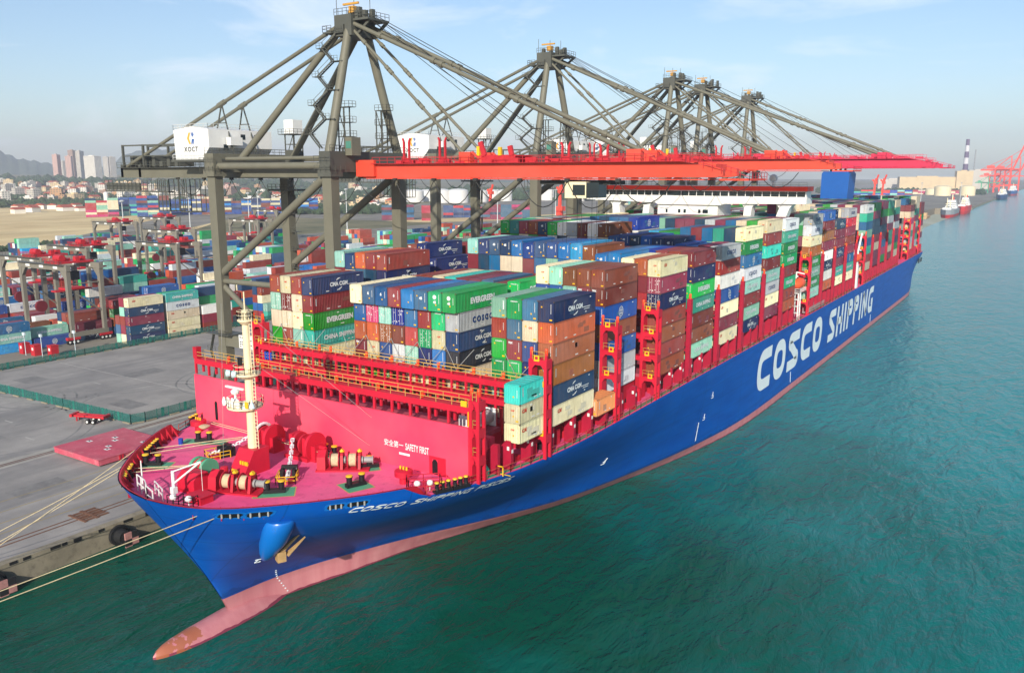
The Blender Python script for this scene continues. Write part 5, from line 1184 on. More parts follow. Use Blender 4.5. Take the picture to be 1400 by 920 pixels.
    for x in (XR + .5, XR + 8): b.box(x - .5, x + .5, Y(-4), Y(4), zb, zt_ + .4)
    for x in (XR + 1, XR + 9.5):
        for d in (-3.6, 3.6): b.beam((x, Y(d), zt_), (x, Y(d), zt_ + 5.4), .5, .5)
    for d in (-3.6, 3.6): b.beam((XR + 1, Y(d), zt_ + 5.2), (XR + 28, Y(d), zt_ + 5.2), .35, .35); b.beam((XR + 1, Y(d), zt_ + 2.6), (XR + 24, Y(d), zt_ + 2.6), .25, .25)
    for i in range(7): x = XR + 2 + i * 3; b.box(x, x + 1.2, Y(-2.4), Y(2.4), zt_, zt_ + rng.uniform(.8, 2.6))
    b.build('rear_sheave_frame', OLIVED, root, smooth=0)
    b = MB(); b.box(XR - 4, XR + 22, Y(-6.2), Y(-4.4), zb - 3.6, zb - 3.3); b.rail([(XR - 4, Y(-6.2), zb - 3.3), (XR + 22, Y(-6.2), zb - 3.3)], 2.6, 1.6, .12); b.box(XR - 4, XR + 10, Y(-5.8), Y(-5.2), zb - 3.2, zb - 1.4)
    for x in (XR + 18, XR + 26): b.rail([(x, Y(-6.2), zb - 8), (x + 4.5, Y(-6.2), zb - 8), (x + 4.5, Y(-2), zb - 8)], 7.6, 1.6, .16); b.box(x, x + 4.5, Y(-6), Y(-2), zb - 8.2, zb - 8)
    b.build('maintenance_platform', OLIVED, root, smooth=0)
    # machinery house with logo
    mx0, mx1, my0, my1, mz = -90.6, -78.2, Y(-8.9), Y(9.4), 59.4 + dz
    b = MB(); b.prism([(mx0 + .3, mz), (mx1 - 2.4, mz), (mx1, mz + 2.6), (mx1, mz + 6.7), ((mx0 + mx1) / 2, mz + 7.4), (mx0, mz + 6.7)], 'y', my0, my1)
    mh = b.build('machinery_house', WHITE, root, smooth=0)
    b = MB(); b.text('XOCT', 1.15, lambda x, y: (-84.6 + x, my0 - .04, mz + 2.3 + y), bold=.03, space=1.25); b.build('lettering', DARK, mh, smooth=0, recalc=False)
    b = MB(); cx, cz, q = -84.5, mz + 4.75, 1.35
    P = lambda x, y: (cx + x * q, my0 - .05, cz + y * q)
    b.add([P(-.95, 0), P(-.38, 0), P(.02, .95), P(-.45, .95)], [(0, 1, 2, 3)], 0); b.add([P(-.95, 0), P(-.45, -.95), P(.02, -.95), P(-.38, -.004)], [(0, 1, 2, 3)], 0)
    for k in range(3):
        u = .1 + k * .26; b.add([P(u, .95), P(u + .17, .95), P(u + .47 - .1 * k, .2 + .12 * k), P(u + .3 - .1 * k, .2 + .12 * k)], [(0, 3, 2, 1)], 1)
        b.add([P(u - .02, -.95), P(u + .15, -.95), P(u + .42 - .06 * k, -.12), P(u + .25 - .06 * k, -.12)], [(0, 1, 2, 3)], 1)
    b.build('emblem', [mat('emblem ochre', '#e0a040', .5, .04), mat('emblem blue', '#2458a0', .5, .04)], mh, smooth=0)
    r = MB(); r.rail([(mx0, my1, mz + 6.7), (mx0, my0, mz + 6.7), (mx1, my0, mz + 6.7), (mx1, my1, mz + 6.7)], 1.2, 1.5, .07); r.rail([(mx0, my0 - .6, mz - .1), (mx1, my0 - .6, mz - .1)], 1.2, 1.5, .07); r.build('railing', mat('white railing', '#c8cac8', .5, .05), mh, smooth=0)
    b = MB(); b.box(mx0 - .4, mx1 + 5, my0 - .8, my1, mz - .5, mz); b.build('house_deck', OLIVED, mh, smooth=0)
    for y_, z_ in ((4, 2.2), (9, 4.6), (13, 4.6)):
        b = MB(); b.box(mx1 - .02, mx1 + .05, my0 + y_, my0 + y_ + 1.3, mz + z_, mz + z_ + 1.2); b.build('window', GLASS, mh, smooth=0)
    b = MB(); b.box(mx1 + .4, mx1 + 1.8, my0 + 4.6, my0 + 8, mz + 3.2, mz + 5); b.build('air_duct', WHITE, mh, smooth=0)
    b = MB(); hx_, hy_ = mx1 + 8.5, my0 + 17.5; b.box(hx_ - 1.5, hx_ + 1.5, hy_ - 1.5, hy_ + 1.5, mz + 6, mz + 9.2); b.build('control_cabin', WHITE, root, smooth=0)
    b = MB()
    for i in (-1.4, 1.4):
        for j in (-1.4, 1.4): b.beam((hx_ + i, hy_ + j, mz - .5), (hx_ + i, hy_ + j, mz + 6), .22, .22)
        for z in (1.5, 3.6): b.beam((hx_ + i, hy_ - 1.4, mz + z), (hx_ + i, hy_ + 1.4, mz + z), .16, .16); b.beam((hx_ - 1.4, hy_ + i, mz + z), (hx_ + 1.4, hy_ + i, mz + z), .16, .16)
        b.beam((hx_ - 1.4, hy_ + i, mz), (hx_ + 1.4, hy_ + i, mz + 6), .14, .14)
    b.box(hx_ - 2.6, hx_ + 2.6, hy_ - 2.4, hy_ + 2.4, mz + 5.8, mz + 5.95); b.rail([(hx_ - 2.6, hy_ - 2.4, mz + 5.95), (hx_ + 2.6, hy_ - 2.4, mz + 5.95), (hx_ + 2.6, hy_ + 2.4, mz + 5.95)], 1.1, 1.3, .07)
    b.box(hx_ - 1, hx_ + 1.6, hy_ - 2, hy_ + 1, mz - .5, mz + 2.2)
    b.build('cabin_tower', OLIVED, root, smooth=0)
    # A frame
    AX, AZ = -41.2, 86.8 + dz * 1.15
    for d in (-1, 1):
        b = MB(); b.tube((X1, Y(d * DYC), T + 4), (AX + .8, Y(d * 2.6), AZ - 1.5), 1.0, 16, 0, .85); b.build('mast_leg', OLIVE, root, smooth=.6)
        b = MB(); b.tube((X2 + 5.5, Y(d * 7.4), T + 3.2), (AX - 1.2, Y(d * 2.6), AZ - 1.5), .8, 14, 0, .7); b.build('back_leg', OLIVE, root, smooth=.6)
        b = MB(); p, q = Vector((XR + 2, Y(d * 3.4), zt_)), Vector((AX - 1.5, Y(d * 2.6), AZ - .8)); b.tube(p, q, .42, 10); m_ = p.lerp(q, .5)
        b.tube(m_ - (q - p).normalized() * 1.2, m_ + (q - p).normalized() * 1.2, .6, 10); b.build('back_stay', OLIVE, root, smooth=.6)
        b = MB(); b.beam(m_, (m_.x - 3.5, Y(d * 3.4), zt_ + 3.2), .25, .25); b.beam(m_, (m_.x + 3.5, Y(d * 3.4), zt_ + 3.2), .25, .25)
        for t in (.4, .75): b.beam((m_.x - 3.5 * t, Y(d * 3.4), m_.z + (zt_ + 3.2 - m_.z) * t), (m_.x + 3.5 * t, Y(d * 3.4), m_.z + (zt_ + 3.2 - m_.z) * t), .2, .2)
        b.build('stay_trestle', OLIVED, root, smooth=0)
        bz = zt_ + 1.4
        xi, xo = -11 + (tip - 39) * .4, 23.5 + (tip - 39)
        for x_, nm, rr_ in ((xi, 'inner_forestay', .3), (xo, 'outer_forestay', .42)):
            p, q = Vector((AX + 1.5, Y(d * 2.6), AZ - (1.6 if nm[0] == 'i' else .6))), Vector((x_, Y(d * 3.4), bz)); b = MB(); b.tube(p, q, rr_, 10); u = (q - p).normalized(); L = (q - p).length
            for t in (.12, .33, .36, .6, .63, .86): b.tube(p + u * (L * t - .5), p + u * (L * t + .5), rr_ * 1.5, 8)
            b.build(nm, OLIVE, root, smooth=.6)
        if full or d < 0:
            b = MB()
            for k in (0, .5): b.tube((AX + 3, Y(d * (1.5 + k)), AZ + 1.5), (6 + k * 8, Y(d * 2), zt_ + 1), .06, 4)
            b.tube((AX + 3, Y(d * 1.2), AZ + 1.8), (xo - 4, Y(d * 2), zt_ + 1.5), .07, 4); b.build('hoist_rope', DARK, root, smooth=0)
    b = MB(); b.box(AX - 2.2, AX + 2.4, Y(-3.6), Y(3.6), AZ - 3.2, AZ + .9); b.box(AX - 4.6, AX - 2.2, Y(-4.6), Y(-1), AZ - 2.6, AZ - 2.3); b.box(AX + 2.4, AX + 6.4, Y(-3), Y(3.4), AZ - .4, AZ)
    b.beam((AX + 2.4, Y(-2), AZ - 3), (AX + 6.2, Y(-2), AZ - .3), .5, .5); b.beam((AX + 2.4, Y(3), AZ - 3), (AX + 6.2, Y(3), AZ - .3), .5, .5)
    for i in range(9): x, y = AX + rng.uniform(-2.5, 5), rng.uniform(-3, 3); b.box(x, x + .8, Y(y), Y(y) + .9, AZ + .0, AZ + rng.uniform(1.2, 2.8))
    for x, y in ((AX - 2, -3), (AX + 2, 2.6), (AX, 0)): b.tube((x, Y(y), AZ + .5), (x, Y(y), AZ + 4.6), .07, 5)
    b.build('apex_head', OLIVED, root, smooth=0)
    b = MB(); b.box(AX - .4, AX + .9, Y(-1.2), Y(.4), AZ + 1.6, AZ + 2.9); b.box(AX - 2.2, AX + 2.0, Y(-1), Y(-.6), AZ + 3.2, AZ + 3.6); b.build('apex_hoist', mat('ochre hoist paint', '#b88a3a', .5, .1), root, smooth=0)
    r = MB(); r.rail([(AX - 4.6, Y(-1), AZ - 2.3), (AX - 4.6, Y(-4.6), AZ - 2.3), (AX - 2.2, Y(-4.6), AZ - 2.3)], 1.2, 1.2, .08); r.rail([(AX - 2.2, Y(-3.6), AZ + .9), (AX + 2.4, Y(-3.6), AZ + .9), (AX + 2.4, Y(3.4), AZ + .9)], 1.2, 1.2, .08); r.rail([(AX + 2.4, Y(-3), AZ), (AX + 6.4, Y(-3), AZ), (AX + 6.4, Y(3.4), AZ)], 1.2, 1.2, .08); r.rail([(AX + .5, Y(-3.7), AZ - 5.2), (AX + .5, Y(-3.7), AZ - 2)], 1, 1, .1); r.build('railing', OLIVED, root, smooth=0)
    # zigzag stair up the front mast leg
    st = MB(); p0, p1 = Vector((X1 - 1.4, Y(-DYC - .8), T + 5)), Vector((AX - 1.5, Y(-3.6), AZ - 2.5)); n = 8
    for k in range(n):
        a, e = p0.lerp(p1, k / n), p0.lerp(p1, (k + 1) / n); sh = Vector((-3.6, 0, 0))
        q0, q1 = (a, e + sh) if k % 2 == 0 else (a + sh, e)
        for o_ in (-.35, .35): st.beam(q0 + Vector((0, o_, 0)), q1 + Vector((0, o_, 0)), .09, .3)
        for s_ in range(9): m_ = q0.lerp(q1, s_ / 9); st.box(m_.x - .12, m_.x + .12, m_.y - .35, m_.y + .35, m_.z - .04, m_.z + .04)
        st.beam(q0 + Vector((0, -.35, 1)), q1 + Vector((0, -.35, 1)), .07, .07)
        z = e.z; xx = min(q1.x, q1.x) - (.9 if k % 2 == 0 else -.1)
        st.box(xx - .3, xx + 1.8, e.y - .6, e.y + .6, z - .12, z)
        if k % 2: st.beam((e.x, e.y, z - .1), (e.x + 2.6, e.y, z - .1), .35, .3)
        st.rail([(xx - .3, e.y - .6, z), (xx + 1.6, e.y - .6, z)], 1, 1, .06)
    st.build('zigzag_stair', OLIVED, root, smooth=0)
    # access towers and cab on the waterside girder
    for d in (-6.2, 5.2):
        b = MB(); x = X1 + .2; z0, z1 = T + 4.4, T + 13.2
        for i in (-.8, .8):
            for j in (-.8, .8): b.beam((x + i, Y(d) + j, z0), (x + i, Y(d) + j, z1), .2, .2)
        for z in (z0 + 3, z0 + 5.8, z1): b.box(x - 1, x + 2.4, Y(d) - 1, Y(d) + 1, z - .1, z); b.rail([(x - 1, Y(d) - 1, z), (x + 2.4, Y(d) - 1, z), (x + 2.4, Y(d) + 1, z)], 1.1, 1.1, .07)
        b.beam((x - .8, Y(d) - .8, z0), (x + .8, Y(d) - .8, z0 + 4), .12, .12); b.beam((x + .8, Y(d) - .8, z0 + 4), (x - .8, Y(d) - .8, z1), .12, .12)
        b.build('access_tower', OLIVED, root, smooth=0)
    b = MB(); b.box(X1 + 1.6, X1 + 3.4, Y(-7.6), Y(-5), T + 3.6, T + 7.2); b.box(X1 + 1.8, X1 + 3.2, Y(-7.66), Y(-7.6), T + 5, T + 6.4, 1); b.build('electrical_cabin', [OLIVE, mat('pale green glass', '#4c8074', .2, .1)], root, smooth=0)
    # boom
    bx0 = X1 + 3.0
    bo = MB()
    for d in (-3.4, 3.4):
        s0 = tip - 7
        bo.prism([(bx0, zb), (tip - 1.2, zb + .3), (tip, zb + .5), (tip, zb + 1.7), (s0, zt_ + .1), (bx0 + .4, zt_ + .1)], 'y', Y(d) - .65, Y(d) + .65)
        bo.box(bx0 + 1, tip - 3, Y(d) - .95, Y(d) + .95, zb - .14, zb + .02)
    for i in range(9): x = bx0 + 1 + (tip - bx0 - 3) * i / 8; bo.box(x - .35, x + .35, Y(-2.75), Y(2.75), zt_ - 1.1, zt_ - .3)
    boom = bo.build('boom', boommat, root, smooth=0)
    fit = CRRED if boommat is BOOM1 else BOOM2
    b = MB(); b.box(bx0 - 1.2, bx0 + 3.6, Y(-4.9), Y(-4.15), zb + .3, zt_ + .9); b.build('boom_hinge', boommat, boom, smooth=0)
    b = MB(); b.box(tip - .5, tip + 4.5, Y(-4), Y(4), zb - .2, zb + .1); b.build('tip_platform', boommat, boom, smooth=0)
    r = MB()
    for d in (-4.6, 4.6): r.rail([(bx0 + 3, Y(d), zt_ + .2), (tip - 3, Y(d), zt_ + .2)], 1.2, 2, .08); r.box(bx0 + 3, tip - 3, Y(d) - .5, Y(d) + .5, zt_ + .1, zt_ + .19)
    r.rail([(tip - 3, Y(-4.6), zt_ - .8), (tip + 4.5, Y(-4.6), zb - .2), (tip + 4.5, Y(4.6), zb - .2)], 1.2, 1.5, .08); r.build('railing', fit, boom, smooth=0)
    for x, h_ in ((-17.5, 4.4), (-8.6, 4.4), (14.5, 3.0), (22.0, 2.6)) if dz < 2 else ((-12, 2.2), (14, 2)):
        x = x + (tip - 39) * .5 - (4 if x > 0 else 8)
        b = MB()
        for k in (-.65, .65): b.beam((x + k, Y(-3.4), zt_), (x + k, Y(-3.4), zt_ + h_), .36, .36); b.beam((x + k, Y(-3.4), zt_ + h_), (x + 1.5 * k, Y(-3.4), zt_ + h_ + .6), .3, .3)
        b.prism([(x - 1.2, zt_), (x + 1.2, zt_), (x + .6, zt_ + 1.2), (x - .6, zt_ + 1.2)], 'y', Y(-3.7), Y(-3.1)); b.build('rope_support', fit, boom, smooth=0)
    for x_ in (xi, xo):
        for d in (-3.4, 3.4): b = MB(); b.box(x_ - 1.2, x_ + 1.4, Y(d) - .7, Y(d) + .7, zt_, zt_ + 2.2); b.beam((x_ + 1.4, Y(d), zt_ + 2.2), (x_ + 4, Y(d), zt_ + .3), .5, .3); b.build('stay_bracket', boommat, boom, smooth=0)
    for i in range(46):
        x = rng.uniform(bx0 + 5, tip - 4); y = rng.choice([-4.2, -2, 0, 2, 4.2]) + rng.uniform(-.4, .4); w_ = rng.uniform(.4, 2.4); b = MB(); b.box(x, x + w_, Y(y) - .35, Y(y) + .35, zt_ + .1, zt_ + rng.uniform(.3, 1.3)); b.build('boom_fitting', fit, boom, smooth=0)
    b = MB(); x = xi + 6
    b.prism([(x - 2.5, zt_ + .2), (x + 4, zt_ + .2), (x + 5, zt_ + 1.6), (x - 3, zt_ + 1.6)], 'y', Y(-3), Y(3)); b.beam((x - 2, Y(-3), zt_ + 1.5), (x - 3, Y(-3), zt_ + 4), .5, .9); b.beam((x + 4, Y(-3), zt_ + 1.5), (x + 3.6, Y(-3), zt_ + 3.2), .5, .9); b.box(x - 3.6, x - 3, Y(-3.4), Y(-2.8), zt_ + 1.5, zt_ + 3.2, 1); b.box(x + 1.2, x + 1.8, Y(-3.4), Y(-2.8), zt_ + 1.5, zt_ + 3.0, 1)
    b.build('boom_latch', [CRRED, YEL], boom, smooth=0)
    # festoon loops
    fs = MB(); n = 13 if full else 7; xa, xb = -96, (tip - 8 if full else -20)
    for k in range(n):
        x0, x1 = xa + (xb - xa) * k / n, xa + (xb - xa) * (k + 1) / n; pts = []
        for i in range(9): t = i / 8; pts.append((x0 + (x1 - x0) * t, Y(-4.7), zb - .4 - 4.6 * (1 - (2 * t - 1) ** 2) * (1 if k % 3 else .8)))
        fs.path(pts, .09, 4)
        fs.box(x0 - .4, x0 + .4, Y(-5), Y(-4.4), zb - .5, zb)
    fs.build('festoon_cable', DARK, root, smooth=0)
    if cab:
        x = cab; b = MB(); b.box(x - 6, x + 8, Y(-3), Y(3), zb - 1.0, zb - .3); tr = b.build('trolley', DARK, root, smooth=0)
        b = MB(); b.box(x, x + 4.2, Y(-4.6), Y(-1.4), zb - 3.3, zb - .5); cb = b.build('operator_cab', CREAMM, root, smooth=0)
        b = MB(); b.box(x + 4.2, x + 6.6, Y(-4.55), Y(-1.5), zb - 3.2, zb - .6); b.build('cab_glazing', GLASS, cb, smooth=0)
        b = MB(); b.box(x + 1.6, x + 4.0, Y(-4.66), Y(-4.6), zb - 2.8, zb - 1.0); b.build('cab_glazing', GLASS, cb, smooth=0)
        b = MB(); b.rail([(x - 1.6, Y(-4.4), zb - 3.3), (x - .1, Y(-4.4), zb - 3.3)], 1.2, .8, .07); b.build('railing', OLIVED, cb, smooth=0)
        b = MB()
        for i in range(4):
            for j in (-2, 2): b.tube((x - 4 + i * 3, Y(j), zb - .8), (x - 4 + i * 3, Y(j), 43.5), .035, 4)
        b.build('hoist_rope', DARK, tr, smooth=0)
    if full:
        b = MB(); b.box(X2 + 6, X2 + 15, Y(-DYC) - 1.15, Y(-DYC) - 1.05, 17.4, 20.4)
        for j in range(5):
            for i in range(12):
                if rng.random() < .75: x = X2 + 6.3 + i * .7; b.box(x, x + .5, Y(-DYC) - 1.17, Y(-DYC) - 1.15, 17.7 + j * .52, 17.95 + j * .52, 1)
        b.build('notice_board', [WHITE, DARK], root, smooth=0)
        b = MB(); b.box(X2 - 4, X2 + 4, Y(-DYC) - 2.4, Y(-DYC) + 2.4, 20.0, 20.15); b.rail([(X2 - 4, Y(-DYC) - 2.4, 20.15), (X2 + 4, Y(-DYC) - 2.4, 20.15)], 1.1, 1.4, .07)
        for k in range(3): b.beam((X2 - 3.4 + 1.4 * (k % 2), Y(-DYC) - 1.6, 8 + 4 * k), (X2 - 2 - 1.4 * (k % 2), Y(-DYC) - 1.6, 12 + 4 * k), .7, .15); b.rail([(X2 - 4, Y(-DYC) - 2, 8 + 4 * k), (X2 - 1.4, Y(-DYC) - 2, 8 + 4 * k)], 1.1, 1.3, .07)
        b.build('leg_platform', OLIVED, root, smooth=0)
        b = MB()
        for k in range(11): z = 7 + k * 4.4; b.box(X2 + 1.6, X2 + 3.4, Y(DYC) - 1, Y(DYC) + 1, z, z + .1); b.rail([(X2 + 1.6, Y(DYC) - 1, z), (X2 + 3.4, Y(DYC) - 1, z)], 1.1, 1, .06); b.beam((X2 + 1.8, Y(DYC) + (.9 if k % 2 else -.9), z), (X2 + 3.2, Y(DYC) - (.9 if k % 2 else -.9), z + 4.4), .6, .12)
        b.build('leg_stair', OLIVED, root, smooth=0)
        b = MB(); b.box(X2 - 3.5, X2 + 5, Y(DYC) - 3, Y(DYC) + 3, zb - 3.2, zb - 2.8); b.rail([(X2 - 3.5, Y(DYC) - 3, zb - 2.8), (X2 + 5, Y(DYC) - 3, zb - 2.8)], 1.2, 1.4, .09); b.build('leg_platform', OLIVED, root, smooth=0)
    return root
sts(38.9, 0, 39.3, BOOM1, 'nearest olive quay crane with orange red boom over the forward container bays', True, 11.2)
sts(118.8, 1.6, 39.0, BOOM1, 'second nearest quay crane, orange red boom in front of the ship bridge', True, None)
sts(209.5, 2.9, 49.5, BOOM2, 'middle quay crane of five, crimson boom reaching furthest over the water', False)
sts(241.5, 3.2, 42, BOOM2, 'fourth quay crane, close behind the middle one with crimson boom', False)
sts(301.5, 3.3, 42, BOOM2, 'furthest quay crane of the five, beside the blue funnel', False)

# ------------------------------------------------------------------ rubber tyred gantry cranes in the yard
GANT = mat('yard gantry grey olive paint', '#77746a', .55, .08, .2, dirt=.15, dirtc='#4a463c')
def rtg():
    r = empty('yard_gantry_crane', (0, 0, QZ), 'x', 'crane', 'rubber tyred gantry cranes in the container yard')
    r.location = (0, 0, 0); OFF[r.name] = Vector((0, 0, 0)); w2 = 13.1; d2 = 5.4; Zt = 24.8
    for x in (-w2, w2):
        for y in (-d2, d2):
            b = MB(); b.beam((x, y, 3.0), (x, y, Zt - 1.6), 1.1, 1.1, up=(0, 1, 0), w2=1.5, h2=1.3); b.prism([(x - .75, Zt - 1.7), (x - math.copysign(3.2, x), Zt - 1.7), (x - math.copysign(.75, x), Zt - 4.6)] if x > 0 else [(x + .75, Zt - 4.6), (x + 3.2, Zt - 1.7), (x + .75, Zt - 1.7)], 'y', y - .5, y + .5); b.build('leg', GANT, r, smooth=0)
            b = MB(); b.box(x - .6, x + .6, y - 2.1, y + 2.1, 1.4, 2.2)
            for k in (-1.4, -.1, 1.2): b.tube((x - .45, y + k, .75), (x + .45, y + k, .75), .75, 14, 1); b.tube((x + .3, y + k, .75), (x + .5, y + k, .75), .35, 10, 2)
            b.build('wheel_bogie', [CRRED, TIRE, WHITE], r, smooth=.4)
        b = MB(); b.box(x - .55, x + .55, -d2 - 1, d2 + 1, 2.2, 3.6); b.build('sill_beam', GANT, r, smooth=0)
        b = MB(); b.tube((x, -d2, Zt - 6), (x, d2, Zt - 6), .18, 8); b.tube((x, -d2, Zt - 7), (x, d2, 9), .22, 8); b.build('brace', GANT, r, smooth=.5)
    for y in (-d2, d2):
        b = MB(); b.box(-w2 - 1, w2 + 1, y - .7, y + .7, Zt - 1.8, Zt)
        for x in (-8, 0, 8): b.box(x - 1.2, x + 1.2, y - .73, y - .7, Zt - 1.3, Zt - .5, 1)
        b.build('main_girder', [GANT, WHITE], r, smooth=0)
        q = MB(); q.rail([(-w2, y + math.copysign(1.5, y), Zt), (w2, y + math.copysign(1.5, y), Zt)], 1.1, 2, .07); q.box(-w2, w2, y + (.7 if y > 0 else -1.6), y + (1.6 if y > 0 else -.7), Zt - .12, Zt - .04); q.build('railing', OLIVED, r, smooth=0)
    b = MB(); b.box(1.5, 9.5, -d2 - .4, d2 + .4, Zt + .1, Zt + .7); b.rail([(1.2, -d2 - .6, Zt + .7), (9.8, -d2 - .6, Zt + .7)], 1.1, 1, .12)
    for i in range(9): x, y = rng.uniform(1.6, 8), rng.uniform(-5, 4); b.box(x, x + rng.uniform(.8, 2), y, y + rng.uniform(.8, 1.6), Zt + .7, Zt + rng.uniform(1.2, 2.2))
    b.tube((3.6, -3.2, Zt + 1.7), (7.4, -3.2, Zt + 1.7), 1.05, 16)
    b.build('trolley', CRRED, r, smooth=.4)
    b = MB(); b.box(3.5, 7.5, -3.2, 3.2, 16.4, 17.0); b.box(4.2, 6.8, -6, 6, 15.9, 16.4)
    for x in (4.2, 6.8):
        for y in (-2.5, 2.5): b.tube((x, y, 17), (x, y, Zt), .05, 4)
    b.build('spreader', CRRED, r, smooth=0)
    b = MB(); b.box(9.2, 11.4, -3, -.4, Zt - 5, Zt - 2.2); b.build('operator_cab', DARK, r, smooth=0)
    b = MB(); b.box(-w2 + .7, -w2 + 3.0, -4.4, 3.2, 3.4, 6.4); b.build('power_house', WHITE, r, smooth=0)
    b = MB(); b.tube((-w2 + .6, -1, 9.4), (-w2 + 1.6, -1, 9.4), 1.9, 24); b.build('cable_reel', mat('dark reel red', '#6a1c26', .6), r, smooth=.5)
    return r
RT = rtg()
RTL = [((-185.4, 52.9), 'nearest yard gantry beside the three red boxes, white power house between its legs'), ((-229, 124), 'yard gantry second from the fence, straddling blocks just left of the near quay crane leg'), ((-214.2, 61), 'yard gantry at the left edge of view directly behind the nearest one'), ((-243, 94), 'yard gantry with red trolley third back at left, over blue stacks'), ((-388, 201), 'far left yard gantry standing beside the sand lot'), ((-418, 252), 'distant yard gantry right of the lattice lamp mast'), ((-345, 266), 'yard gantry framed between the legs of the nearest quay crane, nearer of two'), ((-446, 372), 'yard gantry framed between the quay crane legs, further of two'), ((-128, 211), 'low yard gantry glimpsed under the boom left of the operator cab'), ((-301, 176), 'yard gantry with red trolley behind the nearest quay crane left leg')]
for i, ((x, y), lb) in enumerate(RTL):
    o = RT if i == 0 else copy_tree(RT)
    o.location = (x, y, QZ + .05); o['label'] = lb

# ------------------------------------------------------------------ things on the quay
NET = mat('green mesh panel', '#1f6a62', .85, .2, 1.5)
def _net():
    n, l = NET.node_tree.nodes, NET.node_tree.links; mixs = n.new("ShaderNodeMixShader"); tr_ = n.new("ShaderNodeBsdfTransparent"); mixs.inputs[0].default_value = .55
    l.new(n["Principled BSDF"].outputs[0], mixs.inputs[1]); l.new(tr_.outputs[0], mixs.inputs[2]); l.new(mixs.outputs[0], n["Material Output"].inputs[0])
_net()
def fence(name, pts, label, h=2.0, base=True):
    r = empty('mesh_fence', (pts[0][0], pts[0][1], QZ), label, 'fence')
    b = MB(); bs = MB(); PN = MB()
    for (x0, y0), (x1, y1) in zip(pts, pts[1:]):
        L = math.hypot(x1 - x0, y1 - y0); n = max(1, round(L / (2.9 if base else 4.4)))
        dx, dy = (x1 - x0) / L, (y1 - y0) / L
        b.beam((x0, y0, QZ + .25 + h / 2), (x1, y1, QZ + .25 + h / 2), .03, h - .1)
        for i in range(n + 1):
            t = i / n; post = MB(); post.box(x0 + (x1 - x0) * t - .05, x0 + (x1 - x0) * t + .05, y0 + (y1 - y0) * t - .05, y0 + (y1 - y0) * t + .05, QZ, QZ + h + .3); post.build('post', GREENNET, r, smooth=0)
            if i < n and i % 2: u = (i + .5) / n; q = .75; bx, by = x0 + (x1 - x0) * u, y0 + (y1 - y0) * u; PN = MB(); PN.beam((bx - dx * .35, by - dy * .35, QZ + .25 + h / 2), (bx + dx * .35, by + dy * .35, QZ + .25 + h / 2), .06, h); PN.build('net_patch', GREENNET, r, smooth=0)
            if base and i < n and i % 2 == 0: u = (i + .5) / n; bx, by = x0 + (x1 - x0) * u, y0 + (y1 - y0) * u; bs.beam((bx - dx * 1.2, by - dy * 1.2, QZ + .16), (bx + dx * 1.2, by + dy * 1.2, QZ + .16), .45, .3)
    b.build('mesh_panel', NET, r, smooth=0)
    if base: bs.build('base_block', CONC, r, smooth=0)
fence('f', [(-150, 2.6), (-130, 4.0), (-103, 4.6), (-78.2, 5.2), (-77.2, 8), (-77.2, 60)], 'green mesh fence on concrete blocks turning a corner on the quay')
fence('f', [(-153.2, -10), (-153.6, 40), (-153.8, 150)], 'long green mesh fence along the edge of the container yard', 1.8)
b = MB(); b.box(-155.4, -154.4, -60, 400, QZ, QZ + .45); struct(b.build('yard_kerb', CONCD, smooth=0))
hc = empty('hatch_cover', (-66, -7, QZ), 'large red hatch cover panel laid flat on the quay beside the bow', 'hatch cover')
b = MB(); b.box(-73.0, -58.4, -14.2, .2, QZ + .25, QZ + 1.25); b.box(-73.1, -58.3, -14.3, .3, QZ + 1.25, QZ + 1.37)
for x in (-72, -65.5, -59.4):
    for y in (-13.4, -.6): b.box(x - .4, x + .4, y - .4, y + .4, QZ, QZ + .25)
HCM = mat('worn pink hatch cover paint', '#b84a5e', .75, .16, .3, dirt=.4, dirtc='#d8a8a8', fade=.25)
b.build('cover_plate', HCM, hc, smooth=0)
for x, y in ((-68.5, -4.5), (-66.8, -5.6), (-64.5, -8.4), (-63, -9.6), (-70.5, -8.6), (-61.2, -3.2)):
    b = MB(); b.box(x - .55, x + .55, y - .45, y + .45, QZ + 1.372, QZ + 1.38); b.lathe((x, y, QZ + 1.38), [(.18, 0), (.15, .12), (.02, .13)], 8, 1); b.build('lashing_socket', [WHITE, DARK], hc, smooth=0)
for y in (-10.2, -9.6): 
    b = MB(); b.box(-58.36, -58.2, y, y + .3, QZ + .3, QZ + 1.2); b.build('locking_lug', DKRED, hc, smooth=0)
ch = empty('trailer_chassis', (-86.5, 2.2, QZ), 'red skeletal trailer chassis parked against the green fence', 'trailer')
b = MB(); b.beam((-91.4, .9, QZ + 1.3), (-84, 3.6, QZ + 1.3), .5, .5); b.beam((-90.9, 0, QZ + 1.25), (-83.6, 2.7, QZ + 1.25), .5, .45); b.beam((-91.7, 1.6, QZ + 1.4), (-90.6, -.8, QZ + 1.4), .6, .6); b.beam((-84.2, 4.2, QZ + 1.4), (-83.2, 1.9, QZ + 1.4), .6, .6); b.beam((-88.6, 2, QZ + 1.3), (-88, .6, QZ + 1.3), .4, .4)
b.build('frame', CRRED, ch, smooth=0)
for x, y in ((-86.2, .5), (-84.9, 1.0), (-86.9, 2.4), (-85.6, 2.9)):
    b = MB(); b.tube((x - .15, y + .3, QZ + .5), (x + .1, y - .35, QZ + .5), .5, 16); b.tube((x + .1, y - .35, QZ + .5), (x + .12, y - .4, QZ + .5), .26, 12, 1); b.build('wheel', [TIRE, WHITE], ch, smooth=.5)
for x, y in ((-90.4, .4), (-90.9, 1.3)):
    b = MB(); b.box(x - .12, x + .12, y - .12, y + .12, QZ, QZ + 1.1); b.build('support_leg', CRRED, ch, smooth=0)
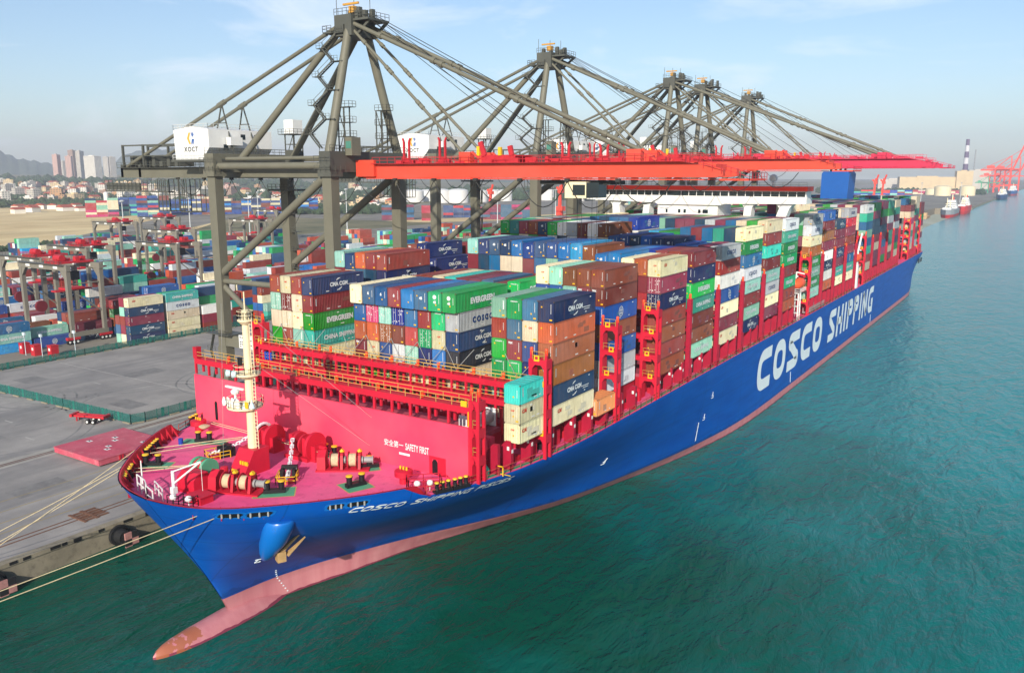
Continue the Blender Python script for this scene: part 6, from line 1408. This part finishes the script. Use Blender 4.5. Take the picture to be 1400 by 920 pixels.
for i, (x, y) in enumerate(((-171.5, 32.0), (-165.8, 32.4), (-160.8, 34.6))):
    b = MB(); b.box(x - 1.1, x + 1.1, y - 1.1, y + 1.1, QZ, QZ + 3.1); b.box(x - 1.2, x + 1.2, y - 1.2, y + 1.2, QZ + 3.1, QZ + 3.25); b.box(x - .4, x + .4, y - 1.14, y - 1.1, QZ + 1.6, QZ + 2.4, 1)
    tag(b.build('utility_cabinet', [CRRED, WHITE], smooth=0), 'red metal cabinet on the yard edge, ' + ['left one of three', 'middle one of three', 'right one of three, nearest the fence'][i], 'cabinet', 'red cabinets at the yard edge')
for i, (x, y) in enumerate(((-176, 30), (-168, 30.4), (-161, 31.5), (-158.5, 40))):
    b = MB(); b.tube((x, y, QZ), (x, y, QZ + 6.5), .09, 6); b.box(x - .5, x + .5, y - .25, y + .25, QZ + 6.1, QZ + 6.9)
    tag(b.build('floodlight_post', mat('pale blue white paint', '#c4d4dc'), smooth=.5), 'slim white floodlight post, ' + ORD[i + 1] + ' from left by the red cabinets', 'post', 'slim white posts by the red cabinets')
# fenders on the quay wall
for i, y in enumerate((-81.5, -63.6, -45.6, -27.2)):
    fe = empty('quay_fender', (-31.5, y, 1), ['', '', 'round rubber fender with pink and black chequered panel at the left frame edge', 'round rubber fender with chequered panel just ahead of the bow'][i] or 'rubber fender further along the quay wall', 'fender', 'fenders on the quay wall')
    b = MB(); b.tube((-32.5, y, 1.6), (-30.6, y, 1.6), 1.25, 20, 0, 1.0); b.tube((-32.5, y, 1.6), (-31.9, y, 1.6), 1.6, 20); b.build('rubber_cone', TIRE, fe, smooth=.5)
    b = MB()
    for r_ in range(3):
        for c_ in range(2): b.box(-30.6, -30.35, y - .2 + c_ * 1.1, y + .9 + c_ * 1.1, -.9 + r_ * 1.05, .15 + r_ * 1.05, (r_ + c_) % 2)
    b.build('chequered_panel', [mat('faded pink panel', '#a97a76', .8, .2, 1, dirt=.5), mat('panel black', '#1d1d20', .8, .2, 1)], fe, smooth=0)
rope('mooring_rope', (7.0, -39.5, 18.7), (-35, -158, 4.2), 1.2, 'cream mooring rope from the port bow slot, upper of the two crossing the stem')
rope('mooring_rope', (9.2, -37.6, 18.7), (-35, -157, 4.2), 1.6, 'cream mooring rope from the port bow slot, lower of the two crossing the stem')
rope('mooring_rope', (-14.6, -36.2, 18.9), (-36, -60, 4), .25, 'cream mooring rope from the starboard bow, upper of two parallel lines')
rope('mooring_rope', (-13.6, -37.3, 18.9), (-36, -49.5, 4), .25, 'cream mooring rope from the starboard bow, lower of two parallel lines')
rope('mooring_rope', (-19.6, -30.8, 18.9), (-36, -45.5, 4), .15, 'tan mooring rope running steeply across the others to the quay')
b = MB()
for p, q in (((-5.0, -32.0, 19.6), (-13.2, -35.6, 18.6)), ((-4.2, -32.1, 19.8), (-12.2, -36.8, 18.6)), ((-18.5, -29.5, 18.6), (-9.0, -21.5, 19.8)), ((-17, -30.8, 18.6), (-8.6, -22.2, 19.8)), ((-26, -17.2, 18.7), (9.0, -20.3, 19.6)), ((-26, -16.6, 18.7), (6.8, -19.6, 19.6))): b.tube(p, q, .06, 5)
b.build('deck_rope', ROPE, ship, smooth=.5)

# ------------------------------------------------------------------ the land behind: hills, town, depots, far port
HILL = ground_mat('hill woodland', '#46564a', '#5f6a5a', .01)
def hill(px0, px1, pyk, D, base=238):
    "ridge of hills at distance D whose crest follows the list of photo heights"
    n = 40; b = MB(); rows_ = []
    for i in range(n + 1):
        t = i / n; px = px0 + (px1 - px0) * t; k = t * (len(pyk) - 1); j = min(len(pyk) - 2, int(k)); py = pyk[j] + (pyk[j + 1] - pyk[j]) * smooth(k - j)
        p = far(px, 238, D); hgt = max(2, 56 + (238 - py) / FPX * D * 1.03) * (1 + .05 * math.sin(i * 1.9))
        dirv = Vector((p.x - CAM.x, p.y - CAM.y, 0)).normalized()
        rows_.append([(p.x + dirv.x * s_, p.y + dirv.y * s_, q * hgt + (3 * math.sin(i * 2.3 + s_) if 0 < q < 1 else 0)) for s_, q in ((-900, 0), (-600, .35), (-300, .75), (0, 1), (350, .8), (900, .1))])
    b.add([p for r_ in rows_ for p in r_], [(i * 6 + j, i * 6 + j + 1, (i + 1) * 6 + j + 1, (i + 1) * 6 + j) for i in range(n) for j in range(5)])
    return struct(b.build('hill', HILL, smooth=1.5))
hill(-80, 110, [214, 207, 212, 222, 226, 234], 6200); hill(140, 420, [230, 212, 208, 205, 214, 226, 232], 6800); hill(400, 760, [236, 232, 234, 231, 234, 237], 5200)
LEAF = mat('dark foliage', '#33452a', .9, .35, .15, dirt=.4, dirtc='#1d2a1a')
def tree_belt(name, spots, label, seed):
    rr = random.Random(seed); b = MB()
    for x, y, r_, z0 in spots:
        for k in range(3):
            q = rr.uniform(.5, 1) * r_; cx, cy, cz = x + rr.uniform(-r_, r_), y + rr.uniform(-r_, r_), z0 + q * rr.uniform(.4, 1.0); n = 6; vs = [(cx, cy, cz + q * rr.uniform(.8, 1.2))]
            for lv, rad in ((.4, .9), (-.4, 1.0)):
                for i in range(n): a = 2 * math.pi * (i + rr.random() * .6) / n; u = q * rad * rr.uniform(.7, 1.2); vs.append((cx + u * math.cos(a), cy + u * math.sin(a), cz + q * lv * rr.uniform(.6, 1.4)))
            b.add(vs, [(0, 1 + i, 1 + (i + 1) % n) for i in range(n)] + [(1 + i, 1 + n + i, 1 + n + (i + 1) % n, 1 + (i + 1) % n) for i in range(n)] + [tuple(range(2 * n, n, -1))])
    return stuff(b.build(name, LEAF, smooth=0, recalc=False), label, 'trees')
tr = random.Random(5)
def spots(n, px0, px1, D0, D1, r0, r1):
    o = []
    for _ in range(n): p = far(tr.uniform(px0, px1), 238, tr.uniform(D0, D1)); o.append((p.x, p.y, tr.uniform(r0, r1), th(p.x, p.y)))
    return o
tree_belt('tree_belt', spots(420, -30, 300, 1560, 1720, 4, 8) + spots(180, -30, 200, 2000, 2120, 5, 9), 'dark green belt of trees between the sand lot and the hazy town', 1)
tree_belt('tree_belt', spots(420, -30, 560, 2900, 3500, 8, 16) + spots(380, 300, 820, 1700, 2600, 6, 13), 'wooded slopes far behind the town and the storage tanks', 2)
tree_belt('hedge', [(-505 - 40 * t + tr.uniform(-3, 3), 120 + 130 * t + tr.uniform(-3, 3), tr.uniform(1.6, 2.8), QZ) for t in [i / 260 for i in range(261)]], 'low dark green hedge along the near edge of the sand lot', 3)
tree_belt('tree_belt', spots(260, 400, 560, 1150, 1300, 3, 7) + spots(200, 180, 330, 1350, 1500, 3, 6), 'scattered bushy trees among low buildings behind the quay cranes', 4)
tree_belt('tree_belt', spots(330, 1120, 1345, 2500, 2800, 4, 9), 'thin green tree line on the far shore right of the ship', 6)
TW = [mat('town wall ' + n, h, .8, .1, .05) for n, h in (('cream', '#c9b48e'), ('tan', '#b08a62'), ('pale grey', '#b9b4aa'), ('white', '#d6d2c8'), ('pink', '#c3a196'), ('brown', '#9a7f70'))]
TN = ['cream', 'tan', 'pale grey', 'white', 'pinkish', 'brown']
TILE = mat('town red tile roof', '#9a4e3c', .8, .15, .1); WIN = mat('town dark window', '#4c4f52', .4, .2, .1)
def building(x, y, w_, d_, h, wi, name, label, group=None, tile=False, win=True, z0=None):
    z0 = th(x, y) if z0 is None else z0
    a = YAW - .2 + tr.uniform(-.5, .5); c, s_ = math.cos(a), math.sin(a)
    b = MB(); b.box(-w_ / 2, w_ / 2, -d_ / 2, d_ / 2, -3, h)
    if tile: b.prism([(-w_ / 2 - .5, h + .01), (w_ / 2 + .5, h + .01), (0, h + w_ * .22)], 'y', -d_ / 2 - .5, d_ / 2 + .5, 1)
    else: b.box(-w_ / 2 - .3, w_ / 2 + .3, -d_ / 2 - .3, d_ / 2 + .3, h + .01, h + .9); b.box(-w_ * .2, w_ * .15, -d_ * .2, d_ * .2, h + .92, h + 3.5)
    if win:
        nf = max(1, int(h / 3.4)); nw = max(2, int(w_ / 4.5)); nd = max(2, int(d_ / 4.5))
        for f in range(nf):
            z = 1.2 + f * h / nf
            for i in range(nw): x0 = -w_ / 2 + (i + .25) * w_ / nw; b.add([(x0, -d_ / 2 - .06, z), (x0 + w_ / nw * .5, -d_ / 2 - .06, z), (x0 + w_ / nw * .5, -d_ / 2 - .06, z + 1.6), (x0, -d_ / 2 - .06, z + 1.6)], [(0, 1, 2, 3)], 2)
            for i in range(nd): y0 = -d_ / 2 + (i + .25) * d_ / nd; b.add([(w_ / 2 + .06, y0, z), (w_ / 2 + .06, y0 + d_ / nd * .5, z), (w_ / 2 + .06, y0 + d_ / nd * .5, z + 1.6), (w_ / 2 + .06, y0, z + 1.6)], [(0, 1, 2, 3)], 2)
    o = b.build(name, [TW[wi], TILE, WIN], smooth=0, recalc=False); o.location = (x, y, z0); o.rotation_euler = (0, 0, a); return tag(o, label, 'building', group)
for i in range(230):
    far_ = i < 180
    if far_: px, D = tr.uniform(-20, 215) if i < 140 else tr.uniform(215, 560), tr.uniform(1780, 3000)
    else: px, D = tr.uniform(270, 560), tr.uniform(1250, 1750)
    p = far(px, 238, D); wi = tr.choice([0, 0, 1, 2, 2, 3, 3, 4, 5]); tl = tr.random() < .35
    building(p.x, p.y, tr.uniform(9, 26), tr.uniform(9, 24), tr.choice([7, 9, 10, 12, 14, 18, 22]) * (1 if far_ else .7), wi, 'town_house', f"{TN[wi]} town building {'with red tiled roof ' if tl else 'with flat roof '}among the hazy houses " + ('beyond the sand lot' if far_ else 'behind the quay cranes'), 'houses of the distant town', tl)
for i in range(10):
    px = tr.uniform(15, 110); D = tr.uniform(1330, 1500); p = far(px, 238, D); building(p.x, p.y, tr.uniform(12, 20), tr.uniform(10, 18), tr.uniform(4, 7), 3, 'low_shed', 'low white shed with red tiled roof beside the sand lot', 'sheds beside the sand lot', True, False)
for px, top, w_, D, wi, lb in ((79, 212, 18, 3600, 4, 'pinkish high rise tower, leftmost of the distant skyline'), (96, 214, 20, 3600, 4, 'pinkish tower just left of the tallest distant high rises'), (101, 206, 20, 3800, 5, 'tallest brown high rise in the distant skyline, left one'), (111, 207, 20, 3800, 2, 'tallest grey high rise in the distant skyline, right one'), (128, 214, 56, 3300, 3, 'broad white hotel slab in front of the distant high rises'), (147, 215, 22, 4200, 2, 'hazy grey tower right of the white hotel'), (154, 215, 24, 4200, 2, 'hazy grey tower, last one on the right of the skyline'), (88, 221, 30, 4100, 2, 'hazy grey block between the pinkish towers')):
    p = far(px, 238, D); z0 = th(p.x, p.y); building(p.x, p.y, w_, 26, far(px, top, D).z - z0, wi, 'high_rise', lb, None, False, True, z0)
p = far(142, 238, 1460); b = MB(); b.lathe((p.x, p.y, th(p.x, p.y)), [(3.4, 0), (3.4, 24), (2.5, 25), (.3, 26)], 14); tag(b.build('white_silo', WHITE, smooth=.6), 'slim white silo standing by the far container depot', 'silo')
def block_wall(px0, px1, D, tiers, depth, pal, label, seed):
    rr = random.Random(seed); mb = MB(); keys = sorted(PAL); a, e = far(px0, 238, D), far(px1, 238, D); L = math.hypot(e.x - a.x, e.y - a.y); dx, dy = (e.x - a.x) / L, (e.y - a.y) / L; n = int(L / 12.6)
    for r_ in range(depth):
        for i in range(n):
            t_ = max(1, tiers + rr.choice([-2, -1, 0, 0, 0]))
            for k in range(t_):
                u = (i + .5) * 12.6; cx, cy = a.x + dx * u - dy * r_ * 2.6, a.y + dy * u + dx * r_ * 2.6
                p_, q_ = (cx - dx * 6.1, cy - dy * 6.1, QZ + 1.45 + 2.9 * k), (cx + dx * 6.1, cy + dy * 6.1, QZ + 1.45 + 2.9 * k); mb.beam(p_, q_, 2.4, 2.8, keys.index(rr.choice(pal)))
    stuff(mb.build('stacked_containers', [cmat(k) for k in keys], smooth=0, recalc=False), label, 'containers')
block_wall(112, 164, 1180, 8, 3, S_('cream crimson blue brown cream navy mint orange'), 'mixed container depot wall behind the sand lot, left part', 1)
block_wall(158, 190, 1200, 8, 3, S_('mint teal navy slate blue'), 'dark teal and navy container depot wall, centre part', 2)
block_wall(183, 236, 1150, 9, 3, S_('mint mint crimson navy blue brown cream'), 'green and red container depot wall under the crane rear end', 3)
block_wall(230, 440, 1200, 7, 3, S_('blue blue slate navy cream bright brown'), 'mostly blue container depot wall between the crane legs', 4)
block_wall(520, 575, 1000, 6, 3, S_('navy slate maroon brown blue'), 'dark container stacks left of the storage tanks', 5)
block_wall(575, 605, 980, 6, 3, S_('crimson brown maroon'), 'red container stacks below the storage tanks', 6)
block_wall(605, 650, 1050, 5, 3, S_('slate navy brown crimson'), 'grey and red container stacks below the storage tanks, middle', 7)
block_wall(655, 735, 1000, 6, 3, S_('crimson maroon brown slate navy'), 'red and navy container stacks behind the quay crane legs', 8)
block_wall(1140, 1250, 1750, 8, 2, S_('mint blue crimson navy teal maroon blue evergreen'), 'stacks of blue and teal containers on the far quay right of the funnel', 9)
block_wall(840, 1130, 1500, 6, 2, S_('mint blue crimson navy teal maroon cream'), 'far containers glimpsed between the crane booms and the ship', 10)
block_wall(1250, 1330, 2500, 4, 2, S_('crimson orange salmon cream'), 'hazy red stacks on the far shore under the cream warehouse', 11)
TANK = mat('storage tank white', '#d5d5d2', .5, .05, .1)
for i, (px, D, r_, h) in enumerate(((548, 1700, 17, 20), (566, 1650, 18, 21), (584, 1700, 17, 20), (602, 1600, 18, 23), (626, 1600, 19, 23), (655, 1650, 16, 21), (672, 1700, 15, 20), (690, 1700, 15, 20), (748, 1750, 15, 21), (790, 1700, 15, 22), (812, 1750, 14, 20))):
    p = far(px, 238, D); b = MB(); b.lathe((p.x, p.y, th(p.x, p.y)), [(r_, 0), (r_, h), (r_ * .6, h + 2.4), (.4, h + 3.2)], 24)
    tag(b.build('storage_tank', TANK, smooth=.5), f'white storage tank behind the quay cranes, {ORD[i + 1]} from the left of its row', 'tank', 'white storage tanks')
for i, (px, D, r_, h) in enumerate(((1291, 2350, 19, 22), (1325, 2400, 18, 22), (1276, 2450, 15, 14))):
    p = far(px, 238, D); b = MB(); b.lathe((p.x, p.y, QZ), [(r_, 0), (r_, h), (r_ * .6, h + 2.6), (.4, h + 3.4)], 24); tag(b.build('storage_tank', CREAMM, smooth=.5), 'cream domed tank on the far shore, ' + ['left of the jetty cranes', 'right one by the jetty', 'smallest and leftmost'][i], 'tank', 'cream tanks on the far shore')
POLE = mat('pale lamp mast', '#b9bec0', .5, .08)
for i, (px, D, h) in enumerate(((163, 640, 34), (337, 760, 36), (350, 900, 34), (472, 820, 38), (680, 760, 38), (760, 900, 36), (835, 1000, 36), (255, 760, 32), (1165, 1500, 34), (1262, 1700, 36), (1316, 1800, 36))):
    p = far(px, 238, D); b = MB(); b.tube((p.x, p.y, QZ - .3), (p.x, p.y, QZ + h), .55, 8, 0, .28); b.lathe((p.x, p.y, QZ + h), [(1.6, 0), (1.9, .6), (.6, 1.2)], 10); tag(b.build('lamp_mast', POLE, smooth=.5), 'tall pale lighting mast rising over the yard, ' + ORD[i + 1] + ' in the series left to right' if i < 8 else 'tall pale lighting mast on the far quay, ' + ['left', 'middle', 'right'][i - 8] + ' one right of the ship', 'lamp mast', 'lighting masts')
# chimney with bands, warehouse, power station
p = far(1319, 238, 3600); b = MB(); n = 8; H_ = far(1319, 192, 3600).z
for k in range(n): z0, z1 = QZ + H_ * k / n, QZ + H_ * (k + 1) / n; b.tube((p.x, p.y, z0), (p.x, p.y, z1 - .01), 11 - 5 * k / n, 16, 0 if k < 1 else k % 2, 11 - 5 * (k + 1) / n)
tag(b.build('chimney', [mat('chimney white', '#c9c9cc', .7, .05), mat('chimney dark band', '#5c4a66', .7, .05)], smooth=.5), 'tall power station chimney with dark and white bands', 'chimney')
p = far(1331, 238, 3700); b = MB(); b.tube((p.x, p.y, QZ), (p.x, p.y, far(0, 204, 3700).z), 2.2, 10); tag(b.build('thin_mast', GREY, smooth=.5), 'thin grey mast right of the banded chimney', 'mast')
for px, D, w_, d_, h, wi, lb in ((1270, 3300, 190, 60, 42, 0, 'long cream warehouse on the far shore under the boom tips'), (1318, 3300, 50, 40, 62, 0, 'cream block at the foot of the banded chimney'), (1338, 3500, 70, 40, 66, 2, 'hazy pale boiler house right of the chimney'), (1225, 3400, 120, 50, 34, 2, 'hazy grey low hall left of the cream warehouse')):
    p = far(px, 238, D); o = building(p.x, p.y, w_, d_, h, wi, 'warehouse', lb, None, False, False, QZ); o.rotation_euler[2] = YAW - .3
# far port cranes, simple but with legs, girders, boom and A frame
FRED = mat('far crane red paint', '#e0452f', .6, .06); FGRN = mat('far crane green paint', '#2f9a70', .6, .08)
def farcrane(px, D, m_, boom_up, label, s=1.0):
    p = far(px, 238, D); r = empty('harbour_crane', (p.x, p.y, QZ), label, 'crane', 'cranes of the far port'); x, y = p.x, p.y
    for dx in (-28 * s, 0):
        for dy in (-9 * s, 9 * s): b = MB(); b.beam((x + dx, y + dy, QZ), (x + dx, y + dy, QZ + 50 * s), 2.6 * s, 2.6 * s); b.build('leg', m_, r, smooth=0)
    b = MB()
    for dy in (-9 * s, 9 * s):
        for z in (14, 48): b.beam((x - 28 * s, y + dy, QZ + z * s), (x, y + dy, QZ + z * s), 2.2 * s, 2.4 * s)
        b.beam((x - 28 * s, y + dy, QZ + 15 * s), (x, y + dy, QZ + 47 * s), 1.5 * s, 1.5 * s)
    for dx in (-28 * s, 0): b.beam((x + dx, y - 9 * s, QZ + 48 * s), (x + dx, y + 9 * s, QZ + 48 * s), 2.4 * s, 2.4 * s)
    b.build('portal_frame', m_, r, smooth=0)
    b = MB()
    for dy in (-3, 3): b.beam((x - 55 * s, y + dy * s, QZ + 46 * s), (x + 3, y + dy * s, QZ + 46 * s), 1.6 * s, 3.2 * s)
    b.box(x - 44 * s, x - 30 * s, y - 5 * s, y + 5 * s, QZ + 48.5 * s, QZ + 55 * s); b.build('trolley_girder', m_, r, smooth=0)
    q = (x + 22 * s, QZ + 104 * s) if boom_up else (x + 48 * s, QZ + 46 * s)
    b = MB()
    for dy in (-3, 3): b.beam((x + 3, y + dy * s, QZ + 46 * s), (q[0], y + dy * s, q[1]), 1.8 * s, 3.2 * s)
    for t in (.25, .5, .75, .98): b.beam((x + 3 + (q[0] - x - 3) * t, y - 3 * s, QZ + 46 * s + (q[1] - QZ - 46 * s) * t), (x + 3 + (q[0] - x - 3) * t, y + 3 * s, QZ + 46 * s + (q[1] - QZ - 46 * s) * t), 1 * s, 1.4 * s)
    b.build('boom', m_, r, smooth=0)
    b = MB()
    for dy in (-1, 1):
        b.beam((x, y + dy * 9 * s, QZ + 50 * s), (x - 2, y + dy * 2 * s, QZ + 74 * s), 1.5 * s, 1.5 * s); b.beam((x - 28 * s, y + dy * 7 * s, QZ + 50 * s), (x - 2, y + dy * 2 * s, QZ + 74 * s), 1.2 * s, 1.2 * s); b.tube((x - 2, y + dy * 2 * s, QZ + 74 * s), (x - 52 * s, y + dy * 3 * s, QZ + 48 * s), .5, 6)
        b.tube((x - 2, y + dy * 2 * s, QZ + 74 * s), (x + 3 + (q[0] - x - 3) * .7, y + dy * 3 * s, QZ + 46 * s + (q[1] - QZ - 46 * s) * .7), .5, 6)
    b.build('apex_frame', m_, r, smooth=0)
farcrane(1382, 2850, FRED, True, 'far red port crane with boom raised, nearest of the far group', 1.4); farcrane(1394, 3050, FRED, True, 'far red port crane with boom raised at the right frame edge', 1.4)
farcrane(1368, 3000, FRED, False, 'far red port crane with boom lowered over the ships', 1.0); farcrane(1381, 3300, FRED, False, 'hazy red port crane behind the raised boom one', 1.0)
farcrane(1353, 2750, FGRN, False, 'small green harbour crane left of the far red cranes', .62)
def portal_crane(px, D, label, m_=FRED, h=46):
    p = far(px, 238, D); x, y = p.x, p.y; r = empty('dock_crane', (x, y, QZ), label, 'crane', 'red dock cranes behind the ship')
    b = MB(); b.beam((x - 3, y, QZ), (x - 1, y, QZ + h), 3.4, 3.4, w2=2.4, h2=2.4); b.beam((x - 7, y, QZ), (x - 5, y, QZ + h * .3), 2.2, 2.2); b.beam((x + 2, y, QZ), (x, y, QZ + h * .3), 2.2, 2.2); b.build('tower', m_, r, smooth=0)
    b = MB(); b.box(x - 5, x + 3, y - 4, y + 4, QZ + h * .3, QZ + h * .42); b.box(x - 3.5, x + 1.5, y - 3, y + 3, QZ + h * .8, QZ + h * .9); b.build('cabin', m_, r, smooth=0)
    b = MB(); b.beam((x - 1, y, QZ + h * .85), (x + 3, y - 2, QZ + h * 1.12), 1.6, 2.2); b.beam((x - 1, y, QZ + h * .85), (x - 6, y, QZ + h * .95), 1.8, 2.4); b.build('jib', m_, r, smooth=0)
portal_crane(1199, 1500, 'red dock crane tower behind the ship, left one of the pair'); portal_crane(1210, 1510, 'red dock crane tower behind the ship, right one of the pair')
portal_crane(672, 1020, 'red slewing crane among the red container stacks below the tanks', FRED, 36); portal_crane(768, 960, 'red and green slewing crane seen behind the crane legs', FRED, 40)
# moored vessels
def vessel(x, y, L, Wd, h, hullc, botc, label, seed, masts=3):
    rr = random.Random(seed); r = empty('moored_ship', (x, y, 0), label, 'ship', 'ships moored at the far jetty')
    def sec(z, k): return [(x - Wd / 2 * k, y + L * .5, z), (x - Wd / 2 * k, y - L * .28, z), (x - Wd * .3 * k, y - L * .42, z), (x, y - L * .5 - (1.5 if z > 2 else 0), z), (x + Wd * .3 * k, y - L * .42, z), (x + Wd / 2 * k, y - L * .28, z), (x + Wd / 2 * k, y + L * .5, z)]
    b = MB(); lv = [(-1, .85, 0), (h * .35, .95, 0), (h * .36, .95, 1), (h, 1, 1)]; n = 7
    for (z0, k0, _), (z1, k1, mi) in zip(lv, lv[1:]): b.add(sec(z0, k0) + sec(z1, k1), [(i, (i + 1) % n, n + (i + 1) % n, n + i) for i in range(n)], mi)
    b.add(sec(h, 1), [tuple(range(n))], 1); b.build('hull', [mat('vessel bottom ' + botc, botc, .6, .1, .1), mat('vessel topside ' + hullc, hullc, .6, .1, .1)], r, smooth=0)
    b = MB()
    for k in range(4): b.box(x - Wd * (.42 - .05 * k), x + Wd * (.42 - .05 * k), y + L * .16 + k, y + L * .4 - k, h + 2.8 * k, h + 2.8 * (k + 1) - .01)
    b.build('superstructure', WHITE, r, smooth=0)
    b = MB(); b.box(x - Wd * .3, x + Wd * .3, y - L * .42, y - L * .3, h, h + 2.4); b.build('deck_house', WHITE, r, smooth=0)
    b = MB()
    for k in range(3): b.box(x - Wd * .38, x + Wd * .36, y + L * .16 + k - .08 + .04 * 0, y + L * .16 + k - .02, h + 2.8 * k + 1.3, h + 2.8 * k + 2.1)
    b.build('window_band', GLASS, r, smooth=0)
    for k in range(masts): b = MB(); yy_ = y - L * .25 + k * L * .15; xx = x + rr.uniform(-2, 2); b.tube((xx, yy_, h), (xx, yy_, h + rr.uniform(9, 16)), .5, 8); b.box(xx - 2, xx + 2, yy_ - .3, yy_ + .3, h + 7, h + 7.6); b.build('mast', CREAMM, r, smooth=.5)
    b = MB(); b.tube((x, y + L * .3, h + 11), (x, y + L * .3, h + 19), .7, 8); b.build('mast', CREAMM, r, smooth=.5)
    b = MB(); b.tube((x, y + L * .34, h + 11), (x, y + L * .34, h + 15), 2, 12); b.build('funnel', FRED, r, smooth=.5)
vessel(-38, 1190, 84, 17, 10, '#8d9298', '#b02a2c', 'grey and red tanker with white superstructure, nearest moored ship beyond the stern', 1, 4)
vessel(-30.5, 1300, 76, 15, 11, '#c03030', '#b02a2c', 'red hulled small tanker moored behind the grey and red one', 2, 2)
vessel(-24, 2130, 90, 20, 11, '#23406e', '#1f3355', 'dark blue hulled ship moored under the green crane', 3, 4)
vessel(-22, 2560, 120, 22, 13, '#24508c', '#9a3a40', 'blue ship with white superstructure under the far red cranes', 4, 3)
p = Vector((-60, 1105, 0)); b = MB(); b.prism([(-64, 0), (-54, 0), (-53, 3.2), (-65, 3.2)], 'y', 1090, 1125); b.box(-63, -56, 1108, 1122, 3.2, 7); tag(b.build('work_barge', [mat('barge tan', '#b59a72', .7, .15)], smooth=0), 'small tan barge lying just right of the ship stern', 'barge')
for i in range(3):
    b = MB(); x, y = -44 + 5 * i, 1370 + 40 * i; b.box(x - 4, x + 4, y - 6, y + 6, -2, 3.2); b.box(x - .4, x + .4, y - 30, y - 6, 2.4, 3.0); tag(b.build('mooring_dolphin', CONC, smooth=0), 'concrete mooring dolphin by the jetty, ' + ['nearest', 'middle', 'furthest'][i] + ' one', 'dolphin', 'mooring dolphins')

# ------------------------------------------------------------------ haze
hz = MB(); hz.box(-9900, 3900, -1600, 9100, -7, 420)
hm_ = bpy.data.materials.new('haze'); hm_.use_nodes = True; nn = hm_.node_tree.nodes; nn.remove(nn["Principled BSDF"])
pv = nn.new("ShaderNodeVolumePrincipled"); pv.inputs['Color'].default_value = (.63, .69, .84, 1); pv.inputs['Density'].default_value = .00012; pv.inputs['Anisotropy'].default_value = 0
hm_.node_tree.links.new(pv.outputs[0], nn["Material Output"].inputs['Volume'])
o = hz.build('haze', hm_, smooth=0); stuff(o)
sc.cycles.volume_step_rate = 4
